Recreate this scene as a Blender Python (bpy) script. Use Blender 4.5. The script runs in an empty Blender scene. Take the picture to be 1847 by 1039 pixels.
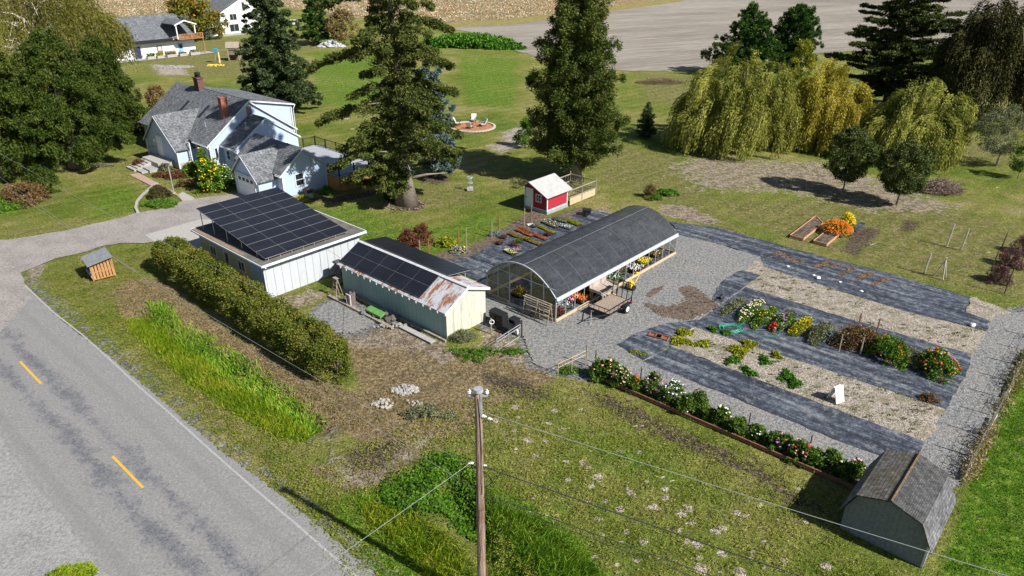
import bpy, math, random
import numpy as np
from mathutils import Matrix, Vector

C = bpy.context.scene
COL = C.collection
# ------------------------------------------------------------------ camera, sky, sun, exposure
CAM_H = 22.0
PITCH = math.radians(26.1524)
F = 1282.0
cam_data = bpy.data.cameras.new('camera'); cam = bpy.data.objects.new('camera', cam_data); COL.objects.link(cam)
cam_data.sensor_width = 36.0; cam_data.lens = 36.0 * F / 1847.0
cam_data.clip_start = 0.2; cam_data.clip_end = 9000
cam.location = (0, 0, CAM_H); cam.rotation_euler = (math.pi / 2 - PITCH, 0, 0)
C.camera = cam
SUN_AZ, SUN_EL = math.radians(124.5), math.radians(41.0)
world = bpy.data.worlds.new('World'); C.world = world; world.use_nodes = True
wn = world.node_tree.nodes; wl = world.node_tree.links
sky = wn.new('ShaderNodeTexSky'); sky.sky_type = 'NISHITA'; sky.sun_disc = False
sky.sun_elevation = SUN_EL; sky.sun_rotation = SUN_AZ
sky.air_density = 1.0; sky.dust_density = 0.6; sky.ozone_density = 1.2
wl.new(sky.outputs[0], wn['Background'].inputs[0]); wn['Background'].inputs[1].default_value = 0.058
sd = bpy.data.lights.new('sun', 'SUN'); sd.energy = 5.0; sd.angle = math.radians(0.55); sd.color = (1, 0.97, 0.93)
sun = bpy.data.objects.new('sun', sd); COL.objects.link(sun)
to_sun = Vector((math.sin(SUN_AZ) * math.cos(SUN_EL), math.cos(SUN_AZ) * math.cos(SUN_EL), math.sin(SUN_EL)))
sun.rotation_euler = to_sun.to_track_quat('Z', 'Y').to_euler(); sun.location = (30, -20, 60)
C.view_settings.view_transform = 'Standard'; C.view_settings.look = 'None'
C.view_settings.exposure = 0.64; C.view_settings.gamma = 1.0
C.cycles.max_bounces = 5; C.cycles.diffuse_bounces = 3; C.cycles.transparent_max_bounces = 6
C.cycles.transmission_bounces = 3; C.cycles.glossy_bounces = 2
C.cycles.use_denoising = True

# ------------------------------------------------------------------ coordinates
def g(u, v, z=0.0):
    """surveyed ground point seen at (u, v) of the 1847 px photograph"""
    x = (u - 923.5) / F; y = (v - 519.5) / F
    dy = math.cos(PITCH) - y * math.sin(PITCH); dz = -math.sin(PITCH) - y * math.cos(PITCH)
    t = (z - CAM_H) / dz
    return Vector((x * t, dy * t, z))
TH = -math.radians(42.0)                       # the plot's own axes: U along the road, V away from it
def S(u, v, z=0.0):
    c, s = math.cos(TH), math.sin(TH)
    return Vector((u * c - v * s, u * s + v * c, z))
def toS(p):
    c, s = math.cos(TH), math.sin(TH)
    return (p[0] * c + p[1] * s, -p[0] * s + p[1] * c)

# ------------------------------------------------------------------ materials
def mat(name):
    m = bpy.data.materials.new(name); m.use_nodes = True
    return NT(m)
class NT:
    def __init__(s, m):
        s.m = m; s.n = m.node_tree.nodes; s.l = m.node_tree.links; s.b = s.n['Principled BSDF']; s.co = None
        s.b.inputs['Specular IOR Level'].default_value = 0.3
    def link(s, a, b): s.l.new(a, b)
    def put(s, sock, v):
        if isinstance(v, (int, float)): sock.default_value = v
        elif isinstance(v, (tuple, list)): sock.default_value = tuple(v) + (1,) if len(v) == 3 and len(sock.default_value) == 4 else v
        else: s.l.new(v, sock)
    def vec(s, scale=(1, 1, 1), rot=0.0, kind='Object'):
        if s.co is None: s.co = s.n.new('ShaderNodeTexCoord')
        mp = s.n.new('ShaderNodeMapping'); s.l.new(s.co.outputs[kind], mp.inputs[0])
        mp.inputs['Rotation'].default_value = (0, 0, rot)
        if scale == (1, 1, 1): return mp.outputs[0]
        m2 = s.n.new('ShaderNodeMapping'); s.l.new(mp.outputs[0], m2.inputs[0]); m2.inputs['Scale'].default_value = scale
        return m2.outputs[0]
    def noise(s, scale, detail=4, rough=0.55, vec=None, dist=0.0):
        if rough >= 0.85: scale *= 0.6; detail = min(detail, 3)
        t = s.n.new('ShaderNodeTexNoise'); t.inputs['Scale'].default_value = scale; t.inputs['Detail'].default_value = detail
        t.inputs['Roughness'].default_value = rough; t.inputs['Distortion'].default_value = dist
        s.l.new(vec if vec is not None else s.vec(), t.inputs['Vector'])
        if rough >= 0.75:
            q = s.math('MULTIPLY', s.math('SUBTRACT', t.outputs['Fac'], 0.5), 2.3); return s.math('ADD', q, 0.5, True)
        return t.outputs['Fac']
    def voro(s, scale, vec=None, out='Distance', feat='F1', rnd=1.0):
        t = s.n.new('ShaderNodeTexVoronoi'); t.feature = feat; t.inputs['Scale'].default_value = scale
        t.inputs['Randomness'].default_value = rnd
        s.l.new(vec if vec is not None else s.vec(), t.inputs['Vector']); return t.outputs[out]
    def wave(s, scale, vec=None, axis='X', dist=0.0, prof='SIN', dscale=1.0):
        t = s.n.new('ShaderNodeTexWave'); t.bands_direction = axis; t.wave_profile = prof
        t.inputs['Scale'].default_value = scale; t.inputs['Distortion'].default_value = dist; t.inputs['Detail Scale'].default_value = dscale
        s.l.new(vec if vec is not None else s.vec(), t.inputs['Vector']); return t.outputs['Fac']
    def ramp(s, fac, stops, const=False):
        t = s.n.new('ShaderNodeValToRGB'); e = t.color_ramp.elements
        if const: t.color_ramp.interpolation = 'CONSTANT'
        while len(e) < len(stops): e.new(0.5)
        for k, (p, c) in enumerate(stops):
            e[k].position = p; e[k].color = (c, c, c, 1) if isinstance(c, (int, float)) else tuple(c) + (1,)
        s.put(t.inputs[0], fac); return t.outputs[0]
    def mix(s, f, a, b, mode='MIX'):
        t = s.n.new('ShaderNodeMix'); t.data_type = 'RGBA'; t.blend_type = mode
        s.put(t.inputs[0], f); s.put(t.inputs[6], a); s.put(t.inputs[7], b); return t.outputs[2]
    def math(s, op, a, b=0.0, clamp=False):
        t = s.n.new('ShaderNodeMath'); t.operation = op; t.use_clamp = clamp
        s.put(t.inputs[0], a); s.put(t.inputs[1], b); return t.outputs[0]
    def attr(s, name):
        t = s.n.new('ShaderNodeAttribute'); t.attribute_name = name; return t.outputs['Fac']
    def island(s):
        t = s.n.new('ShaderNodeNewGeometry'); return t.outputs['Random Per Island']
    def bump(s, h, strength=0.5, dist=0.02):
        t = s.n.new('ShaderNodeBump'); t.inputs['Strength'].default_value = strength; t.inputs['Distance'].default_value = dist
        s.l.new(h, t.inputs['Height']); s.l.new(t.outputs[0], s.b.inputs['Normal'])
    def color(s, c): s.put(s.b.inputs['Base Color'], c)
    def rough(s, r): s.put(s.b.inputs['Roughness'], r)

def plain(name, c, rough=0.7, var=0.25, scale=3.0, metal=0.0, spec=0.3):
    m = mat(name)
    n = m.noise(scale, 5, 0.65)
    lo = tuple(x * (1 - var) for x in c); hi = tuple(min(1, x * (1 + var * 0.7)) for x in c)
    m.color(m.ramp(n, [(0.3, lo), (0.7, hi)])); m.rough(rough)
    m.b.inputs['Metallic'].default_value = metal; m.b.inputs['Specular IOR Level'].default_value = spec
    return m.m
def leafy(name, cols, cl=0.55, trans=0.25, rough=0.55):
    """foliage: every leaf its own tint, clumps of lighter and darker growth"""
    m = mat(name)
    a = m.island(); b = m.noise(cl, 3, 0.6)
    f = m.math('ADD', m.math('MULTIPLY', a, 0.55), m.math('MULTIPLY', m.math('SUBTRACT', b, 0.27), 1.0), True)
    k = len(cols); c = m.ramp(f, [(0.12 + 0.76 * i / (k - 1), col) for i, col in enumerate(cols)])
    m.color(c); m.rough(rough); m.b.inputs['Specular IOR Level'].default_value = 0.07
    tr = m.n.new('ShaderNodeBsdfTranslucent'); m.l.new(c, tr.inputs[0])
    mx = m.n.new('ShaderNodeMixShader'); mx.inputs[0].default_value = trans
    m.l.new(m.b.outputs[0], mx.inputs[1]); m.l.new(tr.outputs[0], mx.inputs[2])
    m.l.new(mx.outputs[0], m.n['Material Output'].inputs[0])
    return m.m

# ------------------------------------------------------------------ meshes and things
def fast_mesh(name, V, Fc):
    V = np.asarray(V, np.float32).reshape(-1, 3); Fc = np.asarray(Fc, np.int32); k = Fc.shape[1]
    me = bpy.data.meshes.new(name)
    me.vertices.add(len(V)); me.vertices.foreach_set('co', V.ravel())
    me.loops.add(Fc.size); me.loops.foreach_set('vertex_index', Fc.ravel())
    me.polygons.add(len(Fc)); me.polygons.foreach_set('loop_start', np.arange(len(Fc), dtype=np.int32) * k)
    me.update(calc_edges=True); me.validate()
    return me
class MB:
    def __init__(s): s.v = []; s.f = []; s.mi = []; s.cur = 0
    def add(s, vs, fs):
        b = len(s.v); s.v += [tuple(p) for p in vs]
        for f in fs: s.f.append(tuple(i + b for i in f)); s.mi.append(s.cur)
        return s
    def box(s, x0, x1, y0, y1, z0, z1):
        return s.add([(x0, y0, z0), (x1, y0, z0), (x1, y1, z0), (x0, y1, z0), (x0, y0, z1), (x1, y0, z1), (x1, y1, z1), (x0, y1, z1)],
                     [(0, 3, 2, 1), (4, 5, 6, 7), (0, 1, 5, 4), (1, 2, 6, 5), (2, 3, 7, 6), (3, 0, 4, 7)])
    def quad(s, *p): return s.add(p, [tuple(range(len(p)))])
    def slab(s, pts, t, d=(0, 0, 1)):
        """thick plate: polygon pts pushed by t along -d"""
        n = len(pts); d = Vector(d).normalized() * t
        lo = [tuple(Vector(p) - d) for p in pts]
        return s.add(list(pts) + lo, [tuple(range(n)), tuple(range(2 * n - 1, n - 1, -1))] + [(i, i + n, (i + 1) % n + n, (i + 1) % n) for i in range(n)])
    def tube(s, p0, p1, r0, r1=None, n=6, cap=True):
        return s.path([p0, p1], [r0, r0 if r1 is None else r1], n, cap)
    def path(s, pts, rs, n=6, cap=True):
        pts = [Vector(p) for p in pts]
        if isinstance(rs, (int, float)): rs = [rs] * len(pts)
        b = len(s.v); m = len(pts); ref = None
        for i, p in enumerate(pts):
            d = (pts[min(i + 1, m - 1)] - pts[max(i - 1, 0)])
            d = d.normalized() if d.length > 1e-9 else Vector((0, 0, 1))
            if ref is None: ref = d.orthogonal().normalized()
            ref = (ref - d * ref.dot(d)); ref = ref.normalized() if ref.length > 1e-6 else d.orthogonal().normalized()
            q = d.cross(ref)
            for k in range(n):
                a = 2 * math.pi * k / n; s.v.append(tuple(p + (ref * math.cos(a) + q * math.sin(a)) * rs[i]))
        for i in range(m - 1):
            for k in range(n):
                s.f.append((b + i * n + k, b + i * n + (k + 1) % n, b + (i + 1) * n + (k + 1) % n, b + (i + 1) * n + k)); s.mi.append(s.cur)
        if cap:
            s.f.append(tuple(b + k for k in range(n))[::-1]); s.mi.append(s.cur)
            s.f.append(tuple(b + (m - 1) * n + k for k in range(n))); s.mi.append(s.cur)
        return s
    def ball(s, c, r, nu=8, nv=5, sz=1.0, jit=0.0, rng=random):
        b = len(s.v)
        for j in range(nv + 1):
            ph = math.pi * j / nv
            for i in range(nu):
                a = 2 * math.pi * i / nu; q = r * (1 + rng.uniform(-jit, jit))
                s.v.append((c[0] + q * math.sin(ph) * math.cos(a), c[1] + q * math.sin(ph) * math.sin(a), c[2] + q * sz * math.cos(ph)))
        for j in range(nv):
            for i in range(nu):
                s.f.append((b + j * nu + i, b + (j + 1) * nu + i, b + (j + 1) * nu + (i + 1) % nu, b + j * nu + (i + 1) % nu)); s.mi.append(s.cur)
        return s
    def mesh(s, name, off=(0, 0), mats=(), smooth=False):
        me = bpy.data.meshes.new(name)
        me.from_pydata([(x - off[0], y - off[1], z) for x, y, z in s.v], [], s.f)
        for m in mats: me.materials.append(m)
        if len(mats) > 1: me.polygons.foreach_set('material_index', s.mi)
        if smooth: me.polygons.foreach_set('use_smooth', [True] * len(me.polygons))
        me.update(); return me
OFF = {}
def tag(o, label=None, cat=None, group=None, kind=None):
    if label: o['label'] = label
    if cat: o['category'] = cat
    if group: o['group'] = group
    if kind: o['kind'] = kind
    return o
def thing(name, label, cat, p, rot=0.0, group=None):
    o = bpy.data.objects.new(name, None); COL.objects.link(o); o.location = p; o.rotation_euler = (0, 0, rot)
    o.empty_display_size = 0.3; OFF[o] = (0, 0)
    return tag(o, label, cat, group)
def sthing(name, label, cat, u, v, group=None):
    o = thing(name, label, cat, S(u, v), TH, group); OFF[o] = (u, v); return o
def put(name, me, par=None, m=None, label=None):
    o = bpy.data.objects.new(name, me); COL.objects.link(o)
    if m is not None and not me.materials:
        me.materials.append(m)
    if par is not None: o.parent = par; OFF[o] = OFF[par]
    else: OFF[o] = (0, 0)
    if label: o['label'] = label
    return o
SPLIT = {'trim', 'gutter', 'leg', 'upright', 'post', 'rail', 'roof_vent', 'balcony_posts', 'tail_light', 'stake', 'stone', 'rubber'}
def islands(mb):
    pa = list(range(len(mb.v)))
    def fd_(a):
        while pa[a] != a: pa[a] = pa[pa[a]]; a = pa[a]
        return a
    for f in mb.f:
        r = fd_(f[0])
        for i in f[1:]: pa[fd_(i)] = r
    gr = {}
    for f in mb.f: gr.setdefault(fd_(f[0]), []).append(f)
    out = []
    for fs in gr.values():
        ids = sorted({i for f in fs for i in f}); mp = {i: k for k, i in enumerate(ids)}
        n = MB(); n.v = [mb.v[i] for i in ids]; n.f = [tuple(mp[i] for i in f) for f in fs]; n.mi = [0] * len(fs); out.append(n)
    return out
def part(name, mb, m, par, label=None, smooth=False):
    if name in SPLIT:
        il = islands(mb)
        if 1 < len(il) <= 60: return [part_(name, q, m, par, label, smooth) for q in il][0]
    return part_(name, mb, m, par, label, smooth)
def part_(name, mb, m, par, label=None, smooth=False):
    ms = m if isinstance(m, (list, tuple)) else [m]
    return put(name, mb.mesh(name, OFF[par], ms, smooth), par, None, label)
def solo(name, mb, m, label, cat, p, rot=0.0, group=None, smooth=False):
    ms = m if isinstance(m, (list, tuple)) else [m]
    o = put(name, mb.mesh(name, (0, 0), ms, smooth)); o.location = p; o.rotation_euler = (0, 0, rot)
    return tag(o, label, cat, group)
def ssolo(name, mb, m, label, cat, u, v, group=None, smooth=False):
    ms = m if isinstance(m, (list, tuple)) else [m]
    o = put(name, mb.mesh(name, (u, v), ms, smooth)); o.location = S(u, v); o.rotation_euler = (0, 0, TH); OFF[o] = (u, v)
    return tag(o, label, cat, group)
def copy_tree(o, par=None, p=None, rot=None, label=None):
    c = o.copy(); COL.objects.link(c); OFF[c] = OFF.get(o, (0, 0))
    if par is not None: c.parent = par
    if p is not None: c.location = p
    if rot is not None: c.rotation_euler = (0, 0, rot)
    if label: c['label'] = label
    for ch in list(o.children): copy_tree(ch, c)
    return c

# ------------------------------------------------------------------ leaves
def unit(a): return a / np.maximum(np.linalg.norm(a, axis=1, keepdims=True), 1e-9)
def rdir(rng, n): return unit(rng.normal(size=(n, 3)))
def cards(name, rng, P, D, L, W):
    """a leaf-shaped (rhombic) face for each point P, long axis D"""
    n = len(P); D = unit(D); sd = unit(np.cross(D, rdir(rng, n)))
    L = np.broadcast_to(np.asarray(L, float), (n,))[:, None] * 0.5; W = np.broadcast_to(np.asarray(W, float), (n,))[:, None] * 0.5
    V = np.stack([P - D * L, P + sd * W, P + D * L, P - sd * W], 1).reshape(-1, 3)
    return fast_mesh(name, V, np.arange(4 * n).reshape(-1, 4))
def clump_pts(rng, cen, rad, per, squash=0.8, shell=0.5):
    n = len(cen) * per; c = np.repeat(cen, per, 0); r = np.repeat(rad, per)
    d = rdir(rng, n); q = rng.random(n) ** shell
    P = c + d * (q * r)[:, None] * np.array([1, 1, squash])
    return P, d
def crown_centres(rng, n, z0, z1, R, prof, inner=0.35, lump=0.22, lobes=5):
    ph = rng.random(lobes * 2) * 6.28; t = rng.random(n); a = rng.random(n) * 6.2832
    lum = 1 + lump * (np.sin(a * 2 + t * 5 + ph[0]) + np.sin(a * 3 - t * 9 + ph[1]) + 0.8 * np.sin(a * 5 + t * 14 + ph[2])) * 0.6
    q = np.where(rng.random(n) < inner, rng.random(n) ** 0.5 * 0.85, 0.86 + rng.random(n) * 0.14)
    rr = R * prof(t) * lum * q
    return np.stack([rr * np.cos(a), rr * np.sin(a), z0 + (z1 - z0) * t], 1), a, t
# ================================================================== GROUND
def inpoly_sd(X, Y, poly):
    """signed distance to a polygon, positive inside"""
    n = len(poly); d = np.full(X.shape, 1e9); ins = np.zeros(X.shape, bool)
    for i in range(n):
        x0, y0 = poly[i]; x1, y1 = poly[(i + 1) % n]
        ex, ey = x1 - x0, y1 - y0; L2 = ex * ex + ey * ey + 1e-12
        t = np.clip(((X - x0) * ex + (Y - y0) * ey) / L2, 0, 1)
        d = np.minimum(d, np.hypot(X - x0 - t * ex, Y - y0 - t * ey))
        c = ((y0 > Y) != (y1 > Y)) & (X < (x1 - x0) * (Y - y0) / (y1 - y0 + 1e-12) + x0)
        ins ^= c
    return np.where(ins, d, -d)
def wp(*pts): return [tuple(g(u, v)[:2]) for u, v in pts]
ys = [-160, -80, -40, -20, -5, 4, 10]; y = 14.0
while y < 420: ys.append(y); y *= 1.0052
while y < 7000: ys.append(y); y *= 1.35
ys = np.array(ys)
ss = np.concatenate([[-9, -5, -3, -2, -1.6, -1.3], np.arange(-1.1, 1.1001, 0.0053), [1.3, 1.6, 2, 3, 5, 9]])
GY, GS = np.meshgrid(ys, ss, indexing='ij')
GX = GS * np.maximum(GY, 15); shp = GX.shape
X, Y = GX.ravel(), GY.ravel()
near = (Y < 420) & (Y > 8)
Xn, Yn = X[near], Y[near]
def paint(polys, soft=0.5):
    out = np.zeros(len(X)); acc = np.zeros(len(Xn))
    for p in polys:
        xs = [q[0] for q in p]; yy = [q[1] for q in p]; m = soft * 4
        sel = (Xn > min(xs) - m) & (Xn < max(xs) + m) & (Yn > min(yy) - m) & (Yn < max(yy) + m)
        s = inpoly_sd(Xn[sel], Yn[sel], p)
        acc[sel] = np.maximum(acc[sel], np.clip(0.5 + s / (2 * soft), 0, 1))
    out[near] = acc; return out
def spots(lst, soft=1.0):
    out = np.zeros(len(X)); acc = np.zeros(len(Xn))
    for u, v, r in lst:
        c = g(u, v); q = np.hypot(Xn - c[0], Yn - c[1])
        acc = np.maximum(acc, np.clip(1.0 - q / (r * 0.66 * soft), 0, 1))
    out[near] = acc; return out
masks = {}
masks['lush'] = np.maximum(paint([
    wp((222, 572), (262, 560), (330, 600), (400, 650), (470, 690), (530, 730), (572, 765), (560, 800), (505, 790), (430, 752), (340, 690), (260, 620)),
    wp((590, 905), (680, 870), (760, 940), (830, 1000), (880, 1060), (900, 1160), (760, 1160), (690, 1060), (640, 980)),
    wp((960, 905), (1040, 960), (1110, 1050), (1150, 1130), (900, 1160), (880, 940), (900, 880)),
    wp((1735, 900), (1800, 740), (1860, 640), (2000, 640), (2000, 1200), (1690, 1200), (1700, 1010)),
    wp((0, 345), (30, 350), (45, 372), (20, 385), (-40, 390))], 0.45),
    0.62 * paint([wp((560, 385), (640, 350), (720, 395), (800, 400), (880, 370), (930, 400), (900, 425), (800, 470), (700, 480), (640, 440)),
           wp((170, 330), (250, 330), (270, 380), (200, 400), (140, 400)),
           wp((560, 95), (700, 90), (720, 200), (560, 190)), wp((820, 100), (940, 105), (940, 200), (830, 190)),
           wp((1000, 735), (1180, 800), (1360, 900), (1330, 940), (1100, 860), (980, 790)), wp((440, 740), (500, 790), (560, 850), (520, 860), (430, 800))], 1.5))
masks['dry'] = np.maximum(paint([
    wp((640, 560), (820, 640), (1000, 690), (1010, 740), (880, 800), (780, 830), (600, 900), (520, 850), (590, 790), (700, 740)), wp((1100, 270), (1250, 360), (1430, 450), (1750, 530), (1847, 560), (1900, 430), (1700, 380), (1500, 370), (1300, 350), (1230, 280)), wp((60, 490), (150, 460), (280, 440), (290, 480), (220, 520), (200, 580), (120, 560)),
    wp((600, 80), (560, 60), (380, 70), (260, 100), (250, 130), (420, 140)),
    wp((60, 345), (140, 330), (110, 365), (70, 380)),
    wp((0, 410), (200, 395), (130, 415), (0, 432)),
    wp((1080, 250), (1230, 280), (1400, 470), (1310, 440), (1180, 360), (1060, 330)),
    wp((1290, 360), (1500, 350), (1700, 370), (1847, 400), (1847, 440), (1600, 420), (1400, 420), (1300, 400)),
    wp((1150, 130), (1300, 140), (1240, 200), (1150, 180)), wp((560, 500), (600, 495), (600, 525), (545, 560), (500, 540)),
    wp((1400, 240), (1560, 250), (1847, 250), (1847, 300), (1700, 300)),
    wp((570, 800), (700, 740), (880, 690), (980, 690), (1000, 740), (900, 800), (800, 830), (600, 880), (560, 850)),
    wp((700, 330), (860, 330), (880, 370), (740, 390))], 2.2) * 0.75,
    0.8 * paint([wp((300, 640), (380, 700), (500, 800), (590, 890), (560, 900), (430, 800), (330, 720), (270, 650))], 0.6))
masks['weed'] = np.maximum(paint([
    wp((195, 535), (225, 505), (270, 500), (300, 512), (400, 590), (520, 660), (640, 710), (700, 700), (720, 750), (640, 775), (575, 772), (500, 715), (400, 650), (320, 600), (270, 566), (225, 575)),
    wp((600, 600), (640, 575), (700, 575), (830, 640), (920, 630), (975, 650), (1000, 680), (960, 705), (900, 720), (850, 770), (800, 780), (700, 800), (640, 790), (620, 760), (700, 735), (655, 700), (640, 660)),
    wp((560, 842), (640, 815), (720, 795), (775, 808), (745, 840), (680, 870), (620, 880))], 0.55), 0)
masks['dirt'] = np.maximum(paint([
    wp((590, 835), (640, 815), (735, 795), (745, 830), (680, 868), (615, 875)),
    wp((640, 560), (700, 568), (760, 595), (835, 635), (800, 655), (730, 630), (640, 625), (620, 600)),
    wp((870, 590), (935, 600), (940, 640), (960, 665), (930, 660), (870, 625)),
    wp((1185, 366), (1240, 370), (1300, 395), (1290, 405), (1240, 400), (1190, 385)),
    wp((1055, 378), (1090, 374), (1110, 385), (1080, 400)), 
    wp((500, 545), (560, 520), (600, 525), (560, 545), (520, 560)), wp((45, 480), (80, 470), (70, 500), (50, 520))], 0.5) * 0.9,
    paint([wp((1780, 560), (1847, 555), (1847, 575), (1790, 590))], 0.3) * 0.8)
masks['dirt'] = np.maximum(masks['dirt'], 0.80 * paint([wp((1205, 300), (1260, 278), (1350, 285), (1480, 292), (1600, 330), (1730, 372), (1700, 384), (1580, 382), (1520, 365), (1400, 345), (1260, 340))], 2.2))
masks['soil'] = paint([
    wp((1045, 700), (1100, 712), (1180, 752), (1290, 800), (1400, 858), (1392, 872), (1290, 832), (1180, 782), (1100, 742)), wp((1380, 860), (1450, 890), (1480, 920), (1440, 915), (1390, 885)), wp((620, 815), (700, 790), (740, 800), (690, 840), (640, 850)),
    wp((698, 362), (735, 350), (765, 365), (755, 378), (710, 380)), wp((755, 315), (790, 308), (815, 322), (790, 332), (760, 328)),
    wp((1545, 405), (1590, 415), (1545, 460), (1520, 452)), wp((1630, 395), (1660, 400), (1640, 420), (1625, 415)),
    wp((560, 352), (600, 355), (690, 340), (690, 348), (610, 365), (560, 362)),
    wp((415, 345), (390, 310), (310, 285), (300, 262), (330, 300), (400, 335)),
    wp((860, 665), (960, 690), (1000, 720), (940, 715), (880, 690))], 0.35)
masks['gravel'] = paint([wp((45, 500), (75, 538), (125, 585), (205, 645), (305, 732), (405, 817), (505, 890), (605, 974), (690, 1045), (800, 1150), (800, 1290), (700, 1200), (500, 1000), (300, 800), (100, 600)), wp((835, 520), (880, 488), (905, 474), (1120, 388), (1235, 410), (1320, 440), (1390, 458), (1400, 500), (1100, 690), (1000, 678), (955, 662), (938, 630), (930, 600), (870, 592)), wp((550, 580), (570, 550), (605, 532), (650, 545), (690, 565), (690, 585), (660, 605), (600, 608)), wp((1800, 555), (1870, 550), (1850, 620), (1800, 745), (1755, 840), (1700, 900), (1690, 860), (1740, 640))], 0.35)
masks['gravel'] = np.maximum(masks['gravel'], 0.45 * paint([wp((45, 500), (75, 538), (125, 585), (205, 645), (305, 732), (405, 817), (505, 890), (605, 974), (690, 1045), (800, 1150), (830, 1140), (715, 1025), (630, 955), (530, 870), (430, 798), (330, 714), (232, 630), (150, 570), (98, 525), (70, 490))], 0.25))
rr = random.Random(4)
hills = [(930,733,.5),(960,727,.3),(1000,740,.45),(1048,738,.35),(990,762,.35),(935,752,.3),(952,792,.5),(1010,772,.3),(928,775,.35),(985,795,.3),(912,793,.3),(965,822,.35),(1020,832,.3),(1052,832,.4),(1062,842,.35),(1078,860,.6),(1066,875,.4),(1140,888,.5),(1092,902,.35),(1118,917,.5),(1133,880,.25),(1178,913,.5),(1188,916,.3),(1200,895,.4),(1240,915,.5),(1225,925,.4),(1250,940,.4),(1083,936,.25),(1130,958,.35),(1160,976,.45),(1290,957,.5),(1303,950,.4),(1258,983,.5),(1302,997,.4),(1200,880,.4),(1148,1010,.4),(1232,928,.5),(1195,860,.3),(1025,865,.3),(1330,925,.4),(1345,930,.35),(1360,995,.3),(1415,1010,.4),(1265,1025,.6),(1335,1030,.6),(1455,940,.3),(895,757,.5),(1490,1020,.5),(1440,880,.3)]
hills += [(rr.uniform(900, 1420), rr.uniform(740, 1035), rr.uniform(.16, .26)) for _ in range(85)]
hills = [h for h in hills if (h[1] - 700) > 0.42 * (h[0] - 1000) - 10]
far = [(1060 + rr.uniform(-40, 60), 255 + rr.uniform(0, 80), .28) for _ in range(22)] + [(620 + rr.uniform(-20, 70), 195 + rr.uniform(0, 45), .5) for _ in range(26)]
far += [(1640 + rr.uniform(-120, 200), 395 + rr.uniform(-60, 60), .22) for _ in range(38)] + [(300, 300, .2), (215, 361, .3), (745, 830, .2), (1640, 390, .3), (900, 310, .2), (905, 325, .2)]
masks['mole'] = spots(hills) + spots(far) 
masks['pale'] = paint([wp((905, 240), (940, 225), (960, 245), (915, 260)), wp((880, 262), (930, 250), (950, 262), (900, 275)), wp((270, 115), (330, 118), (340, 135), (290, 135)), wp((600,830),(650,815),(650,835),(610,850)), wp((720,800),(760,795),(740,815)), wp((560,780),(600,775),(590,790))], 1.2)
Z = -0.03 - 0.02 * (np.sin(X * 0.9) * np.sin(Y * 0.7) + 1)
road_poly = wp((40, 505), (70, 540), (120, 585), (200, 645), (300, 730), (400, 815), (500, 888), (600, 972), (680, 1039), (800, 1150), (900, 1300), (200, 1300), (110, 1100), (-80, 800), (-400, 560), (-400, 300), (-100, 390), (0, 455))
ditch_a = [g(235, 560), g(330, 610), g(430, 675), g(520, 725), g(575, 765)]
ditch_b = [g(815, 880), g(852, 940), g(905, 1010), g(980, 1110), g(1060, 1250)]
def linedist(pts):
    d = np.full(len(X), 1e9)
    for a, b in zip(pts[:-1], pts[1:]):
        ex, ey = b[0] - a[0], b[1] - a[1]; L2 = ex * ex + ey * ey
        t = np.clip(((X - a[0]) * ex + (Y - a[1]) * ey) / L2, 0, 1)
        d = np.minimum(d, np.hypot(X - a[0] - t * ex, Y - a[1] - t * ey))
    return d
Z -= 0.45 * np.exp(-(linedist(ditch_a) / 0.8) ** 2) + 0.75 * np.exp(-(linedist(ditch_b) / 0.7) ** 2)
Z += np.clip(masks['mole'], 0, 1) * 0.05
rid, cid = np.meshgrid(np.arange(shp[0] - 1), np.arange(shp[1] - 1), indexing='ij')
b0 = (rid * shp[1] + cid).ravel()
me = fast_mesh('ground', np.stack([X, Y, Z], 1), np.stack([b0, b0 + 1, b0 + shp[1] + 1, b0 + shp[1]], 1))
for k, v in masks.items():
    at = me.attributes.new('m_' + k, 'FLOAT', 'POINT'); at.data.foreach_set('value', v.astype(np.float32))
me.polygons.foreach_set('use_smooth', [True] * len(me.polygons))
m = mat('lawn')
n1 = m.noise(0.09, 5, 0.65); n2 = m.noise(0.55, 6, 0.7); n3 = m.noise(1.7, 4, 0.8); n4 = m.noise(8, 3, 0.9); n5 = m.noise(24, 3, 0.9)
def patch(f, n, lo=0.42, hi=0.6, amp=0.85):
    k = m.math('ADD', m.attr(f), m.math('MULTIPLY', m.math('SUBTRACT', n, 0.5), amp))
    return m.ramp(k, [(lo, 0.0), (hi, 1.0)])
f0 = m.math('ADD', m.math('MULTIPLY', n1, 0.8), m.math('MULTIPLY', n2, 0.45))
c = m.ramp(f0, [(0.45, (0.088, 0.138, 0.015)), (0.56, (0.142, 0.178, 0.028)), (0.66, (0.205, 0.208, 0.050)), (0.77, (0.29, 0.25, 0.10))])
c = m.mix(patch('m_dry', n2, 0.35, 0.8, 0.9), c, m.ramp(n3, [(0.30, (0.125, 0.145, 0.030)), (0.54, (0.195, 0.180, 0.062)), (0.76, (0.31, 0.245, 0.125))]))
c = m.mix(patch('m_lush', n2, 0.35, 0.75), c, m.ramp(n3, [(0.3, (0.060, 0.135, 0.008)), (0.5, (0.100, 0.190, 0.014)), (0.72, (0.17, 0.25, 0.03))]))
c = m.mix(patch('m_weed', n2, 0.22, 0.66, 1.2), c, m.ramp(n4, [(0.1, (0.14, 0.12, 0.045)), (0.5, (0.225, 0.165, 0.085)), (0.9, (0.31, 0.235, 0.14))]))
c = m.mix(m.math('MULTIPLY', patch('m_dirt', m.math('ADD', m.math('MULTIPLY', n2, 0.6), m.math('MULTIPLY', n3, 0.4)), 0.40, 0.60, 2.6), 0.92), c, m.ramp(n3, [(0.35, (0.19, 0.145, 0.10)), (0.65, (0.39, 0.325, 0.25))]))
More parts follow.
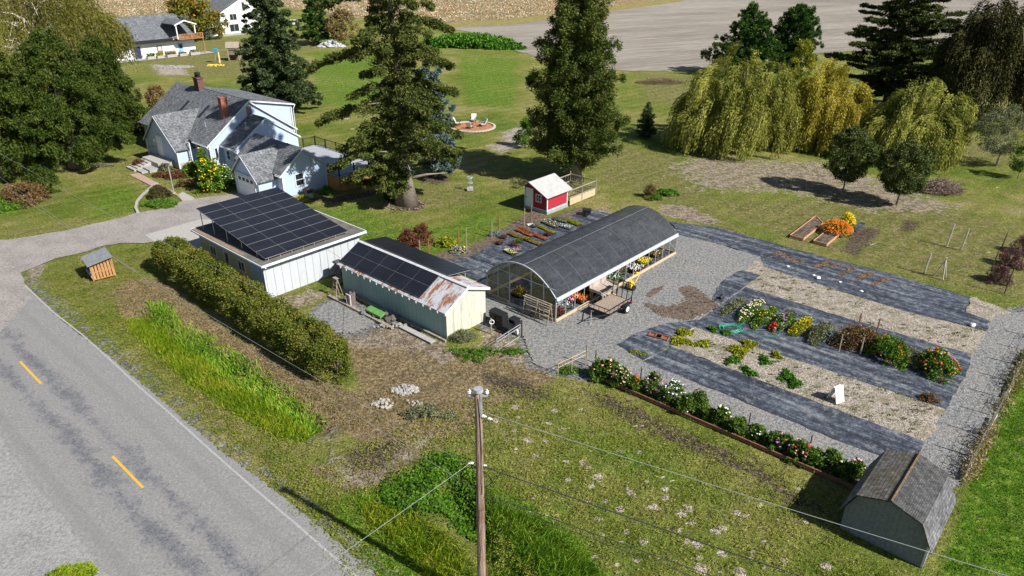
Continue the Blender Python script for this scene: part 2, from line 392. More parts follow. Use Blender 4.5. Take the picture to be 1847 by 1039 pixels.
c = m.mix(patch('m_gravel', n3, 0.36, 0.66, 1.3), c, m.ramp(n4, [(0.2, (0.13, 0.132, 0.13)), (0.5, (0.20, 0.20, 0.195)), (0.8, (0.30, 0.295, 0.285))]))
c = m.mix(patch('m_pale', n3, 0.45, 0.6, 1.3), c, (0.38, 0.33, 0.27))
c = m.mix(patch('m_soil', n3, 0.40, 0.62, 1.7), c, m.ramp(n4, [(0.3, (0.07, 0.052, 0.035)), (0.7, (0.15, 0.115, 0.08))]))
c = m.mix(patch('m_mole', m.math('ADD', m.math('MULTIPLY', n3, 0.5), m.math('MULTIPLY', n4, 0.5)), 0.30, 0.42, 0.7), c, m.ramp(n4, [(0.2, (0.33, 0.27, 0.20)), (0.7, (0.52, 0.45, 0.37))]))
tw = m.ramp(m.math('ADD', m.math('MULTIPLY', n4, 0.6), m.math('MULTIPLY', n5, 0.5)), [(0.20, 0.38), (0.52, 1.0), (0.85, 1.75)])
c = m.mix(1.0, c, tw, 'MULTIPLY')
mow = m.ramp(m.wave(0.16, m.vec(rot=math.radians(50)), dist=2.0), [(0.2, 0.93), (0.8, 1.06)])
c = m.mix(1.0, c, mow, 'MULTIPLY')
m.color(c); m.rough(0.9); m.b.inputs['Specular IOR Level'].default_value = 0.1
m.bump(m.math('ADD', n4, m.math('MULTIPLY', n5, 0.5)), 1.0, 0.13)
ground = put('ground', me, None, m.m); tag(ground, kind='structure')

def ragged(pts, amp=0.12, step=0.45, seed=1, closed=True):
    """break an outline up into a natural, uneven edge"""
    r = random.Random(seed); out = []; n = len(pts)
    for i in range(n):
        a = Vector(pts[i][:2]); b = Vector(pts[(i + 1) % n][:2]); L = (b - a).length; k = min(160, max(1, int(L / step)))
        nn = Vector((-(b - a).y, (b - a).x)).normalized() if L > 0 else Vector((0, 0))
        for j in range(k):
            q = 0 if j == 0 else r.gauss(0, 0.5) * amp
            p = a.lerp(b, j / k) + nn * q; out.append((p.x, p.y))
    return out
def sheet(name, pts, z, m, kind='structure', amp=0.12, step=0.45, seed=1, label=None, cat=None, thick=None, group=None):
    pts = ragged(pts, amp, step, seed) if amp else [tuple(p[:2]) for p in pts]
    mb = MB()
    if thick: mb.slab([(x, y, z) for x, y in pts], thick)
    else: mb.quad(*[(x, y, z) for x, y in pts])
    me = mb.mesh(name)
    # keep faces up
    if me.polygons[0].normal.z < 0: me.flip_normals()
    o = put(name, me, None, m)
    if kind == 'structure': tag(o, kind='structure')
    else: tag(o, label, cat, group)
    return o
# ---- asphalt road: bleached aggregate with dark tar bleeding along the middle
m = mat('asphalt'); RA = math.atan2((g(258, 880) - g(36, 652)).y, (g(258, 880) - g(36, 652)).x)
o0 = g(147, 766)
co = m.n.new('ShaderNodeTexCoord'); m.co = co
mp = m.n.new('ShaderNodeMapping'); mp.vector_type = 'TEXTURE'; m.l.new(co.outputs['Object'], mp.inputs[0])
mp.inputs['Location'].default_value = (o0.x, o0.y, 0); mp.inputs['Rotation'].default_value = (0, 0, RA)
sx = m.n.new('ShaderNodeSeparateXYZ'); m.l.new(mp.outputs[0], sx.inputs[0])
st = m.n.new('ShaderNodeVectorMath'); st.operation = 'MULTIPLY'; m.l.new(mp.outputs[0], st.inputs[0]); st.inputs[1].default_value = (0.45, 1.0, 1)
nl = m.noise(0.62, 6, 0.7, st.outputs[0]); ns = m.noise(13, 5, 0.95); nm = m.noise(2.6, 6, 0.85)
ac = m.math('ABSOLUTE', m.math('ADD', sx.outputs[1], 0.15)); band = m.math('SUBTRACT', 1.0, m.math('MULTIPLY', m.math('ABSOLUTE', m.math('SUBTRACT', ac, 0.70)), 0.80))
tar = m.math('ADD', m.math('MULTIPLY', band, 0.50), m.math('MULTIPLY', m.math('SUBTRACT', m.math('MULTIPLY', nl, 1.6), 0.3), 0.62)); tar = m.math('ADD', tar, m.math('MULTIPLY', m.math('SUBTRACT', nm, 0.5), 0.45))
c = m.ramp(ns, [(0.15, (0.158, 0.153, 0.147)), (0.5, (0.221, 0.214, 0.204)), (0.85, (0.288, 0.279, 0.265))])
c = m.mix(m.ramp(tar, [(0.62, 0.0), (0.78, 0.55), (0.92, 0.8)]), c, m.ramp(ns, [(0.2, (0.045, 0.048, 0.060)), (0.8, (0.15, 0.152, 0.17))]))
wt = m.math('SUBTRACT', 1.0, m.math('MULTIPLY', m.math('ABSOLUTE', m.math('SUBTRACT', ac, 2.35)), 2.2))
c = m.mix(m.ramp(m.math('ADD', wt, m.math('MULTIPLY', nl, 0.7)), [(0.7, 0.0), (1.2, 0.28)]), c, (0.15, 0.15, 0.15))
c = m.mix(m.ramp(nm, [(0.38, 0.22), (0.52, 0.0)]), c, (0.16, 0.155, 0.15))
m.color(c); m.rough(0.9); m.bump(ns, 0.5, 0.015); M_ASPH = m.m
sheet('road', road_poly, 0.0, M_ASPH, amp=0.09, step=0.13)
m = mat('shoulder_gravel'); n = m.noise(9, 6, 0.95); n2 = m.noise(0.5, 4, 0.6)
m.color(m.mix(m.ramp(n2, [(0.35, 0.0), (0.7, 0.35)]), m.ramp(n, [(0.2, (0.153, 0.154, 0.151)), (0.5, (0.230, 0.227, 0.219)), (0.8, (0.315, 0.306, 0.293))]), (0.40, 0.385, 0.35))); m.rough(0.95); m.bump(n, 0.8, 0.04); M_GRAV = m.m
# gravel verge along the road's far edge and the turnout on its near side
e = [(45, 500), (75, 538), (125, 585), (205, 645), (305, 732), (405, 817), (505, 890), (605, 974), (690, 1045), (800, 1150)]
e2 = [(u + 26 + max(0, (u - 100) * .03), v - 12) for u, v in reversed(e[1:])]
sheet('turnout', wp((-60, 730), (0, 785), (50, 860), (115, 935), (190, 1035), (260, 1150), (-400, 1150), (-400, 700)), 0.006, M_GRAV, amp=0.10, step=0.15, seed=5)
m = mat('road_paint_yellow'); n = m.noise(30, 4, 0.8); m.color(m.ramp(n, [(0.2, (0.34, 0.24, 0.10)), (0.42, (0.62, 0.34, 0.03)), (0.7, (0.72, 0.40, 0.03))])); m.rough(0.7); M_YEL = m.m
m = mat('road_paint_white'); n = m.noise(25, 5, 0.9); m.color(m.ramp(n, [(0.35, (0.24, 0.235, 0.225)), (0.7, (0.42, 0.415, 0.40))])); m.rough(0.8); M_WPAINT = m.m
dr = (g(258, 880) - g(36, 652)).normalized(); dn = Vector((-dr.y, dr.x, 0))
for i, (a, b) in enumerate((((36, 652), (74, 692)), ((203, 823), (258, 880)))):
    a, b = g(*a), g(*b); w = 0.06
    mb = MB().quad(a + dn * w, b + dn * w, b - dn * w, a - dn * w); mb.v = [(x, y, 0.006) for x, y, z in mb.v]
    me = mb.mesh('centre_line')
    if me.polygons[0].normal.z < 0: me.flip_normals()
    o = put('centre_line', me, None, M_YEL); tag(o, kind='structure')
el = [g(40, 510), g(95, 562), g(151, 606), g(200, 650), g(250, 697), g(300, 740), g(375, 808), g(457, 880), g(530, 942), g(600, 1003), g(655, 1050), g(760, 1150)]
mb = MB()
for a, b in zip(el[:-1], el[1:]):
    d = (b - a).normalized(); q = Vector((-d.y, d.x, 0)) * 0.05
    k = len(mb.v); mb.quad(*[(p.x, p.y, 0.005) for p in (a - q, b - q, b + q, a + q)])
o = put('edge_line', mb.mesh('edge_line'), None, M_WPAINT); tag(o, kind='structure')
# ---- driveway and slabs
m = mat('old_driveway'); n = m.noise(9, 5, 0.95); n2 = m.noise(0.55, 5, 0.65); n3 = m.noise(4, 4, 0.7)
c = m.ramp(n2, [(0.3, (0.211, 0.189, 0.170)), (0.55, (0.279, 0.249, 0.228)), (0.75, (0.315, 0.286, 0.264))])
c = m.mix(1.0, c, m.ramp(n, [(0.38, 0.78), (0.62, 1.18)]), 'MULTIPLY'); c = m.mix(m.ramp(m.voro(0.5, None, 'Distance', 'DISTANCE_TO_EDGE'), [(0.0, 0.3), (0.012, 0.0)]), c, (0.15, 0.14, 0.12))
m.color(c); m.rough(0.9); m.bump(n, 0.4, 0.012); M_DRIVE = m.m
sheet('driveway', wp((-250, 470), (-60, 438), (0, 432.7), (15, 432.7), (57, 426), (112, 417), (160, 406), (225, 391), (245, 384), (288, 377.6), (320, 365), (350, 359), (390, 354), (428, 348), (470, 352), (505, 360), (420, 420), (360, 432), (300, 447), (278, 436), (260, 439), (225, 437.7), (190, 442.7), (150, 455), (100, 466), (67, 480), (37, 492), (45, 515), (60, 535), (0, 600), (-250, 560)), 0.009, M_DRIVE, amp=0.1, step=0.35, seed=7)
m = mat('pale_concrete'); n = m.noise(6, 6, 0.8); n2 = m.noise(0.5, 3); m.color(m.mix(m.ramp(n2, [(0.4, 0.0), (0.7, 0.4)]), m.ramp(n, [(0.3, (0.306, 0.290, 0.260)), (0.7, (0.391, 0.374, 0.344))]), (0.37, 0.345, 0.3))); m.rough(0.9); m.bump(n, 0.3, 0.01); M_CONC = m.m
sheet('concrete_apron', wp((261.5, 424), (300, 413), (362, 396), (430, 396), (372, 476), (340, 466), (300, 447), (278, 436)), 0.018, M_CONC, amp=0.02, step=1.0)
# ---- gravel yard and paths
m = mat('yard_gravel'); n = m.noise(8, 6, 0.97); n2 = m.noise(0.45, 5, 0.65); n3 = m.noise(2.2, 5, 0.7)
c = m.ramp(n, [(0.2, (0.090, 0.095, 0.095)), (0.5, (0.184, 0.185, 0.178)), (0.8, (0.324, 0.315, 0.297))])
c = m.mix(m.ramp(m.math('ADD', m.math('MULTIPLY', n2, 0.6), m.math('MULTIPLY', n3, 0.4)), [(0.46, 0.0), (0.66, 0.6)]), c, (0.30, 0.265, 0.225))
m.color(c); m.rough(0.95); m.bump(n, 0.9, 0.05); M_YARD = m.m
sheet('gravel_yard', wp((850, 520), (880, 495), (905, 480), (1120, 395), (1230, 415), (1310, 445), (1372, 462), (1380, 482), (1350, 520), (1300, 548), (1262, 580), (1220, 600), (1150, 660), (1062, 655), (1000, 668), (962, 655), (948, 620), (940, 598), (880, 580)), 0.006, M_YARD, amp=0.16, step=0.14, seed=11)
sheet('gravel_path', wp((1052, 655), (1130, 640), (1200, 640), (1400, 745), (1600, 815), (1660, 805), (1705, 738), (1750, 640), (1795, 568), (1860, 562), (1900, 580), (1835, 640), (1790, 745), (1745, 840), (1690, 930), (1560, 880), (1400, 800), (1250, 735), (1100, 680)), 0.010, M_YARD, amp=0.1, step=0.15, seed=12)
sheet('gravel_pad', wp((560, 575), (575, 555), (605, 540), (640, 552), (682, 572), (664, 590), (640, 600), (610, 600)), 0.004, M_YARD, amp=0.16, step=0.12, seed=13)
# ---- bare beds
m = mat('sandy_bed'); n = m.noise(9, 6, 0.9); n2 = m.noise(1.1, 6, 0.75); n3 = m.noise(40, 3, 0.8)
c = m.ramp(n, [(0.25, (0.17, 0.14, 0.105)), (0.5, (0.335, 0.285, 0.23)), (0.78, (0.50, 0.44, 0.37))])
c = m.mix(m.ramp(m.math('ADD', m.math('MULTIPLY', n2, .6), m.math('MULTIPLY', n, .4)), [(0.54, 0.0), (0.62, 0.75)]), c, m.ramp(n3, [(.3, (0.12, 0.11, 0.05)), (.7, (0.22, 0.20, 0.11))]))
m.color(c); m.rough(0.95); m.bump(n, 1.0, 0.06); M_SAND = m.m
m = mat('garden_soil'); n = m.noise(6, 6, 0.95); n2 = m.noise(0.9, 4)
m.color(m.mix(m.ramp(n2, [(.4, 0.), (.7, .5)]), m.ramp(n, [(0.30, (0.045, 0.032, 0.022)), (0.70, (0.17, 0.125, 0.09))]), (0.17, 0.135, 0.10))); m.rough(0.95); m.bump(n, 1.0, 0.06); M_SOIL = m.m
sheet('upper_bed', wp((1362, 470), (1430, 496), (1640, 562), (1740, 588), (1782, 596), (1752, 645), (1600, 600), (1345, 522), (1320, 512)), 0.014, M_SAND, amp=0.12, step=0.3, seed=21)
sheet('lower_bed', wp((1205, 622), (1240, 588), (1280, 592), (1460, 655), (1708, 735), (1672, 798), (1530, 750), (1400, 700)), 0.014, M_SAND, amp=0.12, step=0.3, seed=22)
sheet('corner_soil', wp((1750, 535), (1800, 552), (1830, 566), (1790, 600), (1742, 560)), 0.008, M_SAND, amp=0.2, step=0.3, seed=23)
sheet('planting_strip', wp((768, 462), (840, 448), (930, 400), (960, 380), (990, 392), (1050, 372), (1070, 378), (1010, 398), (948, 412), (850, 462), (790, 476), (772, 472)), 0.008, M_SOIL, amp=0.12, step=0.4, seed=24)
sheet('flower_strip', wp((1060, 668), (1075, 655), (1250, 725), (1400, 790), (1570, 862), (1556, 885), (1400, 818), (1250, 752), (1100, 690)), 0.012, M_SOIL, amp=0.1, step=0.4, seed=25)
sheet('spilled_soil', wp((1158, 546), (1180, 549), (1205, 553), (1225, 548), (1236, 536), (1222, 522), (1242, 514), (1262, 524), (1280, 538), (1297, 552), (1272, 567), (1240, 578), (1205, 574), (1178, 563)), 0.012, M_SOIL, amp=0.2, step=0.09, seed=26)
sheet('spilled_soil', wp((1163, 533), (1180, 520), (1198, 515), (1190, 526), (1172, 537)), 0.012, M_SOIL, amp=0.1, step=0.08, seed=27)
# ---- woven weed cloth laid over the beds
m = mat('weed_cloth'); va = m.vec((1, 1, 1), math.radians(42 - 0)); v2 = m.vec((0.14, 1.6, 1), math.radians(42))
n = m.noise(1.0, 5, 0.75, v2); n2 = m.noise(0.5, 5, 0.7); n3 = m.noise(26, 3, 0.8); n4 = m.noise(2.5, 5, 0.8)
k = m.math('ADD', m.math('MULTIPLY', n, 0.55), m.math('MULTIPLY', n4, 0.45))
c = m.ramp(k, [(0.28, (0.020, 0.024, 0.032)), (0.46, (0.042, 0.049, 0.064)), (0.58, (0.092, 0.104, 0.126)), (0.76, (0.21, 0.215, 0.22))])
c = m.mix(m.ramp(m.math('ADD', m.math('MULTIPLY', n2, 0.6), m.math('MULTIPLY', n4, 0.4)), [(0.57, 0.0), (0.68, 0.55)]), c, (0.24, 0.225, 0.195))
c = m.mix(1.0, c, m.ramp(n3, [(0.3, 0.8), (0.7, 1.15)]), 'MULTIPLY')
m.color(c); m.rough(0.62); m.b.inputs['Specular IOR Level'].default_value = 0.35
m.bump(m.math('ADD', m.noise(1.3, 4, 0.6, v2), m.math('MULTIPLY', m.noise(3.0, 4, 0.6, None, 1.5), 0.35)), 0.9, 0.16); M_CLOTH = m.m
def cloth(pts, z, seed, label):
    sheet('weed_cloth', wp(*pts), z, M_CLOTH, 'thing', 0.07, 0.5, seed, label, 'ground cloth', None, 'weed cloths pegged over the garden beds')
cloth([(782, 474), (850, 462), (948, 412), (1010, 396), (1060, 378), (1100, 386), (1125, 398), (1010, 450), (905, 492), (860, 505), (830, 492)], 0.020, 31, 'dusty black weed cloth under the seedling trays left of the hoop house')
cloth([(1208, 400), (1300, 412), (1400, 440), (1430, 449), (1600, 492), (1752, 537), (1740, 562), (1786, 580), (1779, 598), (1740, 588), (1640, 564), (1430, 499), (1378, 481), (1372, 463), (1312, 444), (1226, 424)], 0.022, 32, 'longest black weed cloth running along the lawn edge to the right')
cloth([(1345, 518), (1600, 596), (1752, 640), (1750, 660), (1706, 738), (1690, 733), (1460, 657), (1250, 590), (1262, 577), (1300, 552)], 0.024, 33, 'wide dark weed cloth under the cut flower rows')
cloth([(1112, 622), (1150, 600), (1195, 585), (1262, 577), (1250, 590), (1212, 624), (1160, 650)], 0.026, 34, 'small ragged weed cloth patch where two brown seed trays lie')
cloth([(1160, 652), (1212, 625), (1400, 697), (1530, 747), (1668, 797), (1658, 818), (1600, 827), (1521, 799), (1400, 750)], 0.020, 35, 'dusty blue grey weed cloth strip nearest the dahlia row')
cloth([(1312, 500), (1338, 488), (1372, 497), (1300, 548), (1285, 541), (1292, 520)], 0.028, 36, 'short pale weed cloth piece beside the spilled soil')
# brick walk, mulch ring, slabs by the house
m = mat('brick_paving'); t = m.n.new('ShaderNodeTexBrick'); m.l.new(m.vec((1, 1, 1), math.radians(42)), t.inputs[0]); t.inputs['Scale'].default_value = 4
t.inputs['Color1'].default_value = (0.36, 0.22, 0.17, 1); t.inputs['Color2'].default_value = (0.42, 0.29, 0.23, 1); t.inputs['Mortar'].default_value = (0.3, 0.25, 0.2, 1)
m.color(t.outputs[0]); m.rough(0.85); M_PAVE = m.m
sheet('brick_walk', wp((233, 315), (250, 312), (286, 331), (310, 343), (330, 356), (347, 360), (330, 364), (318, 352), (276, 337)), 0.012, M_PAVE, amp=0.02, step=1)
m = mat('orange_mulch'); n = m.noise(9, 6, 0.9); m.color(m.ramp(n, [(0.3, (0.25, 0.10, 0.04)), (0.7, (0.50, 0.24, 0.11))])); m.rough(0.95); m.bump(n, 1, .05); M_MULCH = m.m
# fields beyond the lawns
m = mat('ploughed_field'); n = m.noise(0.03, 6, 0.7, m.vec((0.5, 2, 1), math.radians(-20))); n2 = m.noise(0.35, 6, 0.9, m.vec((0.3, 2, 1), math.radians(-24)))
w = m.noise(0.6, 4, 0.8, m.vec((0.02, 0.8, 1), math.radians(-24)))
c = m.ramp(n, [(0.38, (0.215, 0.185, 0.15)), (0.5, (0.27, 0.235, 0.19)), (0.62, (0.32, 0.28, 0.235))])
c = m.mix(1.0, c, m.ramp(m.math('ADD', m.math('MULTIPLY', w, 0.45), m.math('MULTIPLY', n2, 0.6)), [(0.2, 0.84), (0.85, 1.08)]), 'MULTIPLY')
m.color(c); m.rough(1.0); m.bump(m.math('ADD', w, n2), 1.0, 0.35); M_PLOUGH = m.m
def sheetw(name, pts, z, m, **k): return sheet(name, pts, z, m, **k)
sheetw('ploughed_field', wp((782, 46), (850, 47), (920, 43), (1230, 2), (1360, -35)) + [(300, 470), (700, 520), (700, 200)] + wp((2200, 60), (1847, 78), (1560, 92), (1480, 96), (1400, 110), (1240, 127), (1140, 128), (1000, 112), (935, 93), (895, 72), (850, 58)), 0.0, M_PLOUGH, amp=1.0, step=3.0, seed=41)
m = mat('dry_flower_field'); n = m.noise(0.5, 6, 0.85, m.vec((1, 2.2, 1), math.radians(-12))); n2 = m.noise(0.05, 4, 0.6); n3 = m.noise(0.25, 4, .7)
c = m.ramp(n, [(0.25, (0.13, 0.11, 0.04)), (0.46, (0.24, 0.17, 0.08)), (0.62, (0.33, 0.26, 0.14)), (0.8, (0.46, 0.40, 0.28))])
c = m.mix(m.ramp(n2, [(0.45, 0.0), (0.6, 0.5)]), c, (0.30, 0.18, 0.07)); c = m.mix(m.ramp(n3, [(0.5, 0.0), (0.65, 0.5)]), c, (0.12, 0.13, 0.05))
m.color(c); m.rough(1.0); m.bump(n, 1.0, 0.5); M_FIELD = m.m
sheetw('flower_field', wp((-300, 45), (180, 25), (225, 33), (330, 23), (380, 8), (500, 12), (610, 30), (782, 44), (920, 41), (1230, 0), (1360, -37)) + [(280, 700), (-600, 700), (-900, 300)], 0.0, M_FIELD, amp=1.0, step=3.0, seed=42)
sheetw('field_margin', wp((800, 50), (925, 44), (1235, 2), (1225, -3), (920, 35), (800, 42)), 0.02, plain('margin_grass', (0.24, 0.20, 0.06), 0.95, 0.4, 0.6), amp=0.6, step=2.0, seed=43)
# ================================================================== TREES AND PLANTS
M_BARK = plain('bark', (0.13, 0.095, 0.065), 0.95, 0.45, 6)
M_BARKG = plain('grey_bark', (0.24, 0.20, 0.16), 0.95, 0.4, 5)
M_BIRCH = plain('pale_bark', (0.50, 0.44, 0.36), 0.85, 0.4, 4)
L_CEDAR = leafy('cedar_leaves', [(0.011, 0.024, 0.005), (0.039, 0.067, 0.011), (0.080, 0.115, 0.018), (0.129, 0.139, 0.028)], 0.5)
L_FIR = leafy('fir_needles', [(0.009, 0.018, 0.007), (0.032, 0.055, 0.020), (0.075, 0.105, 0.037), (0.137, 0.163, 0.062)], 0.8, 0.1)
L_SPRUCE = leafy('spruce_needles', [(0.016, 0.024, 0.006), (0.052, 0.073, 0.017), (0.109, 0.130, 0.029), (0.175, 0.161, 0.046)], 0.45, 0.12)
L_BLUE = leafy('blue_needles', [(0.030, 0.050, 0.045), (0.103, 0.158, 0.143), (0.196, 0.269, 0.241)], 0.7, 0.1)
L_CYP = leafy('cypress_leaves', [(0.016, 0.026, 0.005), (0.051, 0.080, 0.014), (0.099, 0.136, 0.026), (0.182, 0.154, 0.048)], 0.35, 0.12)
L_GCON = leafy('green_conifer', [(0.013, 0.035, 0.005), (0.042, 0.095, 0.016), (0.084, 0.158, 0.025)], 0.5, 0.15)
L_WIL = leafy('willow_leaves', [(0.060, 0.077, 0.010), (0.185, 0.210, 0.034), (0.328, 0.326, 0.067), (0.458, 0.431, 0.107)], 0.35, 0.3)
L_WILG = leafy('golden_willow_leaves', [(0.076, 0.078, 0.011), (0.257, 0.229, 0.026), (0.436, 0.353, 0.050), (0.510, 0.456, 0.086)], 0.35, 0.3)
L_POP = leafy('birch_leaves', [(0.076, 0.108, 0.014), (0.220, 0.254, 0.030), (0.439, 0.355, 0.030)], 0.5, 0.3)
L_WBIR = leafy('weeping_birch_leaves', [(0.033, 0.038, 0.008), (0.097, 0.100, 0.019), (0.175, 0.166, 0.032), (0.279, 0.244, 0.063)], 0.3, 0.25)
L_LEB = leafy('cedar_needles', [(0.014, 0.022, 0.006), (0.051, 0.071, 0.016), (0.127, 0.150, 0.037)], 0.4, 0.08)
L_WEEP = leafy('weeping_conifer_needles', [(0.007, 0.009, 0.003), (0.026, 0.030, 0.007), (0.067, 0.066, 0.019), (0.134, 0.106, 0.033)], 0.4, 0.05)
L_YT = leafy('young_tree_leaves', [(0.014, 0.022, 0.003), (0.054, 0.082, 0.017), (0.114, 0.148, 0.042), (0.169, 0.148, 0.069)], 0.9, 0.2)
L_HEDGE = leafy('hedge_leaves', [(0.020, 0.033, 0.005), (0.077, 0.108, 0.014), (0.158, 0.177, 0.027), (0.276, 0.192, 0.048)], 0.55, 0.2)
L_BUSH = leafy('bush_leaves', [(0.024, 0.055, 0.009), (0.089, 0.178, 0.021), (0.178, 0.308, 0.041)], 1.5, 0.25)
L_BRAM = leafy('bramble_leaves', [(0.023, 0.070, 0.008), (0.070, 0.188, 0.019), (0.156, 0.312, 0.043)], 0.4, 0.2)
L_RED = leafy('red_leaves', [(0.047, 0.016, 0.012), (0.150, 0.054, 0.033), (0.250, 0.132, 0.066)], 1.6, 0.2)
L_PURP = leafy('purple_twigs', [(0.047, 0.020, 0.022), (0.150, 0.074, 0.073), (0.262, 0.168, 0.132)], 1.2, 0.15)
L_BROWN = leafy('brown_leaves', [(0.051, 0.032, 0.015), (0.162, 0.096, 0.040), (0.312, 0.204, 0.092)], 1.0, 0.2)
L_TAN = leafy('tan_leaves', [(0.069, 0.054, 0.018), (0.206, 0.154, 0.061), (0.366, 0.242, 0.109)], 0.6, 0.25)
L_ORG = leafy('turning_leaves', [(0.056, 0.076, 0.012), (0.175, 0.180, 0.026), (0.412, 0.204, 0.040)], 0.35, 0.25)
L_GREYG = leafy('grey_green_leaves', [(0.056, 0.067, 0.030), (0.178, 0.200, 0.100), (0.297, 0.282, 0.160)], 1.0, 0.2)
L_SILV = leafy('silver_leaves', [(0.10, 0.13, 0.12), (0.22, 0.27, 0.26), (0.34, 0.38, 0.36)], 1.0, 0.2)
L_YELG = leafy('yellow_green_leaves', [(0.12, 0.17, 0.015), (0.26, 0.29, 0.025), (0.48, 0.42, 0.03)], 1.2, 0.25)
L_GRASS = leafy('grass_blades', [(0.095, 0.167, 0.009), (0.190, 0.299, 0.014), (0.323, 0.405, 0.027), (0.475, 0.422, 0.063)], 0.5, 0.35)
L_DGRASS = leafy('deep_grass_blades', [(0.049, 0.112, 0.010), (0.130, 0.275, 0.019), (0.260, 0.413, 0.034), (0.416, 0.425, 0.083)], 0.5, 0.3)
L_DRYG = leafy('dry_stalks', [(0.11, 0.15, 0.025), (0.17, 0.16, 0.05), (0.34, 0.235, 0.12), (0.50, 0.37, 0.21)], 0.7, 0.2)
L_HERB = leafy('clover_leaves', [(0.021, 0.056, 0.007), (0.071, 0.162, 0.014), (0.143, 0.270, 0.024)], 1.2, 0.25)

def trunk_mb(H, r, base_flare=1.6, lean=(0, 0), nb=0, br=0.0, z0=0.0, seed=1, n=8, top=0.12):
    rg = random.Random(seed); mb = MB()
    pts = []; rs = []
    for i in range(9):
        t = i / 8; pts.append((lean[0] * t + 0.02 * H * math.sin(t * 5 + seed) * t, lean[1] * t + 0.015 * H * math.sin(t * 4 + seed * 2) * t, -0.15 + H * t))
        rs.append(r * ((1 - t) * (1 - top) + top) * (1 + (base_flare - 1) * math.exp(-t * 16)))
    mb.path(pts, rs, n)
    for k in range(nb):
        t = z0 + (1 - z0) * (k + rg.random()) / nb * 0.92; a = k * 2.4 + rg.random(); L = br * (1.1 - t) * rg.uniform(0.6, 1.0)
        p = Vector((lean[0] * t, lean[1] * t, H * t)); d = Vector((math.cos(a), math.sin(a), rg.uniform(0.15, 0.75)))
        q = p + d * L * 0.5; e = p + d * L + Vector((0, 0, -0.08 * L))
        mb.path([p, q, e], [r * 0.38 * (1.15 - t), r * 0.22 * (1.15 - t), 0.015], 5)
    return mb
def tree(name, label, cat, p, crown, cm, trunk=None, tm=None, rot=0.0, group=None):
    o = thing(name, label, cat, p, rot, group)
    put('crown', crown, o, cm)
    if trunk is not None: part('trunk', trunk, tm or M_BARK, o, smooth=True)
    return o
def conifer_crown(seed, H, R, z0, nb, n, prof, droop=0.25, up=0.15, spread=0.30, leaf=(0.32, 0.10), jit=0.5, layer=0.0, gaps=0.35, lenvar=0.4):
    """boughs in a spiral round the stem, each a flat spray of needles"""
    r = np.random.default_rng(seed)
    t = (np.arange(nb) + r.random(nb)) / nb
    if layer: t = (np.floor(t * layer) + 0.25 * r.random(nb)) / layer
    a = np.arange(nb) * 2.39996 + r.random(nb) * 0.9
    Lb = R * prof(t) * (1 - lenvar + lenvar * 1.5 * r.random(nb)); zb = z0 + (H - z0) * t
    w = np.maximum(Lb, 0.25) ** 1.35; k = r.choice(nb, n, p=w / w.sum())
    s = np.clip(r.random(n) ** 0.62, 0.06, 1.0)
    L = Lb[k]; ca, sa = np.cos(a[k]), np.sin(a[k])
    wid = (0.12 + spread * L * (1.15 - s)); knots = np.sin(s * (9 + (k % 5)) + k) * 0.5 + 0.5
    lat = (r.random(n) * 2 - 1); lat = lat * wid * (1 - gaps + gaps * knots)
    dz = up * L * s - droop * L * s ** 2 - np.abs(lat) * 0.25 - r.random(n) * 0.35 * (0.3 + 0.5 * wid)
    P = np.stack([ca * L * s - sa * lat, sa * L * s + ca * lat, zb[k] + dz], 1) + r.normal(size=(n, 3)) * 0.07
    sg = np.sign(lat); D = np.stack([ca - sa * sg * 0.9, sa + ca * sg * 0.9, np.full(n, -0.35)], 1) + r.normal(size=(n, 3)) * jit
    tip = r.random(n) < 0.03
    me = cards('crown', r, P, D, leaf[0] * (0.6 + 0.8 * r.random(n)), leaf[1] * (0.7 + 0.6 * r.random(n)))
    return me
def clump_crown(seed, nc, per, z0, z1, R, prof, cr=(0.5, 0.9), leaf=(0.2, 0.11), bias=(0, 0, 0), squash=0.85, inner=0.3, lump=0.22, along=0.6, jit=0.7, sx=1.0):
    r = np.random.default_rng(seed)
    cen, a, t = crown_centres(r, nc, z0, z1, R, prof, inner, lump)
    cen[:, 0] *= sx
    rad = cr[0] + (cr[1] - cr[0]) * r.random(nc)
    P, d = clump_pts(r, cen, rad, per, squash); n = len(P)
    D = d * along + np.array(bias) + r.normal(size=(n, 3)) * jit
    return cards('crown', r, P, D, leaf[0] * (0.6 + 0.8 * r.random(n)), leaf[1] * (0.7 + 0.6 * r.random(n)))
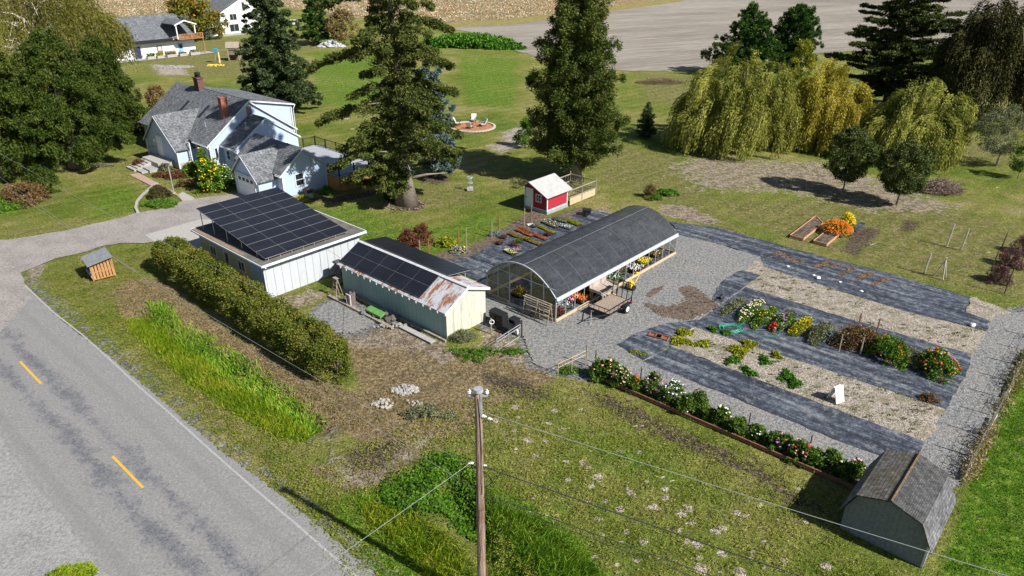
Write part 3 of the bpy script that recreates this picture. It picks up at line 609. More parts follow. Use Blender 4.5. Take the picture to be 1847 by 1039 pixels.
def bough_crown(seed, H, R, z0, nb, prof, n_cl, per, cr=(0.3, 0.6), leaf=(0.22, 0.09), droop=0.3, up=0.1, lenvar=0.45, wid=0.16, smin=0.25, bias=(0, 0, -0.35), squash=0.75, jit=0.65, out=0.6, long=()):
    """ragged boughs carrying dense tufts of needles; a few longer than the rest"""
    r = np.random.default_rng(seed)
    t = (np.arange(nb) + r.random(nb)) / nb; a = np.arange(nb) * 2.39996 + r.random(nb) * 1.1
    L = R * prof(t) * (1 - lenvar + lenvar * 1.35 * r.random(nb))
    for i, (tt, aa, ll) in enumerate(long): t[i], a[i], L[i] = tt, aa, ll
    zb = z0 + (H - z0) * t; w = np.maximum(L, 0.4) ** 1.2; k = r.choice(nb, n_cl, p=w / w.sum())
    if long: k[:len(long) * 26] = np.repeat(np.arange(len(long)), 26)
    s = smin + (1 - smin) * r.random(n_cl) ** 0.8; Lk = L[k]; ca, sa = np.cos(a[k]), np.sin(a[k])
    lat = r.normal(size=n_cl) * wid * Lk * (1.15 - s)
    dz = up * Lk * s - droop * Lk * s ** 1.8 + r.normal(size=n_cl) * 0.12
    cen = np.stack([ca * Lk * s - sa * lat, sa * Lk * s + ca * lat, np.maximum(zb[k] + dz, 0.3)], 1)
    rad = (cr[0] + (cr[1] - cr[0]) * r.random(n_cl)) * (1.15 - 0.45 * s)
    P, d = clump_pts(r, cen, rad, per, squash); n = len(P); P[:, 2] = np.maximum(P[:, 2], 0.08)
    o2 = np.repeat(np.stack([ca, sa, np.zeros(n_cl)], 1), per, 0)
    D = d * 0.5 + o2 * out + np.array(bias) + r.normal(size=(n, 3)) * jit
    return cards('crown', r, P, D, leaf[0] * (0.6 + 0.8 * r.random(n)), leaf[1] * (0.7 + 0.6 * r.random(n)))
def strand_crown(seed, nlock, per, n_on, R, zt, zmin, lock=0.35, Lr=(1.5, 4.0), leaf=(0.3, 0.05), dome=0.55, wind=(0, 0), top=0.8, sx=1.0, inner=0.0, shoot=0.35, subs=()):
    """hanging locks of whips: out over a dome, then down"""
    r = np.random.default_rng(seed)
    a = r.random(nlock) * 6.2832; q = np.sqrt(r.random(nlock)); q = np.where(r.random(nlock) < 0.45, 0.82 + 0.18 * q, q)
    ph = r.random(4) * 6.28
    q = q * (1 + 0.16 * np.sin(3 * a + ph[0]) + 0.1 * np.sin(5 * a + ph[1]))
    hz = zt * (top + (1 - top) * np.sqrt(np.clip(1 - q ** 2 * dome - 0.0, 0, 1))) - (q ** 2) * zt * dome * 0.62 + r.normal(size=nlock) * 0.04 * zt
    k = np.repeat(np.arange(nlock), per); m = len(k)
    L = (Lr[0] + (Lr[1] - Lr[0]) * r.random(nlock))[k] * (0.7 + 0.5 * r.random(m))
    L = np.minimum(L, np.maximum(hz[k] - zmin, 0.4))
    ca, sa = np.cos(a[k]), np.sin(a[k])
    off = r.normal(size=(m, 3)) * lock * np.array([1, 1, 0.7])
    k2 = np.repeat(np.arange(m), n_on); s = r.random(len(k2))
    sub_k = r.integers(0, max(1, len(subs)), nlock) if subs else None
    out = shoot * (1 - np.exp(-3 * s)) * (0.5 + 0.8 * np.sin(k2 * 1.7) ** 2)
    if subs:
        sb = np.array(subs); kk = sub_k[k]
        bx = (sb[kk, 0] + R * sb[kk, 2] * q[k] * ca * sx + off[:, 0])[k2]; by = (sb[kk, 1] + R * sb[kk, 2] * q[k] * sa + off[:, 1])[k2]; hz = hz * sb[sub_k, 3]; L = np.minimum(L, np.maximum(hz[k] - zmin, 0.4))
    else: bx = (R * q[k] * ca * sx + off[:, 0])[k2]; by = (R * q[k] * sa + off[:, 1])[k2]
    z = (hz[k] + off[:, 2])[k2] - L[k2] * (s ** 1.25) + 0.22 * np.sin(s * 3.14)
    P = np.stack([bx + ca[k2] * out + wind[0] * s * L[k2], by + sa[k2] * out + wind[1] * s * L[k2], z], 1) + r.normal(size=(len(k2), 3)) * 0.05
    dd = np.stack([ca[k2] * (1 - s) * shoot * 1.6 + wind[0], sa[k2] * (1 - s) * shoot * 1.6 + wind[1], -0.2 - s * 1.4], 1) + r.normal(size=(len(k2), 3)) * 0.22
    return cards('crown', r, P, dd, leaf[0] * (0.6 + 0.8 * r.random(len(k2))), leaf[1] * (0.7 + 0.6 * r.random(len(k2))))
cone = lambda t: (1 - t) ** 0.8 * (0.35 + 0.65 * np.minimum(1, (t + 0.03) * 7)) + 0.02
egg = lambda t: np.sin(np.clip(t * 0.93 + 0.07, 0, 1) * math.pi) ** 0.55
oval = lambda t: np.sqrt(np.clip(1 - (2 * t - 0.95) ** 2, 0.02, 1))
column = lambda t: (0.75 + 0.25 * np.sin(t * 3)) * np.clip((1 - t) * 3.0, 0.12, 1) ** 0.6

# --- left: dark cedars by the road, weeping birch behind them
for i, (b, H, R, lab, sd) in enumerate([((138, 300), 13.6, 5.6, 'dark green cedar with a flared bare trunk left of the front steps', 2), ((210, 258), 11.8, 4.3, 'tall dark cedar closest to the blue house front', 3), ((12, 316), 14.0, 6.6, 'dark cedar cut off by the left picture edge', 5)]):
    cr = bough_crown(sd, H, R * 1.12, H * 0.09, 150, lambda t: (1 - t) ** 0.50 * np.minimum(1, 0.62 + t * 2.4) + 0.04, 760, 105, (0.42, 0.85), (0.30, 0.105), 0.38, 0.28, 0.35, 0.2, 0.3, (0, 0, -0.55), 1.15)
    tree('cedar_tree', lab, 'tree', g(*b), cr, L_CEDAR, trunk_mb(H * 0.9, 0.42, 2.3, nb=9, br=3.2, z0=0.12, seed=i + 3), M_BARKG, group='dark cedars beside the driveway lawn')
o = thing('weeping_birch', 'tall weeping birch with yellowing hanging twigs and white limbs behind the dark cedars', 'tree', g(95, 180))
put('crown', strand_crown(8, 230, 26, 15, 11.0, 16.8, 4.0, 0.7, (2.5, 7.0), (0.36, 0.10), 0.55, (0.05, -0.03), 0.72, shoot=0.8), o, L_WBIR)
tb = trunk_mb(14, 0.34, 1.5, nb=0)
rg = random.Random(9)
for k in range(26):
    a = k * 2.4; z = 5 + 7.5 * rg.random(); L = rg.uniform(4.5, 8.8)
    pts = [Vector((0, 0, z)), Vector((math.cos(a) * L * .4, math.sin(a) * L * .4, z + 2.0)), Vector((math.cos(a) * L * .75, math.sin(a) * L * .75, z + 2.4)), Vector((math.cos(a) * L, math.sin(a) * L, z + 0.8))]
    tb.path(pts, [0.16, 0.11, 0.07, 0.03], 5)
part('trunk', tb, M_BIRCH, o, smooth=True)
# --- firs and spruces
tree('fir_tree', 'broad dark blue green fir behind the blue house roof', 'tree', g(508, 203), bough_crown(11, 19, 6.4, 0.9, 190, lambda t: (1 - t) ** 0.72 * np.minimum(1, .8 + t * 2) + 0.03, 1100, 85, (0.38, 0.75), (0.38, 0.13), 0.22, 0.18, 0.35, 0.16, 0.08, (0, 0, 0.05), 0.7), L_FIR, trunk_mb(17, 0.4, 1.5, seed=4), M_BARK)
tree('conifer_tree', 'small bright green conifer on the far lawn beside the tan tree', 'tree', g(574, 80), bough_crown(12, 11.5, 4.6, 0.5, 90, lambda t: (1 - t) ** 0.7 + 0.05, 260, 60, (0.5, 0.9), (0.5, 0.19), 0.2, 0.4, bias=(0, 0, .3)), L_GCON, trunk_mb(10, 0.3, seed=5))
tree('tan_tree', 'low tan leaved tree beside the pale junk pile on the far lawn', 'tree', g(622, 82), clump_crown(13, 70, 60, 1.5, 7.5, 3.4, egg, (0.6, 1.1), (0.4, 0.22), squash=0.9), L_TAN, trunk_mb(5, 0.2, nb=5, br=2.5, z0=.3, seed=6))
big = bough_crown(21, 29, 4.6, 2.2, 120, lambda t: (1 - t) ** 0.42 * np.minimum(1, 0.62 + t * 4.5), 2050, 88, (0.30, 0.66), (0.24, 0.095), 0.30, 0.08, 0.52, 0.2, 0.06, (0, 0, -0.25), 0.8, long=((0.43, 3.1, 7.6), (0.26, 3.25, 7.2), (0.60, 3.0, 6.5), (0.12, 3.5, 6.5), (0.10, 0.1, 4.6), (0.2, 5.4, 5.5), (0.03, 4.2, 3.4), (0.03, 3.9, 2.6), (0.05, 3.35, 5.4), (0.08, 3.75, 5.0), (0.01, 3.0, 4.2), (0.0, 4.4, 2.6), (0.16, 3.3, 5.6), (0.2, 3.8, 4.8), (0.12, 0.2, 5.2), (0.22, 5.9, 5.6), (0.32, 0.4, 5.2), (0.42, 6.0, 5.0), (0.52, 0.1, 4.8), (0.3, 5.3, 5.2)))
tree('spruce_tree', 'huge ragged olive spruce with a flared grey base in front of the deck', 'tree', g(733, 366), big, L_SPRUCE, trunk_mb(26, 0.50, 2.2, nb=40, br=4.5, z0=.08, seed=7, n=10), M_BARKG)
tree('blue_spruce', 'silvery blue spruce standing behind the huge olive spruce', 'tree', g(783, 318), bough_crown(22, 12.8, 3.3, 0.9, 120, lambda t: (1 - t) ** 0.8 + .03, 520, 80, (0.28, 0.55), (0.28, 0.10), 0.15, 0.15, bias=(0, 0, .1)), L_BLUE, trunk_mb(11.5, 0.25, 1.8, seed=8), M_BARK)
tree('cypress_tree', 'massive dark cypress with brownish right flank above the red shed', 'tree', g(1036, 324), bough_crown(23, 21.5, 5.6, 1.5, 260, lambda t: (1 - t * 0.95) ** 0.58 * np.minimum(1, 0.88 + t * 1.8), 2000, 84, (0.36, 0.80), (0.24, 0.095), 0.05, 0.32, 0.42, 0.2, 0.10, (0, 0, 0.15), 1.25), L_CYP, trunk_mb(17, 0.48, 2.0, nb=12, br=3.5, z0=.1, seed=9, n=9), M_BARKG)
tree('laurel_bush', 'light green leafy bush at the left foot of the massive cypress', 'bush', g(948, 265), clump_crown(24, 60, 60, 0.3, 3.4, 1.3, cone, (0.3, 0.5), (0.2, 0.09)), L_BUSH, trunk_mb(2, 0.08, seed=3))
tree('young_spruce', 'small dark cone shaped spruce alone on the lawn right of the cypress', 'tree', g(1165, 247), conifer_crown(25, 4.3, 1.55, 0.1, 70, 7000, cone, 0.15, 0.25, 0.3, (0.24, 0.08)), L_FIR, trunk_mb(3.8, 0.08, seed=2))
for b, H, R, lab, sd in [((1342, 135), 12.0, 7.6, 'green pointed conifer behind the left willow crown', 31), ((1425, 128), 11.2, 5.4, 'green round topped conifer behind the yellow birch', 32)]:
    tree('conifer_tree', lab, 'tree', g(*b), bough_crown(sd, H, R, 0.3, 130, (lambda t: (1 - t) ** 0.8 + 0.04) if sd == 31 else (lambda t: (1 - t ** 2.2) ** 0.5 * 0.9 + 0.05), 1000, 46, (0.30, 0.62), (0.40, 0.13), 0.1, 0.4, 0.3, 0.22, 0.08, (0, 0, .45), 1.2), L_GCON, trunk_mb(H * .9, 0.3, seed=sd), group='green conifers at the ploughed field edge')
tree('cedar_of_lebanon', 'tall layered dark cedar with flat outstretched boughs at the field edge', 'tree', g(1598, 190), bough_crown(33, 21.5, 10.6, 1.0, 130, lambda t: (1 - t) ** 0.7 * np.minimum(1, 0.75 + t * 2) + 0.03, 3000, 62, (0.45, 0.95), (0.36, 0.12), 0.10, 0.22, 0.5, 0.17, 0.15, (0, 0, 0), 0.38), L_LEB, trunk_mb(19, 0.5, nb=26, br=7, z0=.08, seed=33), M_BARK)
o = thing('weeping_conifer', 'black green weeping conifer with draped bare topped branches', 'tree', g(1745, 228))
put('crown', strand_crown(34, 150, 36, 16, 5.3, 15.0, 0.8, 0.35, (3, 9.5), (0.34, 0.10), 0.5, (0, 0), 0.6, shoot=0.6), o, L_WEEP)
tb = trunk_mb(13, 0.34, seed=34)
for k in range(14):
    a = k * 2.4; z = 9 + 4.2 * rg.random(); L = rg.uniform(1.8, 3.9)
    tb.path([Vector((0, 0, z)), Vector((math.cos(a) * L * .5, math.sin(a) * L * .5, z + 1.3)), Vector((math.cos(a) * L * .9, math.sin(a) * L * .9, z + 0.4)), Vector((math.cos(a) * L * 1.1, math.sin(a) * L * 1.1, z - 2.6))], [0.13, 0.09, 0.06, 0.03], 5)
part('trunk', tb, M_BARKG, o, smooth=True)
o = thing('weeping_conifer', 'weeping conifer cut off by the right picture edge', 'tree', g(1850, 212))
put('crown', strand_crown(35, 120, 28, 15, 4.6, 13.2, 0.8, 0.4, (2.5, 8), (0.34, 0.11), 0.5, (0, 0), 0.7, shoot=0.8), o, L_WEEP)
part('trunk', trunk_mb(12, 0.3, seed=35), M_BARK, o, smooth=True)
# --- willows
for b, R, zt, seed, lab, mm, sx, nl in [((1322, 262), 6.3, 10.9, 41, 'broad olive weeping willow, leftmost of the willows', L_WIL, 1.12, 190), ((1482, 262), 4.3, 10.0, 42, 'golden weeping willow in the middle beside the birch', L_WILG, 1.0, 100), ((1640, 284), 5.3, 8.2, 43, 'low wide golden green willow right of the young round tree', L_WIL, 1.05, 120), ((1530, 262), 1.9, 3.7, 44, 'smallest grey green willow between the golden willow and the low wide willow', L_GREYG, 1.0, 40)]:
    o = thing('willow_tree', lab, 'tree', g(*b), 0, 'weeping willows on the right lawn')
    put('crown', strand_crown(seed, int(nl * 1.15), 46, 14, R, zt, 0.25, 0.27, (1.8, zt * 0.62), (0.32, 0.075), 0.62, (-0.18, -0.08), 0.62, sx, shoot=0.95, subs=[(0, 0, 0.62, 1.02), (-R * .42, -R * .2, .55, .86), (R * .42, -R * .1, .55, .94), (R * .05, -R * .48, .5, .74), (-R * .1, R * .4, .6, .97), (-R * .62, .1, .38, .70), (R * .66, R * .15, .36, .78)]), o, mm)
    part('trunk', trunk_mb(zt * 0.8, 0.3 if zt > 5 else 0.1, 1.4, nb=9, br=R * 0.8, z0=.3, seed=seed), M_BARK, o, smooth=True)
tree('birch_tree', 'slim yellow green birch rising between the two left willows', 'tree', g(1432, 205), clump_crown(45, 90, 80, 1.5, 9.6, 2.1, lambda t: (1 - t) ** 0.5 * 0.9 + 0.1, (0.35, 0.7), (0.24, 0.13)), L_POP, trunk_mb(9, 0.13, nb=8, br=1.5, z0=.2, seed=45), M_BIRCH)
# --- young round trees
for b, H, R, lab, sd in [((1520, 346), 6.1, 1.95, 'round dark young tree on the bare soil patch, left of the pair', 51), ((1617, 369), 5.7, 2.05, 'round dark young tree beside the brush pile, right of the pair', 52)]:
    tree('young_tree', lab, 'tree', g(*b), clump_crown(sd, 230, 80, 1.35, H, R * 1.05, oval, (0.28, 0.5), (0.16, 0.11), squash=0.9, lump=0.13), L_YT, trunk_mb(H * 0.75, 0.085, 1.5, nb=9, br=1.6, z0=.28, seed=sd), M_BARKG, group='pair of young round trees')
tree('fruit_tree', 'sparse grey green fruit tree with a pale stem at the right picture edge', 'tree', g(1797, 298), clump_crown(53, 190, 66, 1.5, 6.2, 2.7, oval, (0.35, 0.6), (0.15, 0.08), lump=0.3), L_GREYG, trunk_mb(4, 0.12, nb=10, br=2.6, z0=.35, lean=(0.3, 0), seed=53), M_BIRCH)
tree('young_tree', 'small fresh green tree below the grey fruit tree', 'tree', g(1836, 321), clump_crown(54, 60, 50, 0.8, 3.4, 1.1, oval, (0.25, 0.45), (0.16, 0.09)), L_BUSH, trunk_mb(2.4, 0.06, nb=6, br=1, z0=.3, seed=54), M_BARKG)
# --- trees round the far houses
tree('maple_tree', 'round tree turning orange between the white barn and the white house', 'tree', g(352, 74), clump_crown(61, 110, 60, 2.0, 10.5, 4.4, oval, (0.9, 1.5), (0.6, 0.35)), L_ORG, trunk_mb(7, 0.3, nb=6, br=3, z0=.3, seed=61))
tree('maple_tree', 'small yellow green tree in front of the white house wall', 'tree', g(396, 70), clump_crown(62, 50, 50, 1.2, 6.4, 2.6, oval, (0.6, 1.0), (0.45, 0.26)), L_ORG, trunk_mb(4, 0.15, nb=5, br=2, z0=.3, seed=62))
tree('garden_bush', 'grey green bush against the white lean-to wall', 'bush', g(374, 72), clump_crown(63, 30, 40, 0.3, 3.4, 1.9, egg, (0.5, 0.8), (0.4, 0.2)), L_GREYG)
tree('small_tree', 'small brown leaved tree behind the left end of the blue house', 'tree', g(290, 203), clump_crown(64, 50, 40, 0.8, 3.6, 1.5, egg, (0.35, 0.6), (0.25, 0.15)), L_BROWN, trunk_mb(2, 0.1, seed=64))

def strew(name, polys, per_m2, m, label, cat, leaf, hgt, seed, up=1.0, tuft=0, kind='stuff', wind=(0, 0), z=0.0, jit=0.3, taper=True, zfun=None):
    """blades or leaves standing over an area, one mass"""
    r = np.random.default_rng(seed); PP = []
    for poly in polys:
        a = np.array(poly); lo, hi = a.min(0), a.max(0); n = int((hi - lo).prod() * per_m2)
        if tuft:
            nt = max(1, n // tuft); c = lo + r.random((nt, 2)) * (hi - lo)
            q = np.repeat(c, tuft, 0) + r.normal(size=(nt * tuft, 2)) * 0.12
        else: q = lo + r.random((n, 2)) * (hi - lo)
        s = inpoly_sd(q[:, 0], q[:, 1], poly); q = q[s > 0.12 - 0.55 * r.random(len(q)) ** 3]; PP.append(q)
    q = np.concatenate(PP); n = len(q)
    h = hgt[0] + (hgt[1] - hgt[0]) * r.random(n)
    zz = np.full(n, z) if zfun is None else zfun(q)
    D = np.stack([r.normal(size=n) * jit + wind[0], r.normal(size=n) * jit + wind[1], np.full(n, up)], 1)
    P = np.concatenate([q, (zz + h * 0.45)[:, None]], 1)
    L = h * 1.1 if taper else np.full(n, leaf[0])
    o = put(name, cards(name, r, P, D, L, leaf[1] * (0.6 + 0.8 * r.random(n))), None, m)
    return tag(o, label, cat, None, kind) if kind else tag(o, label, cat)
def ditchz(q):
    def ld(pts):
        d = np.full(len(q), 1e9)
        for a, b in zip(pts[:-1], pts[1:]):
            ex, ey = b[0] - a[0], b[1] - a[1]; t = np.clip(((q[:, 0] - a[0]) * ex + (q[:, 1] - a[1]) * ey) / (ex * ex + ey * ey), 0, 1)
            d = np.minimum(d, np.hypot(q[:, 0] - a[0] - t * ex, q[:, 1] - a[1] - t * ey))
        return d
    return -0.05 - 0.45 * np.exp(-(ld(ditch_a) / 0.8) ** 2) - 0.75 * np.exp(-(ld(ditch_b) / 0.7) ** 2)
strew('roadside_grass', [wp((222, 572), (262, 562), (330, 612), (430, 690), (500, 735), (565, 775), (560, 800), (500, 790), (430, 750), (340, 690), (260, 620))], 420, L_GRASS, 'long bright green grass along the road ditch', 'grass', (0.3, 0.03), (0.18, 0.45), 71, 0.8, 9, wind=(0.25, -0.2), zfun=ditchz)
strew('ditch_grass', [wp((300, 565), (360, 600), (470, 670), (560, 735), (585, 765), (560, 775), (480, 720), (400, 670), (320, 605)), wp((265, 545), (300, 550), (320, 590), (280, 575))], 300, L_DGRASS, 'darker green weeds in the ditch below the hedge', 'weeds', (0.3, 0.05), (0.2, 0.5), 72, 0.6, 12, zfun=ditchz)
strew('ditch_grass', [wp((885, 880), (905, 905), (960, 935), (1040, 990), (1120, 1090), (1150, 1180), (1000, 1180), (920, 1080), (880, 980), (868, 900))], 520, L_DGRASS, 'lush long grass right of the utility pole', 'grass', (0.4, 0.03), (0.35, 0.75), 73, 0.75, 12, wind=(0.3, -0.3), zfun=ditchz)
strew('roadside_grass', [wp((640, 900), (690, 915), (760, 935), (830, 980), (880, 1070), (900, 1180), (850, 1180), (800, 1090), (740, 1010), (660, 940))], 420, L_GRASS, 'yellow green tall grass left of the utility pole', 'grass', (0.4, 0.03), (0.15, 0.55), 74, 0.8, 10, wind=(0.2, -0.3), zfun=ditchz)
strew('clover_patch', [wp((690, 870), (745, 850), (790, 815), (830, 825), (870, 860), (880, 960), (840, 955), (800, 925), (740, 925), (680, 905))], 420, L_HERB, 'dark green leafy ground cover left of the utility pole', 'ground cover', (0.13, 0.10), (0.15, 0.5), 75, 0.25, 8, jit=0.8, taper=False, zfun=ditchz)
strew('dry_weeds', [wp((215, 515), (260, 505), (300, 520), (400, 590), (520, 660), (640, 705), (720, 700), (740, 730), (690, 770), (640, 775), (585, 765), (500, 700), (400, 640), (320, 585), (250, 558), (215, 550))], 260, L_DRYG, 'tangle of dried orange brown weeds in front of the hedge', 'weeds', (0.2, 0.022), (0.03, 0.16), 76, 0.45, 10, jit=0.8)
strew('dry_weeds', [wp((560, 842), (640, 812), (720, 795), (775, 800), (900, 745), (980, 700), (930, 690), (830, 690), (720, 640), (620, 600), (700, 590), (830, 650), (960, 655), (960, 700), (860, 780), (760, 840), (640, 880))], 70, L_DRYG, 'thin dead grass over the trodden yard corner', 'weeds', (0.1, 0.018), (0.03, 0.11), 77, 0.4, 5, jit=0.8)
verge = [wp((70, 500), (150, 465), (260, 445), (290, 480), (215, 520), (215, 560), (260, 620), (340, 695), (430, 755), (505, 795), (575, 790), (560, 850), (590, 900), (690, 905), (760, 1180), (700, 1110), (600, 960), (500, 875), (400, 800), (300, 715), (200, 632), (120, 570))]
near_lawn = wp((480, 860), (570, 850), (700, 780), (900, 700), (1050, 690), (1300, 790), (1520, 890), (1520, 1000), (1650, 1045), (1700, 1180), (880, 1180), (900, 900), (860, 800), (700, 880), (600, 930), (760, 1180), (690, 1130), (560, 940))
L_TURF = leafy('turf_blades', [(0.058, 0.086, 0.011), (0.168, 0.203, 0.030), (0.281, 0.284, 0.052), (0.477, 0.378, 0.178)], 0.35, 0.25)
strew('lawn_grass', [near_lawn], 230, L_TURF, 'patchy short lawn grass in front of the dahlia row', 'grass', (0.08, 0.032), (0.04, 0.12), 78, 0.35, 14, jit=0.8)
strew('verge_grass', verge, 200, leafy('verge_blades', [(0.07, 0.10, 0.012), (0.15, 0.19, 0.02), (0.25, 0.27, 0.035), (0.38, 0.30, 0.13)], 0.4, 0.25), 'rough mown verge grass between the road and the ditch', 'grass', (0.08, 0.03), (0.04, 0.13), 82, 0.35, 12, jit=0.8)
strew('lawn_grass', [wp((1745, 870), (1800, 750), (1860, 640), (2000, 640), (2000, 1180), (1690, 1180), (1700, 1030), (1740, 920))], 220, leafy('green_turf_blades', [(0.045, 0.11, 0.006), (0.085, 0.18, 0.010), (0.15, 0.26, 0.02)], 0.3, 0.3), 'even bright green lawn right of the gambrel shed', 'grass', (0.08, 0.03), (0.03, 0.12), 79, 0.4, 12, jit=0.7)
r_ = np.random.default_rng(80)
# dead flower heads and stalks over the far field
q = np.concatenate([np.stack([r_.uniform(-260, 40, 110000), r_.uniform(185, 420, 110000)], 1)])
s = inpoly_sd(q[:, 0], q[:, 1], wp((-300, 45), (180, 25), (225, 33), (330, 23), (380, 8), (500, 12), (610, 30), (782, 42), (920, 37), (1230, -2), (1350, -36)) + [(270, 600), (-600, 600), (-900, 300)]); q = q[s > 0]
o = put('dry_flowers', cards('dry_flowers', r_, np.concatenate([q, (0.3 + 0.5 * r_.random(len(q)))[:, None]], 1), rdir(r_, len(q)) * np.array([1, 1, .5]), 0.45, 0.3), None, leafy('dry_flower_heads', [(0.14, 0.12, 0.04), (0.30, 0.21, 0.10), (0.62, 0.56, 0.42), (0.50, 0.24, 0.06)], 0.08, 0.1))
tag(o, 'pale and orange seed heads covering the far field', 'flowers', kind='stuff')
# --- hedge: long clipped block with a rounded top
r_ = np.random.default_rng(90)
ha, hb = g(303, 478), g(618, 690); hd = (hb - ha); hL = hd.length; hd.normalize(); hn = Vector((-hd.y, hd.x, 0))
nc = 1500; s = r_.random(nc) * hL; a = r_.random(nc) * 3.1416 * 1.12 - 0.19
ex = np.abs(np.cos(a)) ** 0.55 * np.sign(np.cos(a)); ez = np.abs(np.sin(a)) ** 0.55 * np.sign(np.sin(a))
endf = np.clip(np.minimum(s, hL - s) / 0.9, 0, 1) ** 0.5
bul = 1 + 0.10 * np.sin(s * 1.7) + 0.06 * np.sin(s * 4.1 + 1)
cy = ex * 1.02 * endf * bul; cz = np.clip(1.15 + ez * 1.0 * (0.5 + 0.5 * endf) * bul, 0.12, None)
low = r_.random(nc) < 0.28; cz = np.where(low, 0.15 + 1.2 * r_.random(nc), cz); cy = np.where(low, np.sign(r_.random(nc) - .5) * (0.95 * endf), cy)
cen = np.stack([s * hd.x + cy * hn.x, s * hd.y + cy * hn.y, cz], 1)
P, d = clump_pts(r_, cen, 0.22 + 0.16 * r_.random(nc), 46, 0.9); n = len(P)
hm = cards('foliage', r_, P, d * 0.6 + r_.normal(size=(n, 3)) * 0.7, 0.125 * (0.6 + 0.8 * r_.random(n)), 0.075)
ho = thing('hedge', 'long clipped hedge with yellowing leaves between the road and the garages', 'hedge', ha)
put('foliage', hm, ho, L_HEDGE)
mb = MB()
for k in range(24):
    x = hL * (k + 0.5) / 24; p = hd * x
    mb.path([p, p + Vector((0, 0, 1.0)) + hn * 0.1], [0.06, 0.03], 5)
    for j in range(5):
        e = p + Vector((0, 0, 1.0)) + hd * math.cos(j * 1.3 + k) * 0.5 + hn * math.sin(j * 1.3 + k) * 0.6 + Vector((0, 0, 0.5)); mb.path([p + Vector((0, 0, 0.7)), e], [0.03, 0.012], 4)
part('stems', mb, M_BARK, ho)
# --- bramble bank at the field edge
def mound(name, label, cat, b, rx, ry, h, m, seed, nc=200, per=40, leaf=(0.3, 0.18), cr=(0.3, 0.6), rot=0.0, group=None, stems=None, flowers=None, irregular=0.2):
    r = np.random.default_rng(seed)
    a = r.random(nc) * 6.283; q = np.sqrt(r.random(nc)) * (1 + irregular * np.sin(3 * a + seed)) * (1 - irregular * 0.3)
    z = h * np.sqrt(np.clip(1 - q ** 2, 0.03, 1)) * (0.85 + 0.3 * r.random(nc)) * np.where(r.random(nc) < 0.3, r.random(nc), 1)
    cr = (cr[0], cr[1]); rad = cr[0] + (cr[1] - cr[0]) * r.random(nc)
    cen = np.stack([q * np.cos(a) * rx, q * np.sin(a) * ry, np.maximum(z - rad * 0.6, 0.05)], 1)
    P, d = clump_pts(r, cen, rad, per, 0.8); n = len(P); P[:, 2] = np.abs(P[:, 2]) + 0.01
    fm = cards('foliage', r, P, d * 0.5 + np.array([0, 0, 0.25]) + r.normal(size=(n, 3)) * 0.6, leaf[0] * (0.6 + 0.8 * r.random(n)), leaf[1] * (0.7 + 0.6 * r.random(n)))
    p = b if isinstance(b, Vector) else g(*b)
    if not flowers and not stems:
        o = put(name, fm, None, m); o.location = p; o.rotation_euler = (0, 0, rot); return tag(o, label, cat, group)
    o = thing(name, label, cat, p, rot, group); put('foliage', fm, o, m)
    if stems:
        mb = MB()
        for k in range(9):
            aa = k * 2.4; mb.path([(0, 0, 0), (math.cos(aa) * rx * .5, math.sin(aa) * ry * .5, h * .75)], [0.025, 0.01], 4)
        part('stems', mb, M_BARK, o)
    for fi, (fm_, cnt, sz) in enumerate(flowers or []):
        mb = MB(); rg = random.Random(seed * 7 + fi)
        for k in range(cnt):
            aa = rg.random() * 6.283; qq = math.sqrt(rg.random()); zz = h * math.sqrt(max(0.05, 1 - qq * qq * 0.9)) * rg.uniform(0.7, 1.2) + 0.02
            mb.ball((math.cos(aa) * qq * rx * 1.02, math.sin(aa) * qq * ry * 1.02, zz), sz * rg.uniform(0.45, 1.15), 6, 3, 0.6, 0.2, rg)
        part('blossoms', mb, fm_, o)
    return o
mound('bramble_bank', 'green bramble bank along the corner of the ploughed field', 'brambles', (850, 84), 12.5, 4.5, 2.6, L_BRAM, 91, 300, 50, (0.6, 0.35), (0.7, 1.3), rot=-0.25)
# ================================================================== BUILDINGS
def comb(m, ux, uy, uz, row2):
    """texture vector built from object axes: (ux*x+uy*y+uz*z, row2 . xyz, 0)"""
    if m.co is None: m.co = m.n.new('ShaderNodeTexCoord')
    out = []
    for w in ((ux, uy, uz), row2):
        d = m.n.new('ShaderNodeVectorMath'); d.operation = 'DOT_PRODUCT'; m.l.new(m.co.outputs['Object'], d.inputs[0]); d.inputs[1].default_value = w; out.append(d.outputs['Value'])
    c = m.n.new('ShaderNodeCombineXYZ'); m.l.new(out[0], c.inputs[0]); m.l.new(out[1], c.inputs[1]); return c.outputs[0]
def shingle(name, c1, c2, c3, w=0.33, h=0.16, moss=0.0, ax=(1, 1, 0), row=(0, 0, 1.0)):
    m = mat(name); v = comb(m, *ax, row)
    t = m.n.new('ShaderNodeTexBrick'); m.l.new(v, t.inputs[0]); t.inputs['Scale'].default_value = 1.0
    t.inputs['Brick Width'].default_value = w; t.inputs['Row Height'].default_value = h * 0.62; t.inputs['Mortar Size'].default_value = 0.012; t.inputs['Mortar Smooth'].default_value = 0.3
    t.inputs['Color1'].default_value = tuple(c1) + (1,); t.inputs['Color2'].default_value = tuple(c2) + (1,); t.inputs['Mortar'].default_value = tuple(c3) + (1,)
    n = m.noise(1.0, 6, 0.8); n2 = m.noise(30, 3, 0.8)
    c = m.mix(1.0, t.outputs[0], m.ramp(n, [(0.25, 0.78), (0.75, 1.22)]), 'MULTIPLY'); c = m.mix(1.0, c, m.ramp(m.noise(4.5, 3, 0.8), [(0.25, 0.62), (0.75, 1.4)]), 'MULTIPLY')
    if moss: c = m.mix(m.ramp(m.noise(3, 5, 0.8), [(0.58, 0.0), (0.66, moss)]), c, (0.10, 0.075, 0.035))
    m.color(c); m.rough(0.92); m.bump(t.outputs['Fac'], -0.5, 0.02); return m.m
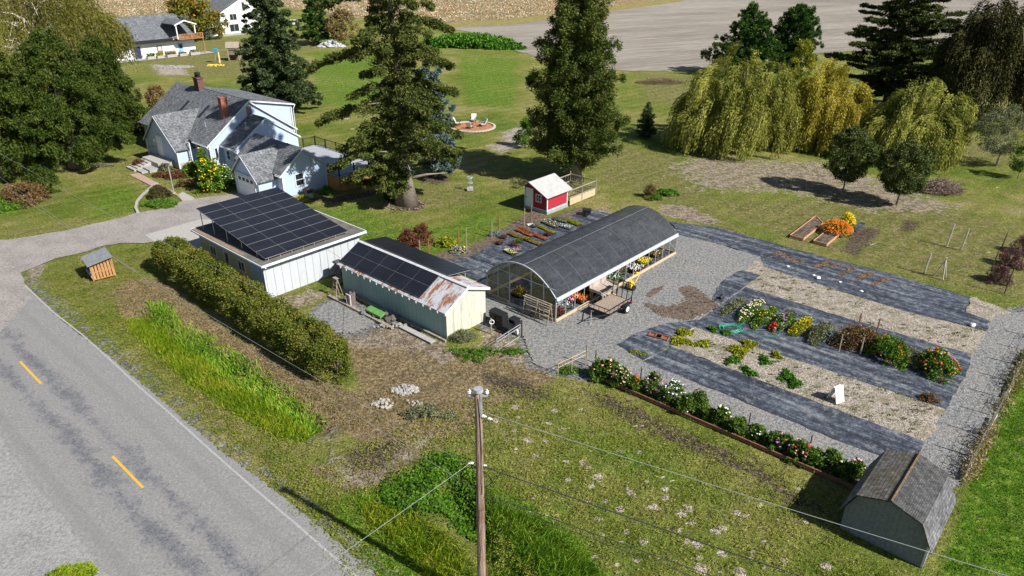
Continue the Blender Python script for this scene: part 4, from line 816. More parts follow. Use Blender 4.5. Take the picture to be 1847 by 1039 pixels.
def boards(name, c, period, vertical=True, gap=0.45, var=0.12, dirt=0.25, dirtc=(0.2, 0.17, 0.13), wide=0.04):
    """boarded wall with its joints and old weather stains"""
    m = mat(name); v = comb(m, 1, 1, 0, (0, 0, 1)) 
    sp = m.n.new('ShaderNodeSeparateXYZ'); m.l.new(v, sp.inputs[0])
    q = m.math('FRACT', m.math('MULTIPLY', sp.outputs[0 if vertical else 1], 1 / period))
    j = m.ramp(q, [(0.0, 1.0), (wide, 0.0)])
    if vertical: pass
    n = m.noise(1.0, 6, 0.75, m.vec((3.2, 3.2, 0.35))); n2 = m.noise(9, 5, 0.8)
    col = m.ramp(n2, [(0.3, tuple(x * (1 - var) for x in c)), (0.7, tuple(min(0.9, x * (1 + var)) for x in c))])
    col = m.mix(m.ramp(m.math('ADD', m.math('MULTIPLY', n, .7), m.math('MULTIPLY', n2, .3)), [(0.5, 0.0), (0.72, dirt)]), col, dirtc)
    col = m.mix(m.math('MULTIPLY', j, gap), col, (0.03, 0.03, 0.03))
    m.color(col); m.rough(0.75)
    h = m.math('SUBTRACT', q if not vertical else 1.0, m.math('MULTIPLY', j, 1.0)); m.bump(h, 0.6, 0.02); return m.m
M_SIDING = boards('blue_lap_siding', (0.46, 0.56, 0.72), 0.17, False, 0.35, 0.05, 0.10, (0.42, 0.45, 0.47), 0.12)
M_TRIM = plain('white_trim', (0.62, 0.64, 0.66), 0.6, 0.08)
M_SHING = shingle('grey_shingles', (0.115, 0.121, 0.128), (0.17, 0.177, 0.185), (0.05, 0.053, 0.056), 0.33, 0.2)
M_GLASS = plain('window_glass', (0.02, 0.025, 0.03), 0.12, 0.3, 1.5, 0.0, 0.7)
M_FOUND = plain('foundation', (0.33, 0.32, 0.30), 0.9, 0.3, 4)
M_BRICK = plain('chimney_brick', (0.30, 0.115, 0.075), 0.85, 0.4, 9)
M_BRICKD = plain('sooty_brick', (0.14, 0.07, 0.055), 0.85, 0.5, 9)
M_DARKM = plain('dark_metal', (0.03, 0.03, 0.033), 0.5, 0.3, 5, 0.4)
M_GALV = plain('galvanised_steel', (0.46, 0.48, 0.50), 0.42, 0.2, 6, 0.35)
M_WOOD = plain('weathered_wood', (0.30, 0.25, 0.19), 0.85, 0.4, 7)
M_WOODN = plain('new_lumber', (0.55, 0.41, 0.25), 0.8, 0.2, 5)
M_WOODO = boards('orange_cedar_boards', (0.36, 0.17, 0.06), 0.14, True, 0.5, 0.25, 0.35, (0.18, 0.09, 0.04), 0.12)
M_WOODR = plain('red_brown_timber', (0.22, 0.095, 0.06), 0.85, 0.4, 5)
M_POST = plain('grey_post', (0.26, 0.22, 0.16), 0.9, 0.35, 8)
M_POSTR = plain('rust_brown_post', (0.27, 0.11, 0.045), 0.85, 0.35, 8)
M_DPOST = plain('dark_stake', (0.07, 0.055, 0.04), 0.9, 0.35, 8)
M_PLASTIC = plain('black_plastic', (0.022, 0.022, 0.025), 0.45, 0.4, 8)
M_WHITE = plain('white_paint', (0.72, 0.72, 0.70), 0.6, 0.12, 4)
M_DOORW = plain('white_door', (0.78, 0.79, 0.80), 0.5, 0.06)

def window(par, face, a0, a1, z0, z1, at, name='window', bars=1, fr=M_TRIM, label=None):
    """face 'U' looks along +U at u=at, spanning a=V; face 'V' looks along -V at v=at, spanning a=U"""
    def bx(mb, p0, p1, q0, q1, d0, d1):
        if face == 'U': mb.box(at + d0, at + d1, p0, p1, q0, q1)
        else: mb.box(p0, p1, at - d1, at - d0, q0, q1)
    t = 0.09; mb = MB()
    bx(mb, a0 - t, a1 + t, z1, z1 + t, 0.003, 0.06); bx(mb, a0 - t, a1 + t, z0 - t, z0, 0.003, 0.075)
    bx(mb, a0 - t, a0, z0, z1, 0.003, 0.06); bx(mb, a1, a1 + t, z0, z1, 0.003, 0.06)
    if bars == 1: bx(mb, a0, a1, (z0 + z1) / 2 - 0.025, (z0 + z1) / 2 + 0.025, 0.003, 0.05)
    if bars == 2: bx(mb, (a0 + a1) / 2 - 0.03, (a0 + a1) / 2 + 0.03, z0, z1, 0.003, 0.05)
    if bars == 3:
        bx(mb, a0, a1, (z0 + z1) / 2 - 0.02, (z0 + z1) / 2 + 0.02, 0.003, 0.05); bx(mb, (a0 + a1) / 2 - 0.02, (a0 + a1) / 2 + 0.02, z0, z1, 0.003, 0.049)
    w = part(name, mb, fr, par, label)
    g_ = MB(); bx(g_, a0, a1, z0, z1, 0.003, 0.02); part('pane', g_, M_GLASS, w); return w
def gable_roof(mb, u0, u1, v0, v1, zr, ze, axis='U', over=0.25, t=0.12, vr=None, rake=0.2):
    """two sloping plates; axis = ridge direction; ze/zr at wall line and ridge"""
    if axis == 'U':
        c = (v0 + v1) / 2 if vr is None else vr
        for (e, s) in ((v0, -1), (v1, 1)):
            k = (zr - ze) / abs(e - c); ee = e + s * over; zz = ze - k * over
            mb.slab([(u0 - rake, c, zr + t), (u1 + rake, c, zr + t), (u1 + rake, ee, zz + t), (u0 - rake, ee, zz + t)][::(1 if s < 0 else 1)], t)
    else:
        c = (u0 + u1) / 2 if vr is None else vr
        for (e, s) in ((u0, -1), (u1, 1)):
            k = (zr - ze) / abs(e - c); ee = e + s * over; zz = ze - k * over
            mb.slab([(c, v0 - rake, zr + t), (c, v1 + rake, zr + t), (ee, v1 + rake, zz + t), (ee, v0 - rake, zz + t)], t)
    return mb
def gable_walls(mb, u0, u1, v0, v1, zr, ze, axis='U', c=None, z0=-0.1):
    mb.box(u0, u1, v0, v1, z0, ze)
    if axis == 'U':
        c = (v0 + v1) / 2 if c is None else c
        mb.add([(u0, v0, ze), (u0, v1, ze), (u0, c, zr), (u1, v0, ze), (u1, v1, ze), (u1, c, zr)], [(0, 2, 1), (3, 4, 5), (0, 3, 5, 2), (1, 2, 5, 4)])
    else:
        c = (u0 + u1) / 2 if c is None else c
        mb.add([(u0, v0, ze), (u1, v0, ze), (c, v0, zr), (u0, v1, ze), (u1, v1, ze), (c, v1, zr)], [(0, 1, 2), (3, 5, 4), (0, 2, 5, 3), (1, 4, 5, 2)])
    return mb
def rake_trim(mb, face, at, pts, w=0.16, d=0.045):
    """white barge boards following the gable line"""
    for (a, za), (b, zb) in zip(pts[:-1], pts[1:]):
        if face == 'U': mb.add([(at, a, za), (at, b, zb), (at, b, zb - w), (at, a, za - w), (at + d, a, za), (at + d, b, zb), (at + d, b, zb - w), (at + d, a, za - w)], [(0, 1, 2, 3), (7, 6, 5, 4), (0, 4, 5, 1), (1, 5, 6, 2), (2, 6, 7, 3), (3, 7, 4, 0)])
        else: mb.add([(a, at, za), (b, at, zb), (b, at, zb - w), (a, at, za - w), (a, at - d, za), (b, at - d, zb), (b, at - d, zb - w), (a, at - d, za - w)], [(3, 2, 1, 0), (4, 5, 6, 7), (1, 5, 4, 0), (2, 6, 5, 1), (3, 7, 6, 2), (0, 4, 7, 3)])

# ------------------------------------------------------------------ the blue farmhouse
H = sthing('farmhouse', 'pale blue clapboard house with grey shingle roofs and two brick chimneys', 'house', -70, 36)
w = MB()
gable_walls(w, -88, -72, 33, 43, 6.55, 2.95)                       # main block
gable_walls(w, -72.05, -69.0, 34.4, 41.6, 5.2, 2.75)               # stepped end
gable_walls(w, -66.5, -58.6, 33.15, 37.9, 4.35, 2.5)               # low wing
gable_walls(w, -82.6, -75.4, 31.0, 34.0, 5.1, 2.2, 'V')            # entry gable
gable_walls(w, -63.9, -59.6, 31.2, 33.6, 4.0, 2.1, 'V')            # garage gable
w.add([(-84, 38, 6.5), (-84, 43.02, 5.35), (-84, 43.02, 2.9), (-72.02, 38, 6.5), (-72.02, 43.02, 5.35), (-72.02, 43.02, 2.9)], [(0, 1, 2), (3, 5, 4), (1, 4, 5, 2)])
part('wall', w, M_SIDING, H)
r = MB()
gable_roof(r, -88, -72, 33, 43, 6.55, 2.95, over=0.35)
gable_roof(r, -71.8, -69.0, 34.4, 41.6, 5.2, 2.75, over=0.3, rake=0.12)
gable_roof(r, -66.6, -58.6, 33.15, 37.9, 4.35, 2.5, over=0.3)
# entry and garage gables run back into the main slopes
for (u0, u1, v0, zr, ze, vend) in ((-82.6, -75.4, 31.0, 5.1, 2.2, 36.1), (-63.9, -59.6, 31.2, 4.0, 2.1, 35.1)):
    c = (u0 + u1) / 2; kk = (zr - ze) / (c - u0)
    for e, s in ((u0, -1), (u1, 1)):
        ee = e + s * 0.3; zz = ze - kk * 0.3
        vlow = 33.0 if u0 < -70 else 33.1
        r.slab([(c, v0 - 0.25, zr + 0.125), (c, vend, zr + 0.125), (ee, vlow, zz + 0.125), (ee, v0 - 0.25, zz + 0.125)], 0.12)
r.slab([(-84.1, 38.0, 6.72), (-71.85, 38.0, 6.72), (-71.85, 43.4, 5.55), (-84.1, 43.4, 5.55)], 0.13)
roof = part('roof', r, M_SHING, H)
t = MB()
rake_trim(t, 'U', -71.78, [(32.6, 2.72), (38.0, 6.64), (43.35, 2.75)], 0.17, 0.05)
rake_trim(t, 'U', -71.79, [(38.05, 6.68), (43.4, 5.5)], 0.15, 0.05)
rake_trim(t, 'U', -68.86, [(34.1, 2.62), (38.0, 5.26), (41.9, 2.62)])
rake_trim(t, 'U', -58.38, [(32.85, 2.33), (35.52, 4.43), (38.2, 2.33)])
rake_trim(t, 'V', 30.73, [(-82.9, 2.02), (-79.0, 5.16), (-75.1, 2.02)])
rake_trim(t, 'V', 30.93, [(-64.2, 1.9), (-61.75, 4.06), (-59.3, 1.9)])
for (u, v0, v1, z) in ((-71.9, 32.9, 33.02, 2.9), (-68.9, 34.3, 34.42, 2.7), (-58.5, 33.05, 33.17, 2.4), (-58.5, 37.85, 37.97, 2.4), (-75.3, 30.9, 31.02, 2.1), (-82.7, 30.9, 31.02, 2.1), (-71.9, 42.95, 43.07, 5.2)):
    t.box(u - 0.11, u + 0.004, v0, v1, 0, z)
t.box(-75.1, -72, 32.62, 32.70, 2.68, 2.80); t.box(-88.3, -82.9, 32.62, 32.70, 2.68, 2.80); t.box(-71.8, -68.8, 34.04, 34.12, 2.50, 2.62); t.box(-59.3, -58.4, 32.8, 32.88, 2.24, 2.36)
part('trim', t, M_TRIM, H)
f = MB(); f.box(-88.03, -71.97, 32.97, 43.03, -0.2, 0.55); f.box(-82.63, -75.37, 30.97, 34, -0.2, 0.6); f.box(-66.5, -58.57, 33.2, 37.93, -0.2, 0.15)
part('foundation', f, M_FOUND, H)
# gutters and downpipes
gt = MB()
for a, b in (((-75.0, 32.6, 2.66), (-71.7, 32.6, 2.66)), ((-71.65, 34.02, 2.5), (-68.8, 34.02, 2.5)), ((-59.2, 32.78, 2.22), (-58.3, 32.78, 2.22)), ((-84, 43.45, 5.38), (-71.8, 43.45, 5.38))): gt.tube(a, b, 0.06, n=6)
gt.path([(-71.75, 32.6, 2.6), (-71.85, 32.9, 2.3), (-71.85, 32.9, 0.1)], 0.04); gt.path([(-68.82, 34.02, 2.45), (-68.84, 34.3, 2.2), (-68.84, 34.3, 0.1)], 0.04); gt.path([(-71.8, 43.45, 5.35), (-71.75, 43.15, 5.0), (-71.75, 43.15, 0.1)], 0.04); gt.path([(-58.3, 38.1, 2.3), (-58.45, 38.0, 2.0), (-58.45, 38.0, 0.1)], 0.04)
part('gutter', gt, M_TRIM, H)
c = MB(); c.box(-82.9, -81.9, 37.6, 38.3, 6.0, 7.75); c.box(-83.0, -81.8, 37.5, 38.4, 7.75, 7.87)
ch = part('chimney', c, M_BRICKD, H, 'sooty brick chimney with a black cowl')
c = MB(); c.box(-82.75, -82.05, 37.75, 38.15, 7.87, 8.05); c.ball((-82.4, 37.95, 8.25), 0.34, 10, 5, 0.7); part('chimney_cowl', c, M_DARKM, ch)
c = MB(); c.box(-73.6, -72.95, 35.55, 36.25, 4.6, 7.05); c.box(-73.66, -72.89, 35.49, 36.31, 7.05, 7.15); part('chimney', c, M_BRICK, H, 'slim red brick chimney')
for u, v in ((-82.1, 35.6), (-77.6, 35.7)):
    z = 2.95 + 3.6 * (v - 33) / 5 + 0.13; k = 3.6 / 5
    s = MB(); s.slab([(u - .24, v - .7, z - .7 * k + .06), (u + .24, v - .7, z - .7 * k + .06), (u + .24, v + .7, z + .7 * k + .06), (u - .24, v + .7, z + .7 * k + .06)], 0.1)
    sk = part('skylight', s, M_DARKM, roof)
    s = MB(); s.slab([(u - .17, v - .6, z - .6 * k + .075), (u + .17, v - .6, z - .6 * k + .075), (u + .17, v + .6, z + .6 * k + .075), (u - .17, v + .6, z + .6 * k + .075)], 0.02); part('pane', s, M_GLASS, sk)
v_ = MB(); v_.tube((-74.8, 34.3, 3.8), (-74.8, 34.3, 4.55), 0.04); v_.tube((-70.5, 36.6, 4.3), (-70.5, 36.6, 4.85), 0.07); part('roof_vent', v_, M_GALV, roof)
v_ = MB(); v_.box(-71.99, -71.93, 37.7, 38.3, 5.2, 6.0); part('gable_vent', v_, plain('vent', (0.22, 0.16, 0.16), .8), H)
window(H, 'V', -74.75, -73.9, 0.95, 2.45, 33.0); window(H, 'V', -73.1, -72.4, 1.1, 2.2, 33.0)
window(H, 'U', 33.5, 33.75, 1.3, 2.35, -72.0, bars=0); window(H, 'U', 38.5, 40.3, 1.0, 2.2, -69.0, bars=2)
window(H, 'V', -71.2, -70.6, 1.2, 2.1, 34.4); window(H, 'V', -69.9, -69.4, 1.1, 2.1, 34.4, bars=2)
window(H, 'U', 34.5, 35.3, 0.95, 2.05, -58.6); window(H, 'U', 39.7, 40.5, 3.3, 4.0, -72.0, bars=0)
d = MB(); d.box(-79.8, -78.7, 30.93, 30.997, 0.75, 2.85); dd = part('front_door', d, M_DOORW, H)
d = MB(); d.box(-79.98, -79.82, 30.92, 30.995, 0.7, 2.95); d.box(-78.68, -78.52, 30.92, 30.995, 0.7, 2.95); d.box(-79.98, -78.52, 30.9, 30.995, 2.87, 3.02); part('door_frame', d, M_TRIM, dd)
for u in (-80.5, -78.1):
    d = MB(); d.box(u - .07, u + .07, 30.85, 30.99, 2.1, 2.4); part('porch_light', d, M_WHITE, H)
d = MB(); d.box(-63.3, -60.25, 31.14, 31.19, 0.02, 1.95)
for z in (0.5, 0.98, 1.46): d.box(-63.3, -60.25, 31.12, 31.14, z - 0.012, z + 0.012)
gd = part('garage_door', d, M_DOORW, H)
d = MB()
for k in range(4): d.box(-63.0 + k * 0.72, -62.6 + k * 0.72, 31.105, 31.135, 1.53, 1.82)
part('pane', d, M_GLASS, gd)
d = MB(); d.box(-63.5, -63.32, 31.08, 31.19, 0, 2.05); d.box(-60.23, -60.05, 31.08, 31.19, 0, 2.05); d.box(-63.5, -60.05, 31.07, 31.19, 2.05, 2.2); part('door_frame', d, M_TRIM, gd)
d = MB(); d.tube((-58.5, 36.25, 2.0), (-58.5, 36.25, 4.0), 0.025); d.box(-58.6, -58.42, 36.15, 36.35, 1.75, 2.2); d.box(-58.6, -58.45, 35.65, 35.9, 1.0, 1.6); part('electric_meter', d, M_GALV, H)
# lattice beside the entry
d = MB()
for k in range(9): d.tube((-75.3, 32.2, 0.6 + k * 0.25), (-74.8, 32.2, 0.4 + k * 0.25), 0.018, n=4); d.tube((-75.3, 32.2, 0.35 + k * 0.25), (-74.8, 32.2, 0.6 + k * 0.25), 0.018, n=4)
d.box(-75.34, -75.27, 32.15, 32.25, 0, 2.7); d.box(-74.84, -74.77, 32.15, 32.25, 0, 2.7); d.box(-75.3, -74.8, 32.15, 32.25, 2.6, 2.7)
part('trellis', d, M_TRIM, H)
# front steps
st = sthing('front_steps', 'concrete front steps with a flared landing below the white front door', 'steps', -79.2, 28.5)
s = MB(); s.box(-80.6, -76.6, 29.3, 31.0, -0.1, 0.72); part('landing', s, M_CONC, st)
s = MB()
for k in range(5): s.box(-80.4, -78.3, 29.3 - (k + 1) * 0.38, 29.3 - k * 0.38, -0.1, 0.60 - k * 0.12)
part('tread', s, M_CONC, st)
s = MB(); s.path([(-80.55, 31, 1.6), (-80.55, 29.3, 1.6), (-80.55, 27.5, 0.9)], 0.02)
for v, z in ((31, .7), (29.3, .7), (27.5, 0)): s.tube((-80.55, v, z), (-80.55, v, z + 0.9), 0.018)
part('handrail', s, M_DARKM, st)
s = MB(); s.box(-78.25, -76.6, 28.3, 29.25, -0.1, 0.25); s.box(-78.25, -76.9, 27.6, 28.25, -0.1, 0.12); part('stone_edging', s, M_FOUND, st)

# ------------------------------------------------------------------ raised deck
D = sthing('deck', 'raised grey deck with a black mesh railing and orange board skirt behind the blue house', 'deck', -62, 41)
fz = 1.45
s = MB()
for k in range(46): s.box(-68.4 + k * 0.26, -68.16 + k * 0.26, 38.0, 43.4, fz - 0.06, fz)
part('deck_floor', s, plain('deck_boards', (0.34, 0.35, 0.37), 0.75, 0.2, 3), D)
s = MB(); s.box(-56.56, -56.48, 37.9, 43.4, 0, fz - 0.08); s.box(-58.4, -56.5, 37.85, 37.92, 0, fz - 0.08); part('skirt', s, M_WOODO, D)
def railing(par, pts, zb, h, every=1.9, name='railing', bal=True):
    mb = MB()
    for a, b in zip(pts[:-1], pts[1:]):
        a = Vector(a).to_3d() if len(a) == 3 else Vector((a[0], a[1], 0)); b = Vector((b[0], b[1], 0)); L = (b - a).length; n = max(1, round(L / every))
        for z in (zb + 0.12, zb + h): mb.tube(a + Vector((0, 0, z)), b + Vector((0, 0, z)), 0.035, n=4)
        for k in range(n + 1):
            p = a.lerp(b, k / n); mb.box(p.x - 0.05, p.x + 0.05, p.y - 0.05, p.y + 0.05, zb, zb + h + 0.08)
        if bal:
            for k in range(int(L / 0.16)):
                p = a.lerp(b, (k + 0.5) * 0.16 / L); mb.tube(p + Vector((0, 0, zb + 0.12)), p + Vector((0, 0, zb + h)), 0.010, n=3)
    return part(name, mb, M_DARKM, par)
railing(D, [(-58.4, 38.0), (-56.55, 38.0), (-56.55, 43.3)], fz, 0.95)
railing(D, [(-56.6, 43.3), (-68.4, 43.3), (-68.4, 41.8)], fz, 0.95)
s = MB()
for u in (-56.6, -60, -64, -68): 
    for v in (38.2, 40.6, 43.2): s.box(u - .06, u + .06, v - .06, v + .06, -0.1, fz - 0.06)
part('post', s, M_WOODR, D)

# ------------------------------------------------------------------ garage with the tilted solar array
G_ = sthing('garage', 'flat roofed garage with cream side, white boarded end and a tilted solar array', 'garage', -45.8, 25)
w = MB(); w.box(-50.3, -41.3, 21.0, 28.85, -0.1, 2.5); part('wall', w, boards('cream_lap_siding', (0.56, 0.49, 0.33), 0.2, False, 0.28, 0.06, 0.1, (0.4, 0.36, 0.27), 0.1), G_)
w = MB(); w.box(-41.3, -41.25, 21.0, 28.85, -0.05, 2.46)
part('cladding', w, boards('white_panel_cladding', (0.46, 0.485, 0.51), 0.61, True, 0.8, 0.07, 0.45, (0.36, 0.35, 0.31), 0.075), G_, 'white vertical boards with grey streaks')
w = MB(); w.box(-43.0, -41.3, 20.95, 20.998, -0.05, 2.46); part('cladding', w, boards('blue_panel_cladding', (0.36, 0.47, 0.60), 0.42, True, 0.8, 0.06, 0.2, (0.2, 0.25, 0.3), 0.06), G_, 'faded blue vertical boards')
M_ROOFF = plain('felt_roof', (0.135, 0.125, 0.11), 0.9, 0.4, 1.2)
r = MB(); r.slab([(-50.75, 20.7, 2.62), (-40.85, 20.7, 2.62), (-40.85, 29.15, 2.66), (-50.75, 29.15, 2.66)], 0.08); rf = part('roof', r, M_ROOFF, G_)
r = MB(); r.box(-50.8, -40.8, 20.64, 20.70, 2.50, 2.61); r.box(-40.85, -40.79, 20.7, 29.2, 2.50, 2.64); r.box(-50.83, -50.75, 20.7, 29.2, 2.42, 2.66); r.box(-50.8, -40.8, 29.15, 29.22, 2.42, 2.68); part('fascia', r, M_TRIM, G_)
r = MB(); r.box(-50.75, -43.6, 20.72, 21.0, 2.625, 2.65); part('drip_board', r, plain('tan_board', (0.26, 0.18, 0.12), .9, .3), G_)
r = MB(); r.tube((-40.75, 20.7, 2.53), (-40.75, 29.2, 2.53), 0.035); r.path([(-40.75, 20.9, 2.45), (-41.1, 20.9, 2.2), (-41.1, 20.9, 0.15), (-40.7, 20.7, 0.05)], 0.05); part('gutter', r, M_TRIM, G_)
for a0, a1, z0, z1, b in ((-48.7, -47.9, 1.2, 1.85, 2), (-46.55, -46.05, 0.95, 1.95, 0), (-44.7, -43.9, 1.15, 1.85, 2)): window(G_, 'V', a0, a1, z0, z1, 21.0, bars=b)
def solar_mat():
    m = mat('solar_glass'); n = m.noise(0.5, 5, 0.7); n2 = m.noise(14, 3, 0.8)
    c = m.ramp(n, [(0.3, (0.009, 0.010, 0.014)), (0.7, (0.018, 0.019, 0.025))]); c = m.mix(m.ramp(n2, [(0.66, 0.0), (0.8, 0.25)]), c, (0.08, 0.08, 0.09))
    m.color(c); m.rough(0.3); m.b.inputs['Specular IOR Level'].default_value = 0.45; return m.m
M_SOLAR = solar_mat(); M_FRAME = plain('panel_frame', (0.20, 0.19, 0.19), 0.5, 0.1)
def array(par, O, A, B, na, nb, gap_a=0.035, gap_b=0.015, label=None):
    """solar panels on a sloping plane: O corner, A and B edge vectors"""
    O, A, B = Vector(O), Vector(A), Vector(B); N = A.cross(B).normalized()
    if N.z < 0: N = -N
    fr = MB(); fr.slab([O - N * .012, O + A - N * .012, O + A + B - N * .012, O + B - N * .012], 0.035, N)
    ra = part('solar_rack', fr, M_FRAME, par, label)
    for i in range(na):
        for j in range(nb):
            a0, a1 = i / na, (i + 1) / na; b0, b1 = j / nb, (j + 1) / nb
            ga, gb = gap_a / A.length / 2, gap_b / B.length / 2
            p = [O + A * (a0 + ga) + B * (b0 + gb), O + A * (a1 - ga) + B * (b0 + gb), O + A * (a1 - ga) + B * (b1 - gb), O + A * (a0 + ga) + B * (b1 - gb)]
            mb = MB(); mb.slab([q + N * 0.006 for q in p], 0.03, N); part('solar_panel', mb, M_SOLAR, ra)
    return ra
array(G_, (-50.45, 21.25, 4.22), (9.15, 0, -1.37), (0, 6.75, 0), 8, 4, 0.07, 0.035)
s = MB()
for v in (21.4, 24.6, 27.8):
    for u in (-50.2, -48.5, -46.6, -44.6, -42.6):
        z = 4.22 - 1.37 * (u + 50.45) / 9.15 - 0.06; s.tube((u, v, 2.6), (u, v, z), 0.035, n=6)
    s.tube((-50.4, v, 4.14), (-41.5, v, 2.82), 0.035, n=4)
for k in range(8): s.tube((-41.35, 21.5 + k * 0.9, 2.62), (-41.35, 21.5 + k * 0.9, 2.86), 0.02, n=4)
part('solar_legs', s, M_GALV, G_)


# ------------------------------------------------------------------ teal shed with rusty roof
K = sthing('long_shed', 'long teal shed with a rusted tin roof half covered by solar panels', 'shed', -33.4, 27)
w = MB()
u0, u1, v0, v1 = -38.7, -28.2, 25.35, 28.75
w.box(u0, u1, v0, v1, -0.1, 1.98)
w.add([(u0, v0, 1.98), (u0, v1, 2.25), (u0, 27.1, 2.88), (u1, v0, 1.98), (u1, v1, 2.25), (u1, 27.1, 2.88), (u0, v1, 1.98), (u1, v1, 1.98)], [(0, 2, 1, 6), (3, 7, 4, 5), (6, 1, 4, 7)])
part('wall', w, boards('teal_boards', (0.30, 0.43, 0.40), 0.4, True, 0.7, 0.06, 0.3, (0.2, 0.25, 0.22), 0.08), K, 'teal vertical boarded wall')
w = MB(); w.add([(u1 + .01, v0, -0.05), (u1 + .01, v1, -0.05), (u1 + .01, v1, 2.22), (u1 + .01, 27.1, 2.86), (u1 + .01, v0, 1.95), (u1 + .04, v0, -0.05), (u1 + .04, v1, -0.05), (u1 + .04, v1, 2.22), (u1 + .04, 27.1, 2.86), (u1 + .04, v0, 1.95)], [(4, 3, 2, 1, 0), (5, 6, 7, 8, 9), (0, 5, 9, 4), (1, 2, 7, 6), (0, 1, 6, 5)])
part('cladding', w, boards('cream_stained_boards', (0.55, 0.53, 0.42), 0.3, True, 0.15, 0.06, 0.75, (0.26, 0.28, 0.24), 0.08), K, 'cream end wall with grey mildew')
m = mat('rusted_tin'); n = m.noise(1.5, 6, 0.75, m.vec((1.6, 0.5, 1))); n2 = m.noise(12, 4, 0.8); cr = m.wave(5.2, m.vec(), 'X')
c = m.mix(m.ramp(m.math('ADD', m.math('MULTIPLY', n, .75), m.math('MULTIPLY', n2, .25)), [(0.49, 0.0), (0.58, 1.0)]), m.ramp(n2, [(.3, (0.44, 0.44, 0.46)), (.7, (0.62, 0.62, 0.64))]), m.ramp(n2, [(.3, (0.22, 0.085, 0.035)), (.7, (0.38, 0.17, 0.085))]))
m.color(c); m.rough(0.6); m.b.inputs['Metallic'].default_value = 0.15; m.bump(cr, 0.6, 0.03); M_TIN = m.m
r = MB(); r.slab([(u0 - .15, 27.1, 3.0), (u1 + .22, 27.1, 3.0), (u1 + .22, 25.08, 1.93), (u0 - .15, 25.08, 1.93)], 0.035); r.slab([(u0 - .15, 27.1, 3.0), (u1 + .22, 27.1, 3.0), (u1 + .22, 29.0, 2.28), (u0 - .15, 29.0, 2.28)], 0.035)
rf = part('roof', r, M_TIN, K)
r = MB(); r.box(u0 - .15, u1 + .24, 26.96, 27.24, 2.985, 3.03); part('ridge_cap', r, plain('zinc', (0.6, 0.6, 0.62), 0.5, 0.25, 3, 0.2), rf)
r = MB(); rake_trim(r, 'U', u1 + .2, [(25.08, 1.92), (27.1, 2.98), (29.0, 2.26)], 0.16, 0.04)
for k in range(16): r.box(u0 + 0.3 + k * 0.65, u0 + 0.38 + k * 0.65, 25.02, 25.12, 1.78, 1.9)
part('trim', r, M_TRIM, K)
k_ = (3.0 - 1.93) / 2.02
array(K, (u0 + 0.0, 25.25, 1.93 + .17 * k_ + 0.12), (8.3, 0, 0), (0, 1.72, 1.72 * k_), 5, 2, 0.035, 0.035, 'solar rows on the near roof slope')
array(K, (u0 + 0.1, 27.35, 3.05), (8.6, 0, 0), (0, 1.95, -0.28), 5, 2, 0.02, 0.04, 'solar rows raised over the far roof slope')
s = MB()
for u in (-38.3, -36, -34, -32, -30.3):
    for v in (27.5, 29.1): s.tube((u, v, 2.2 if v > 28 else 2.85), (u, v, 3.05 - .28 * (v - 27.35) / 1.95), 0.025, n=4)
part('solar_legs', s, M_GALV, K)
w = MB(); w.box(-38.9, -28.0, 25.02, 25.16, -0.05, 0.1); part('sill_timber', w, M_WOOD, K)

# ------------------------------------------------------------------ hoop house
Q = sthing('hoop_house', 'long hoop greenhouse under dark shade cloth with open sides', 'greenhouse', -27.6, 38.9)
def arch(x, lift=0.0): return 1.62 + (1.50 + lift) * (1 - abs(x / 3.0) ** 2.15)
va, vb = 31.5, 46.3; NX = 28; NV = 40; cx_ = -27.6
m = mat('shade_cloth'); n = m.noise(0.9, 5, 0.7); n2 = m.noise(7, 5, 0.8); wv = m.noise(2.2, 4, 0.7, m.vec((2.5, 0.6, 1)), 0.6)
c = m.ramp(m.math('ADD', m.math('MULTIPLY', n, .5), m.math('MULTIPLY', wv, .5)), [(0.38, (0.018, 0.021, 0.027)), (0.62, (0.050, 0.056, 0.066))]); c = m.mix(m.ramp(n2, [(.55, 0.), (.75, .4)]), c, (0.08, 0.08, 0.085))
m.color(c); m.rough(0.85)
tb_ = m.n.new('ShaderNodeBsdfTransparent'); tb_.inputs[0].default_value = (1, 1, 1, 1); mx = m.n.new('ShaderNodeMixShader'); mx.inputs[0].default_value = 0.16
m.l.new(m.b.outputs[0], mx.inputs[1]); m.l.new(tb_.outputs[0], mx.inputs[2]); m.l.new(mx.outputs[0], m.n['Material Output'].inputs[0]); m.bump(wv, 0.35, 0.05); M_SHADE = m.m
mb = MB(); rg = random.Random(3)
for j in range(NV + 1):
    v = va + (vb - va) * j / NV
    for i in range(NX + 1):
        x = -3.03 + 6.06 * i / NX; sag = 0.035 * math.sin(math.pi * (j % 4) / 4) if 0 < j < NV else 0
        mb.v.append((cx_ + x, v, arch(min(3, max(-3, x))) + 0.05 - sag + rg.gauss(0, .004)))
for j in range(NV):
    for i in range(NX):
        b = j * (NX + 1) + i; mb.f.append((b, b + 1, b + NX + 2, b + NX + 1)); mb.mi.append(0)
part('shade_cloth', mb, M_SHADE, Q, smooth=True)
M_SEAM = plain('pale_seam', (0.17, 0.17, 0.18), 0.6, 0.2)
s = MB()
for k in range(1, 10):
    v = va + (vb - va) * k / 10
    s.path([(cx_ + x, v, arch(x) + 0.062) for x in np.linspace(0.3, 2.85, 12)], 0.014, 4)
s.tube((cx_ + 0.25, va, 3.19), (cx_ + 0.25, vb, 3.19), 0.018, n=4)
part('seam', s, M_SEAM, Q)
s = MB()
for k in range(11):
    v = va + (vb - va) * k / 10
    s.path([(cx_ + 3 * c_, v, 0) if abs(c_) == 1.0001 else (cx_ + 3 * c_, v, arch(3 * c_) + 0.0) for c_ in np.linspace(-1, 1, 17)], 0.026, 5)
